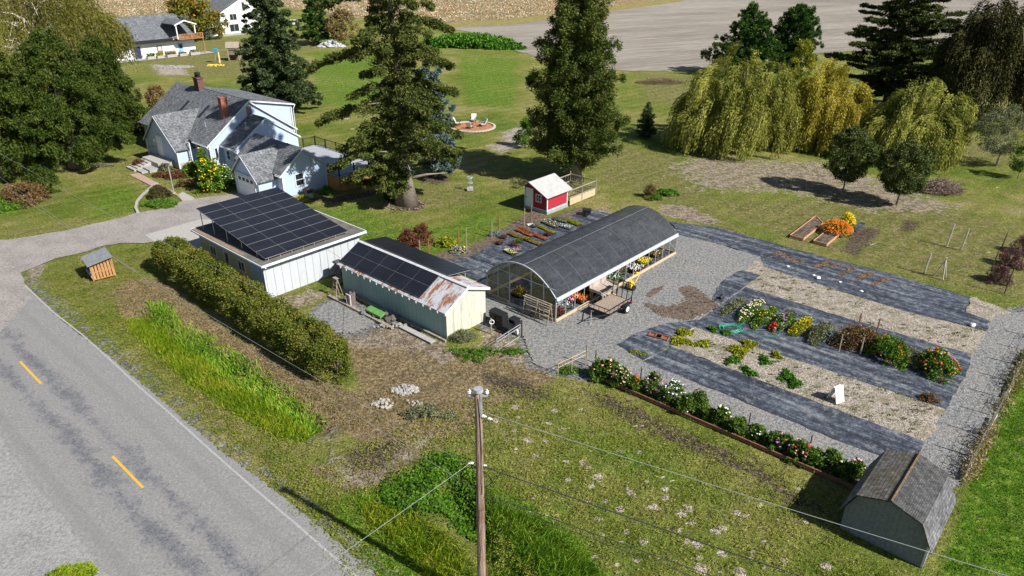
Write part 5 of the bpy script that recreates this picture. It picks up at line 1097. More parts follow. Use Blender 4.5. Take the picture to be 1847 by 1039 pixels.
for k in range(16):
    v = va + (vb - va) * k / 15
    for sgn in (-1, 1): s.tube((cx_ + sgn * 3.0, v, 0), (cx_ + sgn * 3.0, v, 1.62), 0.026, n=5)
for sgn in (-1, 1):
    s.tube((cx_ + 3 * sgn, va, 1.02), (cx_ + 3 * sgn, va + 1.2, 1.6), 0.02, n=4); s.tube((cx_ + 3 * sgn, vb, 0.3), (cx_ + 3 * sgn, vb - 1.4, 1.6), 0.02, n=4); s.tube((cx_ + 3 * sgn, 39.2, 1.6), (cx_ + 3 * sgn, 37.6, 0.9), 0.02, n=4)
part('hoop_frame', s, M_GALV, Q)
s = MB()
for sgn in (-1, 1): s.slab([(cx_ + sgn * 3.06, va - .05, 1.72), (cx_ + sgn * 3.06, vb + .05, 1.72), (cx_ + sgn * 3.12, vb + .05, 1.50), (cx_ + sgn * 3.12, va - .05, 1.50)], 0.04, (1, 0, 0)); s.tube((cx_ + sgn * 3.13, va, 1.52), (cx_ + sgn * 3.13, vb, 1.52), 0.045, n=6)
part('side_curtain', s, plain('rolled_film', (0.40, 0.42, 0.44), 0.4, 0.15, 4), Q)
s = MB()
for sgn in (-1, 1): s.box(cx_ + sgn * 3.0 - 0.04, cx_ + sgn * 3.0 + 0.06, va, vb, 0, 0.16)
s.box(cx_ - 3, cx_ - 1.1, va - 0.05, va + 0.02, 0, 0.15); s.box(cx_ + 1.1, cx_ + 3, va - 0.05, va + 0.02, 0, 0.15); s.box(cx_ - 3, cx_ + 3, vb, vb + 0.06, 0, 0.15)
part('baseboard', s, M_WOODN, Q)
def film(name, c, tr):
    m = mat(name); n = m.noise(2.5, 4, 0.7); m.color(m.ramp(n, [(0.3, tuple(x * .8 for x in c)), (0.7, c)])); m.rough(0.3)
    t_ = m.n.new('ShaderNodeBsdfTransparent'); t_.inputs[0].default_value = (0.92, 0.92, 0.85, 1); mx = m.n.new('ShaderNodeMixShader'); mx.inputs[0].default_value = tr
    m.l.new(m.b.outputs[0], mx.inputs[1]); m.l.new(t_.outputs[0], mx.inputs[2]); m.l.new(mx.outputs[0], m.n['Material Output'].inputs[0]); return m.m
M_FILM = film('cloudy_film', (0.30, 0.28, 0.20), 0.6); M_FILMA = film('algae_film', (0.22, 0.20, 0.085), 0.42)
def endwall(v):
    mb = MB(); xs = np.linspace(-2.98, 2.98, 25)
    for a, b in zip(xs[:-1], xs[1:]):
        if -0.95 < (a + b) / 2 < 0.95 and v < 35: lo = 2.25
        else: lo = 0.15
        mb.quad((cx_ + a, v, lo), (cx_ + b, v, lo), (cx_ + b, v, arch(b)), (cx_ + a, v, arch(a)))
    return mb
ew = part('end_wall', endwall(va - 0.02), M_FILMA, Q, 'algae stained film end wall with a doorway'); part('end_wall', endwall(vb), M_FILM, Q, 'clear film far end wall')
s = MB()
for x in (-3.0, -2.0, -0.95, 0.95, 2.0, 3.0): s.box(cx_ + x - .035, cx_ + x + .035, va - .06, va - .025, 0, arch(x) if abs(x) < 3 else 1.62)
for z in (1.15, 2.25): s.box(cx_ - 2.95, cx_ + 2.95 if z > 2 else cx_ - 0.95, va - .065, va - .03, z - .03, z + .03)
s.box(cx_ + 0.95, cx_ + 2.95, va - .065, va - .03, 1.12, 1.18)
part('end_frame', s, M_GALV, Q)
s = MB(); s.path([(cx_ + x, va - 0.03, arch(x) + 0.06) for x in np.linspace(-3, 3, 25)], 0.035, 6); part('end_rib', s, plain('white_channel', (0.5, 0.52, 0.54), 0.45, .1), Q)
s = MB(); s.box(cx_ - 2.9, cx_ + 2.9, va + 0.1, vb - .1, 0.012, 0.02); part('floor_cloth', s, M_CLOTH, Q)

# ------------------------------------------------------------------ red shed
R_ = sthing('red_shed', 'small red shed with white door, white window and white metal roof', 'shed', -38.8, 47.9)
w = MB(); u0, u1, v0, v1 = -40.25, -37.65, 46.45, 49.35; uc = -39.45
w.box(u0, u1, v0, v1, 0.28, 1.75); w.add([(u0, v0, 1.75), (u1, v0, 1.75), (uc, v0, 2.62), (u0, v0, 2.15), (u0, v1, 1.75), (u1, v1, 1.75), (uc, v1, 2.62), (u0, v1, 2.15)], [(0, 1, 2, 3), (4, 7, 6, 5), (0, 3, 7, 4)])
part('wall', w, boards('red_boards', (0.36, 0.022, 0.035), 0.55, True, 0.55, 0.08, 0.15, (0.3, 0.03, 0.03), 0.05), R_)
m = mat('white_ribbed_roof'); n = m.noise(2, 5, .7); m.color(m.ramp(n, [(.3, (0.36, 0.355, 0.335)), (.7, (0.50, 0.49, 0.47))])); m.rough(0.5); m.bump(m.wave(3.5, m.vec(), 'Y'), 0.5, 0.03)
r = MB(); kR = (2.62 - 1.75) / (u1 - uc); kL = (2.62 - 2.15) / (uc - u0)
r.slab([(uc, v0 - .45, 2.70), (uc, v1 + .3, 2.70), (u1 + .35, v1 + .3, 2.70 - kR * (u1 + .35 - uc)), (u1 + .35, v0 - .45, 2.70 - kR * (u1 + .35 - uc))], 0.07)
r.slab([(uc, v0 - .45, 2.70), (uc, v1 + .3, 2.70), (u0 - .5, v1 + .3, 2.70 - kL * (uc - u0 + .5)), (u0 - .5, v0 - .45, 2.70 - kL * (uc - u0 + .5))], 0.07)
part('roof', r, m.m, R_)
t = MB()
for (a, b, cc, d_) in ((u0 - .03, u0 + .08, v0 - .03, v0 + .06), (u1 - .08, u1 + .03, v0 - .03, v0 + .08), (u1 - .06, u1 + .03, v1 - .08, v1 + .03)): t.box(a, b, cc, d_, 0.28, 1.9 if a < -40 else 1.72)
t.box(u0, u1, v0 - .03, v0 - .002, 0.24, 0.32); t.box(u1 + .002, u1 + .03, v0, v1, 0.24, 0.34); part('trim', t, M_TRIM, R_)
t = MB(); t.box(u0 - .06, u1 + .06, v0 - .06, v1 + .06, -0.1, 0.24); part('foundation', t, M_FOUND, R_)
d = MB(); d.box(-40.1, -39.25, v0 - .06, v0 - .004, 0.33, 2.0); dr_ = part('door', d, M_DOORW, R_); d = MB(); d.ball((-39.99, v0 - .1, 1.1), 0.05); part('handle', d, M_DARKM, dr_)
window(R_, 'V', -38.85, -38.35, 1.0, 1.55, v0, bars=3)

# ------------------------------------------------------------------ gambrel shed, bottom right
W_ = sthing('gambrel_shed', 'weathered grey barn shaped shed with a shingled gambrel roof', 'shed', -3.1, 27.4)
u0, u1, v0, v1 = -4.7, -1.55, 25.65, 29.1
pr = [(u0, 1.12), (-4.3, 2.02), (-3.18, 2.42), (-2.02, 2.05), (u1, 1.1)]
w = MB(); n = len(pr) + 2; ring = [(u0, -0.1)] + pr + [(u1, -0.1)]
w.add([(u, v0, z) for u, z in ring] + [(u, v1, z) for u, z in ring], [tuple(range(7))[::1], tuple(range(13, 6, -1))] + [(i, i + 7, (i + 1) % 7 + 7, (i + 1) % 7) for i in range(7)])
part('wall', w, boards('grey_bleached_boards', (0.175, 0.185, 0.195), 0.2, True, 0.35, 0.14, 0.3, (0.25, 0.25, 0.25), 0.07), W_)
out = [(-4.86, 0.98), (-4.40, 2.06), (-3.18, 2.48), (-1.96, 2.09), (-1.40, 0.96)]
M_SH1 = shingle('brown_mossy_shingles', (0.095, 0.088, 0.078), (0.135, 0.125, 0.11), (0.04, 0.035, 0.03), 0.3, 0.21, 0.9, (0, 1, 0), (1, 0, 0)); M_SH2 = shingle('grey_wood_shingles', (0.06, 0.058, 0.057), (0.085, 0.083, 0.081), (0.04, 0.04, 0.04), 0.22, 0.12, 0.0, (0, 1, 0), (1, 0, 0)); M_SH3 = shingle('pale_wall_shingles', (0.10, 0.10, 0.103), (0.15, 0.151, 0.155), (0.05, 0.05, 0.055), 0.26, 0.24, 0.0, (0, 1, 0), (0, 0, 1))
for i, (mm, lb) in enumerate(((M_SH3, None), (M_SH1, 'brown mossy upper slope'), (M_SH2, 'plain grey upper slope'), (M_SH3, 'pale shingled lower slope'))):
    (a, za), (b, zb) = out[i], out[i + 1]; r = MB(); r.slab([(a, v0 - .2, za), (b, v0 - .2, zb), (b, v1 + .15, zb), (a, v1 + .15, za)], 0.06); part('roof', r, mm, W_, lb)
r = MB(); r.tube((-3.18, v0 - .21, 2.5), (-3.18, v1 + .16, 2.5), 0.05, n=6); part('ridge_cap', r, plain('moss_ridge', (0.15, 0.10, 0.05), 0.95, 0.6, 9), W_)
r = MB(); r.box(u1 - .06, u1 + .02, v0 - .04, v0 + .03, 0, 1.05); part('trim', r, M_TRIM, W_)

# ------------------------------------------------------------------ far white barn
B_ = sthing('white_barn', 'long white barn with grey shingle roof and blue doors', 'barn', -167, 64)
w = MB()
w.box(-176, -157.7, 50, 73.4, -0.1, 2.85); w.add([(-176, 50, 2.85), (-157.7, 50, 2.85), (-167, 50, 7.0), (-176, 73.4, 2.85), (-157.7, 73.4, 2.85), (-167, 73.4, 7.0)], [(0, 1, 2), (3, 5, 4), (0, 2, 5, 3), (1, 4, 5, 2)])
part('wall', w, plain('white_render', (0.78, 0.78, 0.78), 0.8, 0.08, 1), B_)
r = MB(); r.slab([(-167, 49, 7.3), (-167, 74.2, 7.3), (-158.2, 74.2, 3.3), (-158.2, 49, 3.3)], 0.25); r.slab([(-167, 49, 7.3), (-167, 74.2, 7.3), (-177, 74.2, 2.7), (-177, 49, 2.7)], 0.25)

r.slab([(-164, 71.0, 6.9), (-155.6, 71.0, 6.9), (-155.6, 69.0, 6.1), (-162, 69.0, 6.1)], 0.15); r.slab([(-164, 71.0, 6.9), (-155.6, 71.0, 6.9), (-155.6, 73.3, 6.0), (-162, 73.3, 6.0)], 0.15)
part('roof', r, M_SHING, B_)
r = MB(); r.box(-158.3, -156.6, 50, 73.4, 2.88, 3.02); r.box(-158.1, -157.9, 50, 69, 3.02, 3.35); part('lean_roof', r, M_DARKM, B_)
s = MB(); s.box(-160.5, -155.6, 69.4, 74.6, 3.1, 3.25)
for v in (69.4, 72, 74.5): s.box(-155.7, -155.55, v - .08, v + .08, 3.1, 4.2)
s.box(-155.7, -155.58, 69.4, 74.6, 4.1, 4.22)
for k in range(16): s.box(-155.68, -155.6, 69.5 + k * .32, 69.62 + k * .32, 3.25, 4.1)
s.box(-155.75, -155.6, 74.35, 74.5, 0, 3.1); part('balcony', s, M_WOODO, B_, 'orange wooden balcony under a small gable')
s = MB()
for v in (69.2, 73.1): s.box(-156, -155.8, v - .1, v + .1, 3.2, 6.1)
s.slab([(-155.55, 71.0, 6.95), (-155.55, 73.5, 6.05), (-155.55, 73.5, 5.8), (-155.55, 71.0, 6.7)], 0.1, (1, 0, 0)); s.slab([(-155.55, 71.0, 6.95), (-155.55, 68.8, 6.1), (-155.55, 68.8, 5.85), (-155.55, 71.0, 6.7)], 0.1, (1, 0, 0)); part('balcony_posts', s, M_WHITE, B_)
for v0_, v1_, z0_, z1_, cc, lb in ((60.6, 61.9, 0, 2.35, (0.02, 0.03, 0.10), 'dark blue door'), (65.2, 66.3, 0, 2.2, (0.22, 0.13, 0.09), 'brown door'), (69.7, 70.7, 0, 2.2, (0.22, 0.42, 0.58), 'light blue door')):
    s = MB(); s.box(-157.69, -157.6, v0_, v1_, z0_, z1_); d_ = part('door', s, plain('door_paint', cc, 0.6, 0.1), B_, lb)
    if lb != 'dark blue door': s = MB(); s.box(-157.598, -157.57, v0_ + .2, v1_ - .2, 1.2, 2.0); part('pane', s, plain('pale_glass', (0.5, 0.52, 0.52), 0.3) if 'brown' in lb else M_GLASS, d_)
sheet('barn_terrace', [S(-157.7, 56)[:2], S(-157.7, 76)[:2], S(-154.5, 76)[:2], S(-155, 56)[:2]], 0.03, M_CONC, amp=0)
# ------------------------------------------------------------------ far white house
Hw = sthing('white_house', 'two storey white house with grey roof beyond the barn', 'house', -190, 96)
w = MB(); u0, u1, v0, v1 = -204, -180.5, 91.6, 106; w.box(u0, u1, v0, v1, 0, 6.0); c_ = 98.8
w.add([(u0, v0, 6), (u0, v1, 6), (u0, c_, 9.6), (u1, v0, 6), (u1, v1, 6), (u1, c_, 9.6)], [(0, 2, 1), (3, 4, 5), (0, 3, 5, 2), (1, 2, 5, 4)]); w.box(-192, -182.5, 85.5, 91.6, 0, 2.9)
part('wall', w, plain('white_siding', (0.76, 0.77, 0.78), 0.7, 0.06, 1), Hw)
r = MB(); gable_roof(r, u0, u1, v0, v1, 9.6, 6.0, over=0.8, t=0.2, rake=0.8); r.slab([(-192.5, 84.8, 2.9), (-182, 84.8, 2.9), (-182, 91.6, 4.7), (-192.5, 91.6, 4.7)], 0.2); part('roof', r, M_SHING, Hw)
window(Hw, 'U', 94.2, 96.0, 3.6, 5.0, u1, bars=2); window(Hw, 'U', 93.8, 96.2, 0.9, 2.6, u1, bars=2); window(Hw, 'U', 97.9, 98.6, 5.6, 7.6, u1, bars=0); window(Hw, 'U', 99.2, 100.2, 3.4, 4.6, u1, bars=0); window(Hw, 'V', -183.5, -182.3, 4.5, 5.3, v0, bars=2)
f = MB(); f.box(u0 - .03, u1 + .03, v0 - .03, v1, -0.2, 0.5); part('foundation', f, M_FOUND, Hw)
# ================================================================== OBJECTS
# ------------------------------------------------------------------ utility pole and wires
pb = g(870, 1095); up = thing('utility_pole', 'tall weathered wooden utility pole with white insulators near the ditch', 'utility pole', pb)
m = mat('pole_wood'); n = m.noise(1.0, 6, 0.8, m.vec((14, 14, 0.8))); n2 = m.noise(3, 4, 0.7); m.color(m.mix(m.ramp(n2, [(.4, 0.), (.7, .5)]), m.ramp(n, [(0.3, (0.11, 0.065, 0.045)), (0.55, (0.30, 0.185, 0.13)), (0.7, (0.42, 0.32, 0.25))]), (0.30, 0.25, 0.22))); m.rough(0.95); m.bump(n, 0.8, 0.03)
mb = MB(); lean = (0.05, 0.0)
mb.path([(lean[0] * t, lean[1] * t, -0.3 + 9.85 * t) for t in np.linspace(0, 1, 12)], [0.17 - 0.055 * t for t in np.linspace(0, 1, 12)], 14)
part('shaft', mb, m.m, up, smooth=True)
mb = MB(); mb.tube((.05, 0, 9.5), (.05, 0, 9.6), 0.16, 0.15, 12); mb.box(.10, .17, -.12, -.06, 8.6, 9.45); mb.box(-.25, .35, -.03, .04, 9.3, 9.36); part('cap', mb, plain('cap_metal', (0.42, 0.42, 0.44), .5, .3, 6, .3), up)
M_CER = plain('ceramic', (0.72, 0.74, 0.76), 0.25, 0.1)
def insul(p, r=0.06, d=(0, 0, 1)):
    mb = MB(); p = Vector(p); d = Vector(d).normalized()
    mb.path([p, p + d * .05, p + d * .06, p + d * .10, p + d * .11, p + d * .17], [r * .5, r, r * .5, r, r * .45, r * .4], 8); part('insulator', mb, M_CER, up)
insul((-.22, 0, 9.4)); insul((.32, 0, 9.4)); insul((.14, -.05, 8.62), .06, (1, -.4, 0)); insul((.33, -.13, 8.58), .05, (1, -.4, 0)); insul((-.16, -.05, 6.75), .05, (-1, -.3, .1)); insul((.1, 0, 6.6), .05, (1, 0, 0))
mb = MB(); mb.path([(.13 * math.cos(a) - .08, .13 * math.sin(a) + .05, 6.3 + .12 * math.sin(a * .5)) for a in np.linspace(0, 6.2, 14)], .012, 4)
mb.path([(.05, -.05, 6.5), (.35, -.1, 6.2), (.45, 0, 5.9), (.25, 0, 5.7), (.05, 0, 5.6)], .014, 4); mb.path([(.05, -.12, 9.3), (.12, -.14, 7.5), (.10, -.15, 5.5)], .012, 4); part('cable_loop', mb, M_DARKM, up)
def wire(name, a, b, sag, r, m, label, n=26):
    a, b = Vector(a), Vector(b); mb = MB(); pts = []
    for k in range(n + 1):
        t = k / n; p = a.lerp(b, t); p.z -= sag * 4 * t * (1 - t); pts.append(p - a)
    mb.path(pts, r, 4); solo(name, mb, m, label, 'overhead wire', a, 0, 'overhead wires')
M_WIRE = plain('alu_wire', (0.45, 0.45, 0.46), 0.4, 0.1, 3, 0.3); M_WIRED = plain('dark_cable', (0.05, 0.05, 0.055), 0.5, 0.1)
br = lambda deg, d, p, z: Vector((p.x + math.sin(math.radians(deg)) * d, p.y + math.cos(math.radians(deg)) * d, z))
P0 = Vector((pb.x, pb.y, 0))
wire('primary_wire', P0 + Vector((.3, -.1, 8.75)), br(115.6, 44, P0, 9.0), 0.45, .008, M_WIRE, 'top bare wire from the pole insulator to the lower right corner')
wire('service_cable', P0 + Vector((.05, 0, 6.6)), br(115.3, 44, P0, 6.9), 0.5, .017, M_WIRED, 'thick twisted cable crossing the lawn from mid pole')
wire('phone_cable', P0 + Vector((.05, 0, 5.45)), br(115.4, 44, P0, 5.5), 0.35, .013, M_WIRED, 'upper phone cable low on the pole toward the bottom edge')
wire('phone_cable', P0 + Vector((.05, -.05, 5.35)), br(113.2, 44, P0, 4.6), 0.9, .010, M_WIRED, 'lower phone cable sagging over the ditch grass')
wire('primary_wire', P0 + Vector((-.3, .2, 9.6)), br(-49.5, 52, P0, 9.6), 0.7, .005, M_WIRE, 'top bare wire running up left from the pole cap')
wire('phone_cable', P0 + Vector((-.1, .1, 5.45)), br(-47.9, 56, P0, 5.7), 0.5, .006, M_WIRE, 'lowest pale cable along the road side of the hedge')
wire('service_cable', P0 + Vector((-.1, .1, 6.35)), br(-49.1, 56, P0, 6.6), 0.6, .006, M_WIRE, 'pale cable passing above the hedge top')
wire('guy_wire', P0 + Vector((-.2, -.05, 6.8)), Vector((g(650, 1045).x - 6, g(650, 1045).y - 8, 3.0)), 0.1, .008, M_WIRE, 'bright guy wire from mid pole to the bottom left')
wire('house_cable', P0 + Vector((-.1, .05, 7.4)), S(-35.6, 25.1, 2.0), 0.25, .011, M_WIRED, 'dark cable from the pole to the teal shed eave')
wire('house_cable', P0 + Vector((-.15, 0, 7.2)) + Vector((-1.3, 0.2, 0)), S(-37.2, 25.1, 2.0), 0.3, .007, M_WIRED, 'thin dark cable left of the thick one to the teal shed')
wire('house_cable', S(-36.5, 25.3, 2.1), S(-41.35, 25.6, 2.5), 0.02, .008, M_WIRED, 'short cable linking the teal shed to the white garage wall')

# ------------------------------------------------------------------ farm stand by the driveway
p = g(183, 497); st = thing('farm_stand', 'small slanted wooden roadside stand with a grey lean-to roof', 'farm stand', p, TH - math.radians(8))
M_STAND = boards('stand_slats', (0.52, 0.27, 0.09), 0.145, True, 0.9, 0.12, 0.2, (0.3, 0.17, 0.08), 0.30)
mb = MB(); mb.slab([(-1.0, -.85, 1.38), (1.0, -.85, 1.30), (1.0, .85, 1.62), (-1.0, .85, 1.70)], .05); part('roof', mb, plain('stand_roof', (0.20, 0.21, 0.215), .85, .25, 4), st)
mb = MB()
for k in range(7): y = -.62 + k * .21; mb.slab([(.86, y, .12), (.86, y + .15, .12), (.72, y + .15, 1.38), (.72, y, 1.38)], .03, (1, 0, .1))
mb.box(.70, .82, -.7, .75, .08, .16); mb.box(.66, .78, -.7, .75, .62, .70); part('end_slats', mb, plain('stand_wood', (0.40, 0.21, 0.075), .8, .3, 9), st)
mb = MB()
for x in (-.85, .72):
    for y in (-.7, .72): mb.box(x, x + .09, y, y + .09, 0, 1.42 if y > 0 else 1.34)
for k in range(4): mb.box(-.87, -.84, -.65 + k * .36, -.48 + k * .36, .1, 1.4)
mb.box(-.85, .75, .70, .78, .1, 1.45); part('frame', mb, plain('stand_frame', (0.34, 0.19, 0.09), .85, .3, 6), st)
mb = MB(); mb.box(-.8, .7, -.68, .7, .36, .40); mb.box(-.8, .7, -.2, .7, .78, .82); mb.box(-.9, .8, -.74, -.70, .30, .42); part('shelf', mb, plain('grey_shelf', (0.42, .43, .45), .8, .2), st)

M_PALE = plain('pale_weathered_post', (.42, .38, .31), .9, .2, 6)
# ------------------------------------------------------------------ posts, gates, fences
def post(b, h, m, label, r=.05, lean=(0, 0), cat='post', group='stakes along the vegetable border', name='wooden_post'):
    mb = MB(); mb.path([(0, 0, -.1), (lean[0] * .5, lean[1] * .5, h * .5), (lean[0], lean[1], h)], [r, r * .97, r * .92], 6); solo(name, mb, m, label, cat, g(*b), 0, group)
for b, h, m_, l in (((758, 463), 1.35, M_POST, 'grey post with a white tag at the shed corner, nearest the teal shed'), ((774, 470), 1.75, M_POSTR, 'rust brown post beside the tagged grey post'), ((827, 438), 1.15, M_POSTR, 'rust brown post standing in the yellow flower clump'), ((841, 445), 1.6, M_POST, 'grey post just right of the yellow flower clump'), ((887, 428), 1.5, M_POST, 'grey post in the silver plant at the soil strip'), ((900, 421), 1.45, M_POSTR, 'rust brown post in the silver plant at the soil strip'), ((945, 406), 1.5, M_POST, 'leaning grey post before the red shed'), ((958, 403), 1.65, M_POSTR, 'rust brown post closest to the red shed corner')):
    post(b, h, m_, l, .055, (.05, 0) if 'leaning' in l else (0, 0))
for b, h, l in (((1708, 443), 1.85, 'left of the two tall pale posts on the right lawn'), ((1734, 450), 1.75, 'right of the two tall pale posts on the right lawn'), ((1667, 492), 1.55, 'pale post left of the tripod stakes')): post(b, h, M_PALE, l, .065, (.12, 0), group='pale posts on the right lawn')
t3 = thing('stake_tripod', 'tripod of grey stakes leaning together on the lawn', 'tripod', g(1697, 500))
for a in (0.3, 2.4, 4.5):
    mb = MB(); mb.tube((math.cos(a) * .45, math.sin(a) * .45, 0), (-math.cos(a) * .06, -math.sin(a) * .06, 1.55), .05, .045); part('stake', mb, M_PALE, t3)
for b, h, l in (((1392 + 0, 0), 0, ''),)[:0]: pass
for b, h, m_, l in (((1513, 634), 1.15, M_WOOD, 'pale stake at the front left of the dried yellow plants'), ((1551, 640), 1.15, M_WOOD, 'pale stake at the front right of the dried yellow plants'), ((1548, 590), 1.0, M_WOODR, 'dark stake behind the dried yellow plants, left'), ((1580, 604), 1.1, M_WOODR, 'dark stake behind the dried yellow plants, right')): post(b, h, m_, l, .045, group='stakes around the dried yellow plants')
for b, h, l in (((1155, 689), .95, 'green stake between the orange and the pink dahlias'), ((1074, 655), .85, 'dark stake behind the first salmon dahlia'), ((1350, 768), .8, 'dark stake right of the cream dahlias'), ((1252, 717), .5, 'short brown stake in the maroon dahlia'), ((1462, 800), .5, 'brown stake behind the bright red dahlia')): post(b, h, M_DPOST, l, .035, group='stakes in the dahlia row')
def gate(name, label, a, b, h, m_, mids=1, rails=(1, .6, .05), r=.022):
    a, b = g(*a), g(*b); o = thing(name, label, 'gate', a); d = b - a; mb = MB()
    for z in rails: mb.tube((0, 0, h * z), d + Vector((0, 0, h * z)), r, n=5)
    part('rail', mb, m_, o); mb = MB()
    for k in range(mids + 2): q = d * (k / (mids + 1)); mb.tube(q, q + Vector((0, 0, h)), r, n=5)
    part('upright', mb, m_, o); return o
gate('pipe_gate', 'open pale metal pipe gate beside the black crates', (896, 634), (938, 607), .85, M_GALV, 1, (1, .78, .03))
post((941, 607), 1.15, M_DPOST, 'dark square post hinging the pale pipe gate', .06, group='gate posts')
post((886, 602), 1.1, M_POST, 'grey post with a white coil hanging beside the cream wall', .05, group='gate posts')
post((1057, 658), 1.35, M_POST, 'grey post hinging the thin wire gate', .05, group='gate posts')
gate('wire_gate', 'thin wire and wood gate at the start of the dahlia row', (1006, 684), (1055, 660), 1.0, M_WOODN, 1, (1, .75), .018)
# field fence of hog wire and top boards beside the gravel path
fa, fb = g(1737, 868), g(1870, 610); fd = fb - fa; FL = fd.length; fd.normalize(); ff = thing('garden_fence', 'low board topped fence overgrown along the gravel path', 'fence', fa)
mb = MB(); np_ = int(FL / 1.95)
for k in range(np_ + 1):
    q = fd * (k * FL / np_); mb = MB(); mb.tube(q, q + Vector((0, 0, 1.45)), .04, .035, 6); part('post', mb, M_POST, ff)
mb = MB()
for k in range(0, np_, 1):
    if k % 2 == 0: a = fd * (k * FL / np_) + Vector((0, 0, .18)); b = fd * ((k + .85) * FL / np_) + Vector((0, 0, .24)); n_ = Vector((-fd.y, fd.x, 0)) * .02; mb.slab([a - n_, b - n_, b - n_ + Vector((0, 0, .14)), a - n_ + Vector((0, 0, .14))], .03, n_)
part('board', mb, M_WOODN, ff); mb = MB()
for z in (.3, .6, .9): mb.tube(Vector((0, 0, z)), fd * FL + Vector((0, 0, z)), .006, n=3)
for k in range(int(FL / .3)): q = fd * (k * .3); mb.tube(q + Vector((0, 0, .05)), q + Vector((0, 0, 1.0)), .004, n=3)
part('wire_mesh', mb, M_GALV, ff)
w2 = Vector((fd.y, -fd.x, 0)) * .15
r_ = np.random.default_rng(101); nn = 6500; s_ = r_.random(nn) * FL; keep = np.sin(s_ * 1.9) + np.sin(s_ * .7) > -0.9 + 1.2 * r_.random(nn); s_ = s_[keep]; nn = len(s_)
o = put('fence_weeds', cards('fence_weeds', r_, np.stack([fa.x + fd.x * s_ + r_.normal(size=nn) * .2 + .1, fa.y + fd.y * s_ + r_.normal(size=nn) * .2, .05 + np.abs(r_.normal(size=nn)) * .35], 1), rdir(r_, nn) + np.array([0, 0, .6]), .16, .05), None, L_DRYG); tag(o, 'dry brown weeds tangled in the fence along the gravel path', 'weeds', kind='stuff')
# berry row on the far right with dark stakes
for i, (b, h, l) in enumerate((((1788, 487), 1.5, 'front left dark stake of the red twig hedge'), ((1812, 528), 2.1, 'nearest dark stake of the red twig hedge'), ((1806, 448), 1.3, 'farthest dark stake of the red twig hedge'), ((1842, 474), 2.0, 'right edge dark stake of the red twig hedge'))): post(b, h, M_DPOST, l, .04, (.1, 0), group='dark stakes round the red twig hedge')
for b, rx, h, l, sd in (((1800, 508), .75, 1.25, 'nearest purple brown twiggy bush by the fence stakes', 1), ((1822, 478), .85, 1.4, 'middle purple brown twiggy bush by the fence stakes', 2), ((1846, 455), .9, 1.3, 'farthest purple brown twiggy bush by the fence stakes', 3)): mound('twiggy_bush', l, 'bush', b, rx, rx, h, L_PURP, 110 + sd, 60, 42, (.16, .045), (.2, .4), stems=True, group='purple brown bushes')
# chicken run beside the red shed
pen = sthing('animal_pen', 'rail and wire pen with pale straw boards beside the red shed', 'pen', -39, 51.5)
c4 = [(-37.5, 49.5), (-37.5, 53.6), (-40.6, 53.6), (-40.6, 49.5)]
for u, v in [(-37.5, 51.4), (-37.5, 53.6), (-40.6, 53.6), (-40.6, 51.4), (-39, 53.6), (-40.6, 49.6)]:
    mb = MB(); mb.tube((u, v, 0), (u, v, 1.75), .05, n=6); part('post', mb, M_WOOD, pen)
mb = MB()
for (a, b) in zip(c4[:-1], c4[1:]):
    for z in (.75, 1.45): mb.tube((a[0], a[1], z), (b[0], b[1], z + .02), .055, n=4)
part('rail', mb, M_WOOD, pen); mb = MB()
for k in range(5): mb.box(-37.56, -37.50, 49.6, 53.5, .05 + k * .13, .15 + k * .13)
for k in range(4): mb.box(-40.6, -37.6, 53.56, 53.6, .05 + k * .13, .13 + k * .13)
part('board', mb, plain('straw_board', (0.58, 0.44, 0.26), .85, .2, 5), pen)
mb = MB()
for (a, b) in zip(c4[:-1], c4[1:]):
    L = math.hypot(b[0] - a[0], b[1] - a[1]); k = int(L / .25)
    for i in range(k): mb.tube((a[0] + (b[0] - a[0]) * i / k, a[1] + (b[1] - a[1]) * i / k, .1), (a[0] + (b[0] - a[0]) * i / k, a[1] + (b[1] - a[1]) * i / k, 1.4), .006, n=3)
part('wire_mesh', mb, M_GALV, pen)

# ------------------------------------------------------------------ utility trailer
tp = g(1100, 560); tr = thing('utility_trailer', 'small black utility trailer with plank bed and raised mesh ramp', 'trailer', tp, TH)
# local x = U, y = V ; drawbar towards -V
a_, b_ = toS(tp), None
mb = MB()
for k in range(6): mb.box(-.78 + k * .26, -.78 + k * .26 + .25, -1.25, 1.25, .46, .50)
part('deck_planks', mb, boards('trailer_planks', (0.30, 0.235, 0.18), 0.26, True, .5, .15, .4, (.2, .16, .13), .05), tr)
mb = MB(); mb.box(-.82, -.78, -1.3, 1.3, .38, .50); mb.box(.78, .82, -1.3, 1.3, .38, .50); mb.box(-.82, .82, -1.3, -1.25, .38, .50); mb.box(-.82, .82, 1.25, 1.3, .38, .50)
for x in (-.82, .82):
    mb.tube((x, -1.28, .80), (x, 1.28, .80), .032, n=5)
    for k in range(6): y = -1.28 + k * .512; mb.tube((x, y, .45), (x, y, .80), .018, n=5)
mb.tube((-.82, -1.28, .80), (.82, -1.28, .80), .032, n=5)
for k in range(1, 4): x = -.82 + k * .41; mb.tube((x, -1.28, .45), (x, -1.28, .80), .018, n=5)
part('frame', mb, M_DARKM, tr)
mb = MB(); mb.path([(-.7, -1.25, .42), (0, -2.35, .42), (.7, -1.25, .42)], .04, 6); mb.tube((0, -2.2, .42), (0, -2.75, .42), .04); mb.ball((0, -2.8, .43), .06); part('drawbar', mb, M_DARKM, tr)
mb = MB(); mb.tube((.12, -2.3, 0), (.12, -2.3, .95), .028); mb.tube((.12, -2.3, .95), (.3, -2.3, .95), .018); mb.tube((.12, -2.3, 0), (.12, -2.3, .04), .09); part('jack', mb, M_GALV, tr)
mb = MB(); mb.path([(-.76, 1.3, .48), (-.76, 1.42, 1.65), (.76, 1.42, 1.65), (.76, 1.3, .48)], .038, 5)
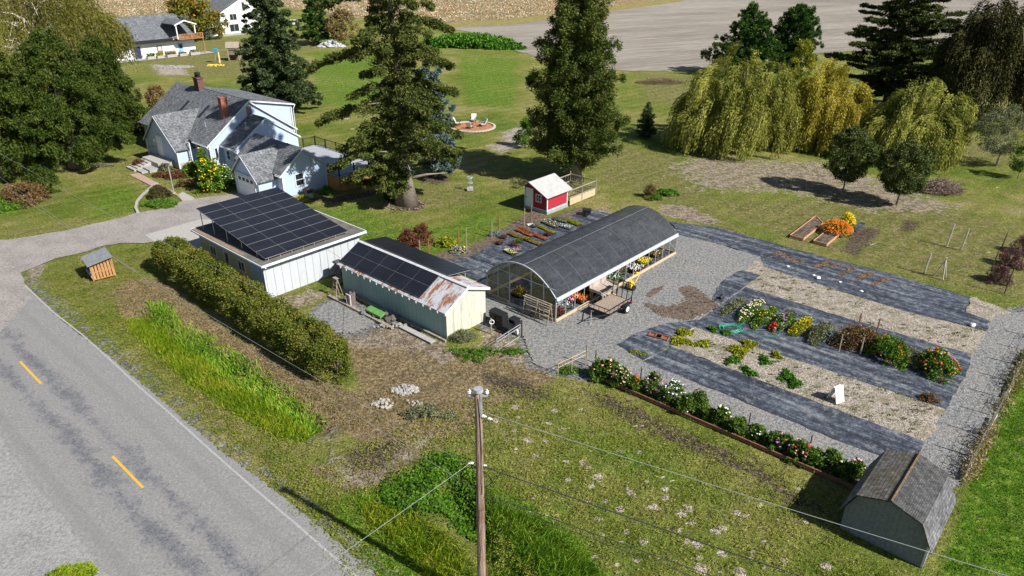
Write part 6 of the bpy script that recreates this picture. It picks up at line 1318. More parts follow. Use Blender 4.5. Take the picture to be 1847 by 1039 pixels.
for k in range(1, 4): mb.tube((-.76 + k * .38, 1.3, .48), (-.76 + k * .38, 1.42, 1.65), .030, n=5)
mb.tube((-.76, 1.36, 1.06), (.76, 1.36, 1.06), .012, n=4); rp = part('ramp', mb, M_DARKM, tr)
def cyl_x(mb, x0, x1, y, z, r, n=20): mb.tube((x0, y, z), (x1, y, z), r, r, n)
for s in (1, -1):
    mb = MB(); cyl_x(mb, s * .90, s * 1.08, .45, .30, .30); wl_ = part('wheel', mb, plain('tyre', (.025, .025, .026), .8, .3), tr)
    mb = MB(); cyl_x(mb, s * 1.0, s * 1.09, .45, .30, .185); part('rim', mb, M_WHITE, wl_)
    mb = MB(); mb.path([(s * .99, -.05, .45), (s * .99, .05, .62), (s * .99, .45, .68), (s * .99, .85, .62), (s * .99, .95, .45)], .03, 4)
    mb.slab([(s * .85, .1, .66), (s * 1.13, .1, .66), (s * 1.13, .8, .66), (s * .85, .8, .66)], .03); part('mudguard', mb, M_DARKM, tr)
mb = MB(); mb.tube((-.98, .45, .3), (.98, .45, .3), .03); part('axle', mb, M_DARKM, tr)
mb = MB(); mb.box(.80, .86, 1.22, 1.34, .34, .44); mb.box(-.86, -.80, 1.22, 1.34, .34, .44); part('tail_light', mb, plain('red_lens', (.4, .02, .02), .3), tr)

# ------------------------------------------------------------------ potting bench, shelf, yellow cart
bp = g(1088, 540); bn = thing('potting_bench', 'raw timber potting bench with a sloping tray top beside the hoop house', 'bench', bp, TH)
mb = MB()
for x in (-.45, .5):
    for y in (-.85, .85): mb.box(x - .05, x + .05, y - .05, y + .05, 0, .82)
part('leg', mb, M_WOOD, bn); mb = MB(); mb.slab([(-.5, -.95, .98), (.55, -.95, .80), (.55, .95, .80), (-.5, .95, .98)], .04); part('top', mb, plain('bench_top', (0.36, .30, .25), .85, .3), bn)
mb = MB(); mb.box(-.55, -.50, -.95, .95, .92, 1.25); mb.box(-.5, .5, -.98, -.94, .85, 1.05); mb.box(-.5, .5, .94, .98, .85, 1.05); part('side_board', mb, plain('pinkish_board', (.46, .36, .30), .85, .2), bn)
mb = MB(); mb.box(-.42, .46, -.85, .85, .25, .29); mb.box(.46, .50, -.9, .9, .10, .26); part('lower_shelf', mb, M_WOODN, bn)
for k, (x, y) in enumerate(((.25, -.5), (.28, -.1), (.22, .35))):
    mb = MB(); mb.box(-.14, .14, -.17, .17, 0, .07); q = bp + S(x, y, 0) ; q.z = .86; solo('seed_tray', mb, M_PLASTIC, ('black seed tray on the potting bench, nearest the trailer', 'black seed tray in the middle of the potting bench', 'black seed tray at the far end of the potting bench')[k], 'tray', q, TH, 'empty trays on the potting bench')
sp_ = S(-25.75, 31.0); sh = thing('plant_shelf', 'weathered slatted wooden plant shelf against the hoop house end', 'shelf', sp_, TH)
mb = MB()
for x in (-1.05, 0, 1.05): mb.tube((x, -.28, 0), (x, .05, 1.35), .03, n=4); mb.tube((x, .28, 0), (x, .10, 1.35), .03, n=4)
part('leg', mb, M_WOOD, sh); mb = MB()
for z, d in ((.3, .28), (.65, .22), (1.0, .17), (1.35, .15)):
    for k in (0, 2): y = -d + k * d * .8; mb.box(-1.1, 1.1, y, y + .09, z, z + .03)
part('shelf_slats', mb, M_WOOD, sh)
yc = g(1137, 522); y_ = thing('yellow_cart', 'bright yellow garden machine standing behind the trailer ramp', 'garden machine', yc, TH)
M_YP = plain('yellow_paint', (0.72, 0.50, 0.02), .45, .15)
mb = MB(); mb.box(-.17, .17, -.22, .22, .2, .5); mb.box(-.11, .11, -.15, .15, .5, .64); part('body', mb, M_YP, y_); mb = MB(); mb.path([(-.2, .25, .5), (-.22, .7, 1.0), (.22, .7, 1.0), (.2, .25, .5)], .03, 6); part('handlebar', mb, M_YP, y_)
for s in (-1, 1): mb = MB(); cyl_x(mb, s * .24, s * .33, 0, .2, .2, 14); part('wheel', mb, M_PLASTIC, y_)
mb = MB(); mb.ball((0, .72, 1.02), .13, 8, 4, .5); part('seat', mb, M_YP, y_)
# black crates by the gate
M_CR = plain('black_crate', (.02, .02, .022), .5, .4, 20)
cs = [((893, 581), .95, 'tallest crate stack against the grey post'), ((906, 592), 1.1, 'tall crate stack topped with a tilted crate, second from the grey post'), ((916, 600), .55, 'low crate stack before the gate'), ((928, 592), .75, 'crate stack nearest the yard gravel')]
for (b, h, l) in cs:
    o = thing('crate_stack', 'black plastic ' + l, 'crates', g(*b), TH, 'stacked black nursery crates'); n = int(h / .18)
    for k in range(n):
        mb = MB(); j = ((k * 37) % 5 - 2) * .012; mb.box(-.26 + j, .26 + j, -.26, .26, k * .18, k * .18 + .16); mb.box(-.29 + j, .29 + j, -.29, .29, k * .18 + .13, k * .18 + .165); part('crate', mb, M_CR, o)
mb = MB(); mb.path([(.14 * math.cos(a), .03, .14 * math.sin(a)) for a in np.linspace(0, 6.3, 16)], .03, 5); q = g(886, 602); q.z = .85; solo('hose_coil', mb, M_WHITE, 'small white coil hanging on the grey post by the crates', 'coil', q + Vector((.05, -.06, 0)), 0)
mb = MB(); mb.path([(0, 0, 0), (0, 0, .22), (0, 0, .3)], [.11, .11, .05], 8); solo('white_jug', mb, M_WHITE, 'white jug on the ground under the pipe gate', 'jug', g(932, 602), 0)
# ------------------------------------------------------------------ A-frame sign board lying on the lower bed
sb = thing('sandwich_board', 'white sandwich board standing open on the lower sandy bed', 'sign board', g(1506, 722), TH + 1.25)
for s, mm_ in ((1, M_WHITE), (-1, M_DARKM)):
    mb = MB(); mb.slab([(-.32, s * .34, 0), (.32, s * .34, 0), (.32, s * .05, .92), (-.32, s * .05, .92)], .03, (0, s, .3)); part('panel', mb, M_WHITE, sb)
mb = MB(); mb.box(-.34, .34, -.36, -.32, 0, .04); mb.tube((.3, .0, .9), (.3, 0, 1.1), .02, n=4); part('frame', mb, M_WOOD, sb)
# green hose
mb = MB(); rg = random.Random(7); pts = []
for k in range(150): a = k * .28; r_h = .45 + .12 * math.sin(k * .21); pts.append((r_h * math.cos(a) * 1.35, r_h * math.sin(a), .04 + .018 * (k % 5)))
mb.path(pts, .016, 4); mb.path([(.5, .2, .04), (1.0, .7, .05), (1.5, 1.6, .05), (1.9, 2.6, .05)], .014, 4); mb.path([(.4, -.3, .04), (1.6, -.9, .04), (2.5, -1.1, .04), (2.9, -.6, .04), (2.4, -.2, .04), (1.5, -.1, .04)], .012, 4)
solo('garden_hose', mb, plain('green_hose', (0.03, 0.40, 0.22), .45, .1), 'bright green garden hose coiled on the weed cloth', 'hose', g(1318, 594) + Vector((0, 0, .02)), 0)
# seed trays on the small cloth, raised beds, mums
for b, l, mm_ in (((1182, 607), 'dark brown seed tray on the ragged cloth, left of the pair', M_WOODR), ((1194, 610), 'rusty brown seed tray on the ragged cloth, right of the pair', plain('rust_tray', (.25, .10, .05), .8, .3))):
    mb = MB(); mb.box(-.42, .42, -.24, .24, 0, .04)
    for (x0, x1, y0, y1) in ((-.42, .42, -.24, -.2), (-.42, .42, .2, .24), (-.42, -.38, -.2, .2), (.38, .42, -.2, .2)): mb.box(x0, x1, y0, y1, .04, .12)
    solo('seed_tray', mb, mm_, l, 'tray', g(*b), TH + .2, 'brown seed trays on the cloth')
def raised(label, quad, h, m_):
    P = [g(*q) for q in quad]; c = sum(P, Vector()) / 4; o = thing('raised_bed', label, 'raised bed', c, 0, 'wooden raised beds')
    for i in range(4):
        a, b = P[i] - c, P[(i + 1) % 4] - c; n_ = Vector((-(b - a).y, (b - a).x, 0)).normalized(); mb = MB(); mb.slab([a, b, b + Vector((0, 0, h)), a + Vector((0, 0, h))], .05, n_); part('side', mb, m_, o)
    mb = MB(); mb.slab([(p - c) * .96 + Vector((0, 0, h * .75)) for p in P], h * .7); part('soil', mb, M_SOIL, o)
M_TER = plain('terracotta_timber', (0.48, 0.26, 0.155), .85, .2, 5)
raised('longer terracotta timber raised bed left of the orange mums', [(1425, 428), (1448, 434), (1483, 406), (1471, 393)], .22, M_TER); raised('shorter terracotta timber raised bed in front of the orange mums', [(1467, 438), (1490, 444), (1512, 426), (1489, 421)], .22, M_TER)
def bl(name, c): return plain(name, c, .7, .15, 8)
F_OR, F_YE, F_WH, F_PK, F_RD, F_PE, F_PU, F_MA, F_CR = bl('orange_petals', (.75, .20, .01)), bl('yellow_petals', (.82, .58, .01)), bl('white_petals', (.80, .80, .76)), bl('pink_petals', (.72, .34, .46)), bl('red_petals', (.62, .03, .02)), bl('peach_petals', (.82, .42, .30)), bl('purple_petals', (.42, .16, .42)), bl('maroon_petals', (.12, .02, .025)), bl('cream_petals', (.80, .66, .40))
mound('orange_mums', 'round clump of orange chrysanthemums behind the raised bed', 'flowers', (1508, 420), 1.25, 1.25, .95, L_BUSH, 130, 50, 30, (.12, .07), (.15, .3), flowers=[(F_OR, 620, .065)])
mound('yellow_mums', 'small clump of yellow chrysanthemums at the right of the orange mums', 'flowers', (1527, 408), .6, .7, 1.05, L_BUSH, 131, 24, 30, (.12, .07), (.15, .25), flowers=[(F_YE, 240, .065)])
sheet('weed_cloth', wp((1538, 415), (1546, 418), (1562, 403), (1552, 401)), .03, M_CLOTH, 'thing', .02, .5, 5, 'tiny weed cloth scrap right of the yellow mums', 'ground cloth')
# ------------------------------------------------------------------ dahlia row
sd_a, sd_b = g(1063, 676), g(1555, 888); dd_ = (sd_b - sd_a)
tm = thing('timber_edging', 'low red brown timber edging along the dahlia row', 'edging', sd_a); L_ = dd_.length; u_ = dd_.normalized(); n_ = Vector((-u_.y, u_.x, 0))
for k in range(7): a = u_ * (L_ * k / 7 + .02); b = u_ * (L_ * (k + 1) / 7 - .02); mb = MB(); mb.slab([a, b, b + Vector((0, 0, .2)), a + Vector((0, 0, .2))], .07, n_); part('board', mb, M_WOODR, tm)
L_DAH = leafy('dahlia_leaves', [(0.025, 0.06, 0.010), (0.08, 0.15, 0.02), (0.18, 0.26, 0.04)], 1.2, 0.2)
dz = [((1078, 676), .42, 1.0, [(F_PE, 6, .07)], 'salmon dahlia at the start of the row'), ((1098, 678), .48, 1.2, [(F_PE, 14, .085)], 'tall peach dahlia, second in the row'), ((1120, 690), .50, 1.05, [(F_CR, 60, .05), (F_PE, 20, .05)], 'cream and peach dahlia with many small blooms'), ((1145, 700), .38, .85, [(F_OR, 14, .06), (F_RD, 8, .06)], 'orange red dahlia left of the green stake'), ((1176, 704), .52, 1.15, [(F_PK, 40, .06)], 'pink dahlia right of the green stake'), ((1212, 722), .58, 1.2, [(F_WH, 75, .055)], 'large white pompon dahlia, brightest of the row'), ((1236, 738), .5, .95, [(F_WH, 6, .05)], 'leafy green dahlia just right of the white pompon'), ((1258, 732), .42, 1.0, [(F_MA, 22, .055)], 'dark maroon dahlia with a short stake'), ((1276, 750), .38, .6, [(F_WH, 2, .05)], 'low green dahlia in the middle gap'), ((1300, 760), .45, .95, [(F_CR, 12, .08), (F_WH, 8, .07)], 'cream white dahlia after the gap'), ((1328, 775), .48, .85, [], 'leafy dahlia without blooms right of the cream white one'), ((1362, 786), .38, .75, [(F_WH, 10, .07)], 'small white dahlia by the dark stake'), ((1398, 802), .45, .8, [(F_PU, 10, .055), (F_PK, 12, .06)], 'lilac pink dahlia beside a peach one'), ((1412, 806), .4, .85, [(F_PE, 12, .05)], 'peach dahlia beside the lilac pink one'), ((1440, 822), .52, .95, [(F_RD, 10, .06), (F_PK, 24, .06)], 'bright pink red dahlia with a brown stake'), ((1464, 832), .45, .8, [], 'bushy green dahlia right of the bright pink red one'), ((1498, 838), .42, .9, [(F_WH, 4, .09), (F_RD, 3, .06)], 'dahlia with one big white bloom'), ((1522, 858), .45, .85, [(F_CR, 6, .07)], 'green dahlia with two cream blooms near the row end'), ((1543, 850), .28, .75, [(F_PK, 14, .07), (F_WH, 4, .06)], 'striped pink dahlia at the row end beside the gambrel shed')]
for i, (b, r0, h, fl, lab) in enumerate(dz): mound('dahlia_plant', lab, 'dahlia', (b[0], b[1] + 4), r0 * 1.15, r0 * 1.05, h, L_DAH, 140 + i, 56, 34, (.13, .075), (.12, .24), flowers=fl, group='dahlias in the timber edged row', irregular=.3)
# ------------------------------------------------------------------ cut flower rows on the dark cloth
def row(name, lab, cat, a, b, w, h, m_, seed, fl=None, nc=90, per=34, leaf=(.12, .06), grp='flower rows on the weed cloth'):
    A, B = g(*a), g(*b); c = (A + B) / 2; L = (B - A).length; ang = math.atan2((B - A).y, (B - A).x)
    return mound(name, lab, cat, c, L / 2, w, h, m_, seed, nc, per, leaf, (.12, .25), ang, grp, None, fl, .1)
row('flower_row', 'low dusky green row at the left end of the weed cloth', 'flower row', (1300, 570), (1342, 540), .3, .3, L_GREYG, 160)
row('flower_row', 'row of pale peach and cream flowers, leftmost in bloom', 'flower row', (1332, 582), (1376, 548), .45, .65, L_BUSH, 161, [(F_CR, 110, .06), (F_WH, 30, .05)])
row('flower_row', 'dark green row with yellow orange heads at its top', 'flower row', (1358, 594), (1400, 560), .42, .6, L_BUSH, 162, [(F_YE, 26, .06), (F_OR, 14, .05)])
row('flower_row', 'row with red blooms in front and violet asters behind', 'flower row', (1396, 602), (1430, 566), .42, .65, L_BUSH, 163, [(F_PU, 46, .055), (F_PK, 22, .05)])
mound('red_flowers', 'bright red flower cluster in front of the violet asters', 'flowers', (1395, 596), .35, .3, .5, L_BUSH, 164, 24, 24, (.12, .06), (.1, .2), flowers=[(F_RD, 44, .06)])
row('flower_row', 'yellow flowering row in the middle of the weed cloth', 'flower row', (1422, 608), (1462, 578), .36, .5, L_YELG, 165, [(F_YE, 60, .05)])
row('flower_row', 'loose green row with reddish seed heads', 'flower row', (1460, 622), (1498, 590), .6, .65, L_GREYG, 166, [(F_MA, 26, .04)], 120)
mound('silver_plant', 'silver leaved plant between the loose green row and the stakes', 'plant', (1497, 612), .5, .6, .6, L_SILV, 167, 40, 30, (.12, .05), (.12, .25))
mound('dried_plants', 'tall mass of yellowing dried plants between four stakes', 'dried plants', (1545, 622), 1.35, 1.05, 1.15, L_BROWN, 168, 150, 40, (.16, .05), (.2, .4), flowers=[(F_CR, 40, .03)])
mound('marigold_bush', 'tall fresh green bush with small orange flowers right of the dried plants', 'bush', (1600, 645), 1.0, 1.25, 1.25, L_BUSH, 169, 130, 40, (.14, .06), (.2, .35), flowers=[(F_OR, 34, .045)])
mound('grey_bush', 'grey brown withered bush left of the bright zinnias', 'bush', (1640, 652), .75, .9, .75, L_GREYG, 170, 70, 36, (.13, .04), (.15, .3))
mound('zinnia_bush', 'tall mixed red pink and orange zinnias at the right end', 'flowers', (1688, 670), 1.0, 1.3, 1.25, L_BUSH, 171, 120, 38, (.14, .07), (.2, .35), flowers=[(F_RD, 24, .07), (F_OR, 30, .065), (F_PK, 22, .065), (F_PE, 14, .06), (F_YE, 14, .05)])
mound('brown_clump', 'low round rusty brown dead clump at the corner of the weed cloth', 'plant', (1676, 722), .55, .4, .35, L_BROWN, 172, 40, 40, (.1, .03), (.1, .2))
# squash vines on the lower bed
rg = random.Random(8)
vines = [((1232, 603), .75, 'yellow green squash vine at the top left of the lower bed'), ((1228, 618), .7, 'yellow squash leaves at the left tip of the lower bed'), ((1268, 622), .55, 'small squash vine with a yellow tip, second from the left'), ((1285, 596), .35, 'tiny squash plant touching the hose side of the lower bed'), ((1310, 602), .35, 'sparse squash leaves under the green hose'), ((1335, 634), .95, 'largest yellow green squash vine in the middle of the lower bed'), ((1352, 622), .5, 'yellow squash leaves behind the largest vine'), ((1322, 652), .55, 'squash vine in front of the largest one'), ((1345, 668), .35, 'little squash sprout near the dusty cloth'), ((1380, 652), .45, 'thin dark squash vine right of the largest one'), ((1400, 643), .4, 'yellow specked squash plant by the dark cloth'), ((1420, 682), .75, 'bright green squash vine left of the sandwich board'), ((1434, 694), .45, 'green squash leaves before the dusty cloth'), ((1355, 676), .3, 'smallest green sprout at the cloth edge')]
for i, (b, r0, lab) in enumerate(vines): mound('squash_plant', lab, 'squash plant', b, r0, r0 * .6, .22, L_YELG if 'yellow' in lab else L_BRAM, 180 + i, int(60 * r0) + 12, 16, (.13, .11), (.08, .16), group='squash plants on the lower bed', irregular=.5, rot=rg.random() * 3)
for i, (b, r0, lab) in enumerate([((1145, 636), .3, 'yellow weed tuft on the ragged cloth, left'), ((1158, 640), .38, 'yellow weed tuft on the ragged cloth, right')]): mound('weed_tuft', lab, 'weed', b, r0, r0 * .7, .12, L_YELG, 200 + i, 14, 24, (.08, .06), (.06, .1), group='yellow tufts')
r_ = np.random.default_rng(205); q = []
for poly, n_w in ((wp((1362, 470), (1430, 496), (1640, 562), (1782, 596), (1752, 645), (1600, 600), (1345, 522)), 90), (wp((1230, 600), (1460, 655), (1708, 735), (1672, 798), (1530, 750), (1400, 700), (1250, 630)), 110)):
    a = np.array(poly); c = a.min(0) + r_.random((n_w * 3, 2)) * (a.max(0) - a.min(0)); c = c[inpoly_sd(c[:, 0], c[:, 1], poly) > .2][:n_w]; q.append(c)
c = np.concatenate(q); P = np.concatenate([np.repeat(c, 26, 0) + r_.normal(size=(len(c) * 26, 2)) * np.array([.20, .10]) * np.repeat(.3 + r_.random(len(c)) ** 2 * 1.6, 26)[:, None], (.02 + .06 * r_.random(len(c) * 26))[:, None]], 1)
o = put('bed_weeds', cards('bed_weeds', r_, P, rdir(r_, len(P)) + np.array([0, 0, .3]), .09, .045), None, L_GREYG); tag(o, 'small scattered weeds sprouting over the sandy beds', 'weeds', kind='stuff')
# stones holding the cloth
def rock(mb, c, r, rg): mb.ball(c, r, 6, 4, rg.uniform(.5, .8), .22, rg)
for i, (b, r0, lab) in enumerate([((1421, 482), .11, 'white stone at the left of the upper cloth'), ((1467, 498), .12, 'white stone in the middle of the upper cloth'), ((1475, 503), .2, 'largest white stone on the upper cloth'), ((1515, 510), .1, 'small white stone right of the largest one'), ((1553, 527), .14, 'white stone at the right of the upper cloth'), ((1753, 589), .2, 'white stone on the crumpled cloth end')]):
    mb = MB(); rock(mb, (0, 0, r0 * .4), r0, random.Random(i)); solo('stone', mb, M_WHITE, lab, 'stone', g(*b) + Vector((0, 0, .02)), i, 'stones weighing down the cloth')
# straw strips left on the upper cloth
M_STRAW = plain('dead_stems', (0.26, 0.17, 0.10), .95, .4, 8)
for i, (a, b, w) in enumerate([((1400, 455), (1445, 476), .5), ((1470, 482), (1500, 468), .22), ((1512, 498), (1542, 482), .25), ((1545, 505), (1572, 492), .28), ((1575, 515), (1600, 502), .25), ((1470, 480), (1520, 480), .35)]):
    A, B = g(*a), g(*b); r_ = np.random.default_rng(210 + i); n = 420; t_ = r_.random(n)
    P = np.stack([A.x + (B.x - A.x) * t_ + r_.normal(size=n) * w * .45, A.y + (B.y - A.y) * t_ + r_.normal(size=n) * w * .45, .03 + .03 * r_.random(n)], 1)
    o = put('dead_stems', cards('dead_stems', r_, P, rdir(r_, n) * np.array([1, 1, .15]), .14, .04), None, M_STRAW); tag(o, ('brown leaf litter where the upper cloth begins', 'first strip of dead stems across the upper cloth', 'second strip of dead stems across the upper cloth', 'third strip of dead stems across the upper cloth', 'last strip of dead stems across the upper cloth', 'reddish heap of dead stems on the upper cloth')[i], 'dead stems', 'strips of dead stems', 'stuff')
# ------------------------------------------------------------------ nursery trays left of the hoop house
def tray(lab, a, b, w, m_, h=.14, seed=1, fl=None, dens=1.0):
    A, B = g(*a), g(*b); c = (A + B) / 2; L = (B - A).length; ang = math.atan2((B - A).y, (B - A).x); o = thing('plant_tray', lab, 'plant tray', c + Vector((0, 0, .025)), ang, 'trays of young plants left of the hoop house')
    mb = MB(); mb.box(-L / 2, L / 2, -w / 2, w / 2, 0, .08); part('tray', mb, M_PLASTIC, o); r = np.random.default_rng(seed); n = int(1300 * L * w * dens); P = np.stack([(r.random(n) - .5) * L, (r.random(n) - .5) * w, .08 + h * r.random(n)], 1)
    put('plants', cards('plants', r, P, rdir(r, n) + np.array([0, 0, .5]), .07, .04), o, m_)
    for f_, k in fl or []:
        mb = MB(); rg = random.Random(seed)
        for _ in range(k): mb.ball(((rg.random() - .5) * L, (rg.random() - .5) * w, .1 + h), .028, 5, 3)
        part('blossoms', mb, f_, o)
L_ORN = leafy('rusty_leaves', [(.18, .05, .02), (.38, .12, .05), (.5, .2, .08)], 2, .15); L_YB = leafy('yellow_brown_leaves', [(.10, .085, .02), (.24, .18, .05), (.42, .34, .12)], 1.2, .2)
tray('long tray row of yellowish plants nearest the front', (918, 422), (946, 433), .5, L_YB, .12, 1); tray('long tray row of yellowish plants continuing beside the hoop house', (944, 431), (975, 443), .5, L_YB, .12, 2)
tray('rusty orange tray row, left piece', (932, 416), (960, 428), .38, L_ORN, .1, 3); tray('rusty orange tray row, right piece', (962, 424), (985, 434), .38, L_ORN, .1, 4); tray('thin rusty orange tray behind the left piece', (938, 412), (956, 421), .3, L_ORN, .1, 5)
tray('green edged tray near the hoop house middle', (972, 410), (1000, 423), .35, L_YELG, .08, 6); tray('dark green tray row by the red shed', (998, 395), (1024, 402), .75, L_GREYG, .16, 7); tray('bright yellow green tray beside the hoop house', (1022, 398), (1046, 408), .55, L_YELG, .14, 8)
tray('grey twiggy tray patch in the centre of the cloth', (982, 400), (1008, 411), .9, L_GREYG, .14, 9, [(F_WH, 30)], .6); tray('white speckled tray row beside the hoop house', (1006, 408), (1030, 414), .5, L_SILV, .14, 10, [(F_WH, 30)]); tray('cream flowered tray at the hoop house corner', (912, 453), (928, 461), .5, L_BUSH, .1, 11, [(F_CR, 60)]); tray('pink flowered tray at the hoop house corner', (926, 455), (940, 452), .45, L_GREYG, .1, 12, [(F_PK, 26)])
for i, (b, c_, lab) in enumerate([((900, 441), L_RED, 'black pots of dark plants, nearest the shed'), ((908, 430), L_PURP, 'black pots of purple plants by the soil strip'), ((927, 444), L_RED, 'black pots of red plants, left of the green ones'), ((935, 438), L_BUSH, 'black pots of green plants beside the red ones'), ((988, 425), L_RED, 'black pot with red plant beside the green edged tray'), ((963, 410), L_GREYG, 'black pots of grey plants beside the white stone')]):
    o = thing('potted_plants', lab, 'potted plants', g(*b) + Vector((0, 0, .02)), TH + .4 * i, 'loose potted plants on the cloth')
    for k in range(4):
        mb = MB(); x = (k % 2) * .3 - .15; y = (k // 2) * .26 - .13; mb.path([(x, y, 0), (x, y, .16)], [.09, .12], 8); part('pot', mb, M_PLASTIC, o)
    r = np.random.default_rng(220 + i); n = 240; put('plants', cards('plants', r, np.stack([r.normal(size=n) * .18, r.normal(size=n) * .16, .16 + .16 * r.random(n)], 1), rdir(r, n), .08, .045), o, c_)
mb = MB(); mb.box(-.3, .3, -.15, .15, 0, .08); mb.box(-.1, .35, -.3, -.16, 0, .05); solo('white_tray', mb, M_WHITE, 'white foam tray lying near the rusty post', 'tray', g(957, 406) + Vector((0, 0, .02)), .4)
# plants inside the hoop house
fl_in = [(-25.3, 32.3, L_RED, F_MA, 'dark red potted flowers at the hoop house corner'), (-25.4, 33.2, L_SILV, F_WH, 'white and green potted plants beside the dark red ones'), (-25.7, 34.4, L_RED, F_PK, 'dark pink chrysanthemums inside the hoop house'), (-25.2, 34.9, L_ORN, F_OR, 'bright orange chrysanthemums inside the hoop house'), (-26.4, 35.2, L_RED, F_MA, 'maroon potted flowers behind the orange ones'), (-25.4, 36.4, L_BUSH, F_YE, 'lime green potted plants behind the bench'), (-26.3, 37.3, L_GREYG, F_WH, 'grey green pots past the bench'), (-25.3, 39.0, L_BUSH, F_WH, 'green pots under the side curtain middle'), (-25.8, 40.3, L_GREYG, F_MA, 'dark pots in the hoop house middle'), (-25.2, 41.4, L_PURP, F_WH, 'white flowered pots by the middle posts'), (-25.4, 42.9, L_YELG, F_YE, 'yellow potted flowers toward the far end'), (-25.6, 44.9, L_YB, F_CR, 'long tray of brownish plants at the far end'), (-28.8, 32.8, L_YB, F_YE, 'yellowish plants seen through the left end film'), (-29.2, 35.5, L_BUSH, F_YE, 'green plants deep inside on the left'), (-28.6, 39.5, L_GREYG, F_WH, 'grey plants deep inside the middle'), (-28.9, 43.5, L_BUSH, F_PK, 'green plants deep inside the far end')]
for i, (u, v, m_, f_, lab) in enumerate(fl_in):
    o = thing('potted_plants', lab, 'potted plants', S(u, v, .02), TH, 'potted plants inside the hoop house'); mb = MB()
    for a in range(4):
        for b in range(3): x, y = a * .26 - .39, b * .34 - .34; mb.path([(x, y, 0), (x, y, .15)], [.09, .115], 7)
    part('pot', mb, M_PLASTIC, o); r = np.random.default_rng(240 + i); n = 800; P = np.stack([r.uniform(-.5, .5, n), r.uniform(-.5, .5, n), .15 + .26 * r.random(n)], 1); put('plants', cards('plants', r, P, rdir(r, n) + np.array([0, 0, .3]), .10, .055), o, m_)
    mb = MB(); rg = random.Random(i)
    for _ in range(90 if 'mum' in lab or 'flower' in lab else 20): mb.ball((rg.uniform(-.5, .5), rg.uniform(-.5, .5), rg.uniform(.34, .46)), .045, 5, 3)
    part('blossoms', mb, f_, o)
# yellow clump + shrubs on the strip
mound('yellow_flowers', 'silver green clump with yellow blooms at the end of the shed roof', 'flowers', (828, 455), .75, .6, .45, L_SILV, 260, 60, 36, (.11, .05), (.12, .22), flowers=[(F_YE, 46, .05)])
mound('squash_plant', 'tall pale green leafy plant behind the yellow blooms', 'plant', (806, 443), .8, .5, .7, L_YELG, 261, 40, 24, (.22, .12), (.15, .3))
mound('silver_plant', 'silver white plant around the two posts of the soil strip', 'plant', (895, 424), .6, .35, .35, L_SILV, 262, 40, 30, (.12, .05), (.1, .2))
for i, (b, h, lab) in enumerate([((736, 448), 1.5, 'wine red shrub left of the pair behind the teal shed'), ((761, 440), 1.7, 'wine red shrub right of the pair behind the teal shed')]): mound('red_shrub', lab, 'shrub', b, .85, .75, h, L_RED, 264 + i, 80, 40, (.13, .07), (.2, .35), stems=True, group='pair of wine red shrubs')
mound('dry_bush', 'straw coloured dead bush on the lawn at the left of the green patch', 'bush', (1172, 355), .65, .6, 1.2, L_TAN, 266, 60, 36, (.15, .05), (.2, .35), stems=True)
mound('green_patch', 'low dark green leafy patch on the lawn beside the straw coloured bush', 'bush', (1200, 350), 1.35, .8, .45, L_BRAM, 267, 80, 36, (.13, .09), (.15, .25)); mound('green_patch', 'light green ferny plant in front of the straw coloured bush', 'plant', (1182, 360), .7, .4, .5, L_BUSH, 268, 40, 30, (.13, .05), (.15, .25))
mound('lavender_bush', 'grey green lavender bush at the cream corner of the teal shed', 'bush', (836, 612), .85, .55, .55, L_GREYG, 269, 70, 40, (.14, .03), (.15, .28))
mound('weed_patch', 'fresh green weeds in front of the lavender bush', 'weeds', (858, 640), 1.6, .9, .18, L_BUSH, 270, 90, 30, (.1, .05), (.12, .25), irregular=.5)
mound('low_weeds', 'green weeds under the pipe gate', 'weeds', (925, 636), .9, .5, .2, L_BUSH, 271, 40, 26, (.1, .05), (.1, .2), irregular=.5); mound('low_weeds', 'green weeds at the foot of the thin wire gate', 'weeds', (1030, 668), .9, .5, .15, L_BUSH, 272, 50, 26, (.1, .05), (.1, .2), irregular=.5)
mound('yard_weeds', 'dull green scrub right of the rubble pile', 'weeds', (770, 745), 1.4, .7, .3, L_GREYG, 273, 70, 30, (.12, .05), (.12, .25), irregular=.5)
mound('roadside_bush', 'grassy green tuft at the bottom left picture edge', 'grass tuft', (126, 1056), .95, .8, .75, L_GRASS, 274, 120, 60, (.22, .03), (.15, .3))
# ------------------------------------------------------------------ front garden
mound('round_bush', 'clipped round brown green bush on the driveway corner', 'bush', (289, 356), .98, .95, 1.15, leafy('bronze_leaves', [(.03, .035, .012), (.075, .07, .025), (.16, .12, .05)], 1, .15), 280, 150, 50, (.10, .06), (.12, .25), irregular=.03)
mound('juniper_bush', 'low bright green spreading bush in front of the round bush', 'bush', (290, 370), 1.75, .95, .5, L_BUSH, 281, 150, 40, (.13, .06), (.15, .3), rot=-.1, irregular=.15)
sunf = thing('sunflower_bush', 'tall yellow sunflowers at the garage door corner', 'sunflowers', g(386, 345)); r = np.random.default_rng(282)
cen = np.stack([r.normal(size=150) * .48, r.normal(size=150) * .42, r.uniform(.2, 3.0, 150)], 1); P, d = clump_pts(r, cen, np.full(150, .3), 34); put('foliage', cards('foliage', r, P, d + r.normal(size=P.shape) * .7, .2, .13), sunf, L_BUSH)
mb = MB(); rg = random.Random(2)
for _ in range(150): mb.ball((rg.gauss(0, .58), rg.gauss(-.1, .48), rg.uniform(.3, 3.2)), rg.uniform(.045, .10), 7, 3, .6)
part('blossoms', mb, F_YE, sunf); mb = MB()
for k in range(12): mb.tube((math.cos(k) * .4, math.sin(k * 2) * .4, 0), (math.cos(k) * .7, math.sin(k * 2) * .5, 2.8), .025, n=4)
part('stems', mb, L_BUSH, sunf)
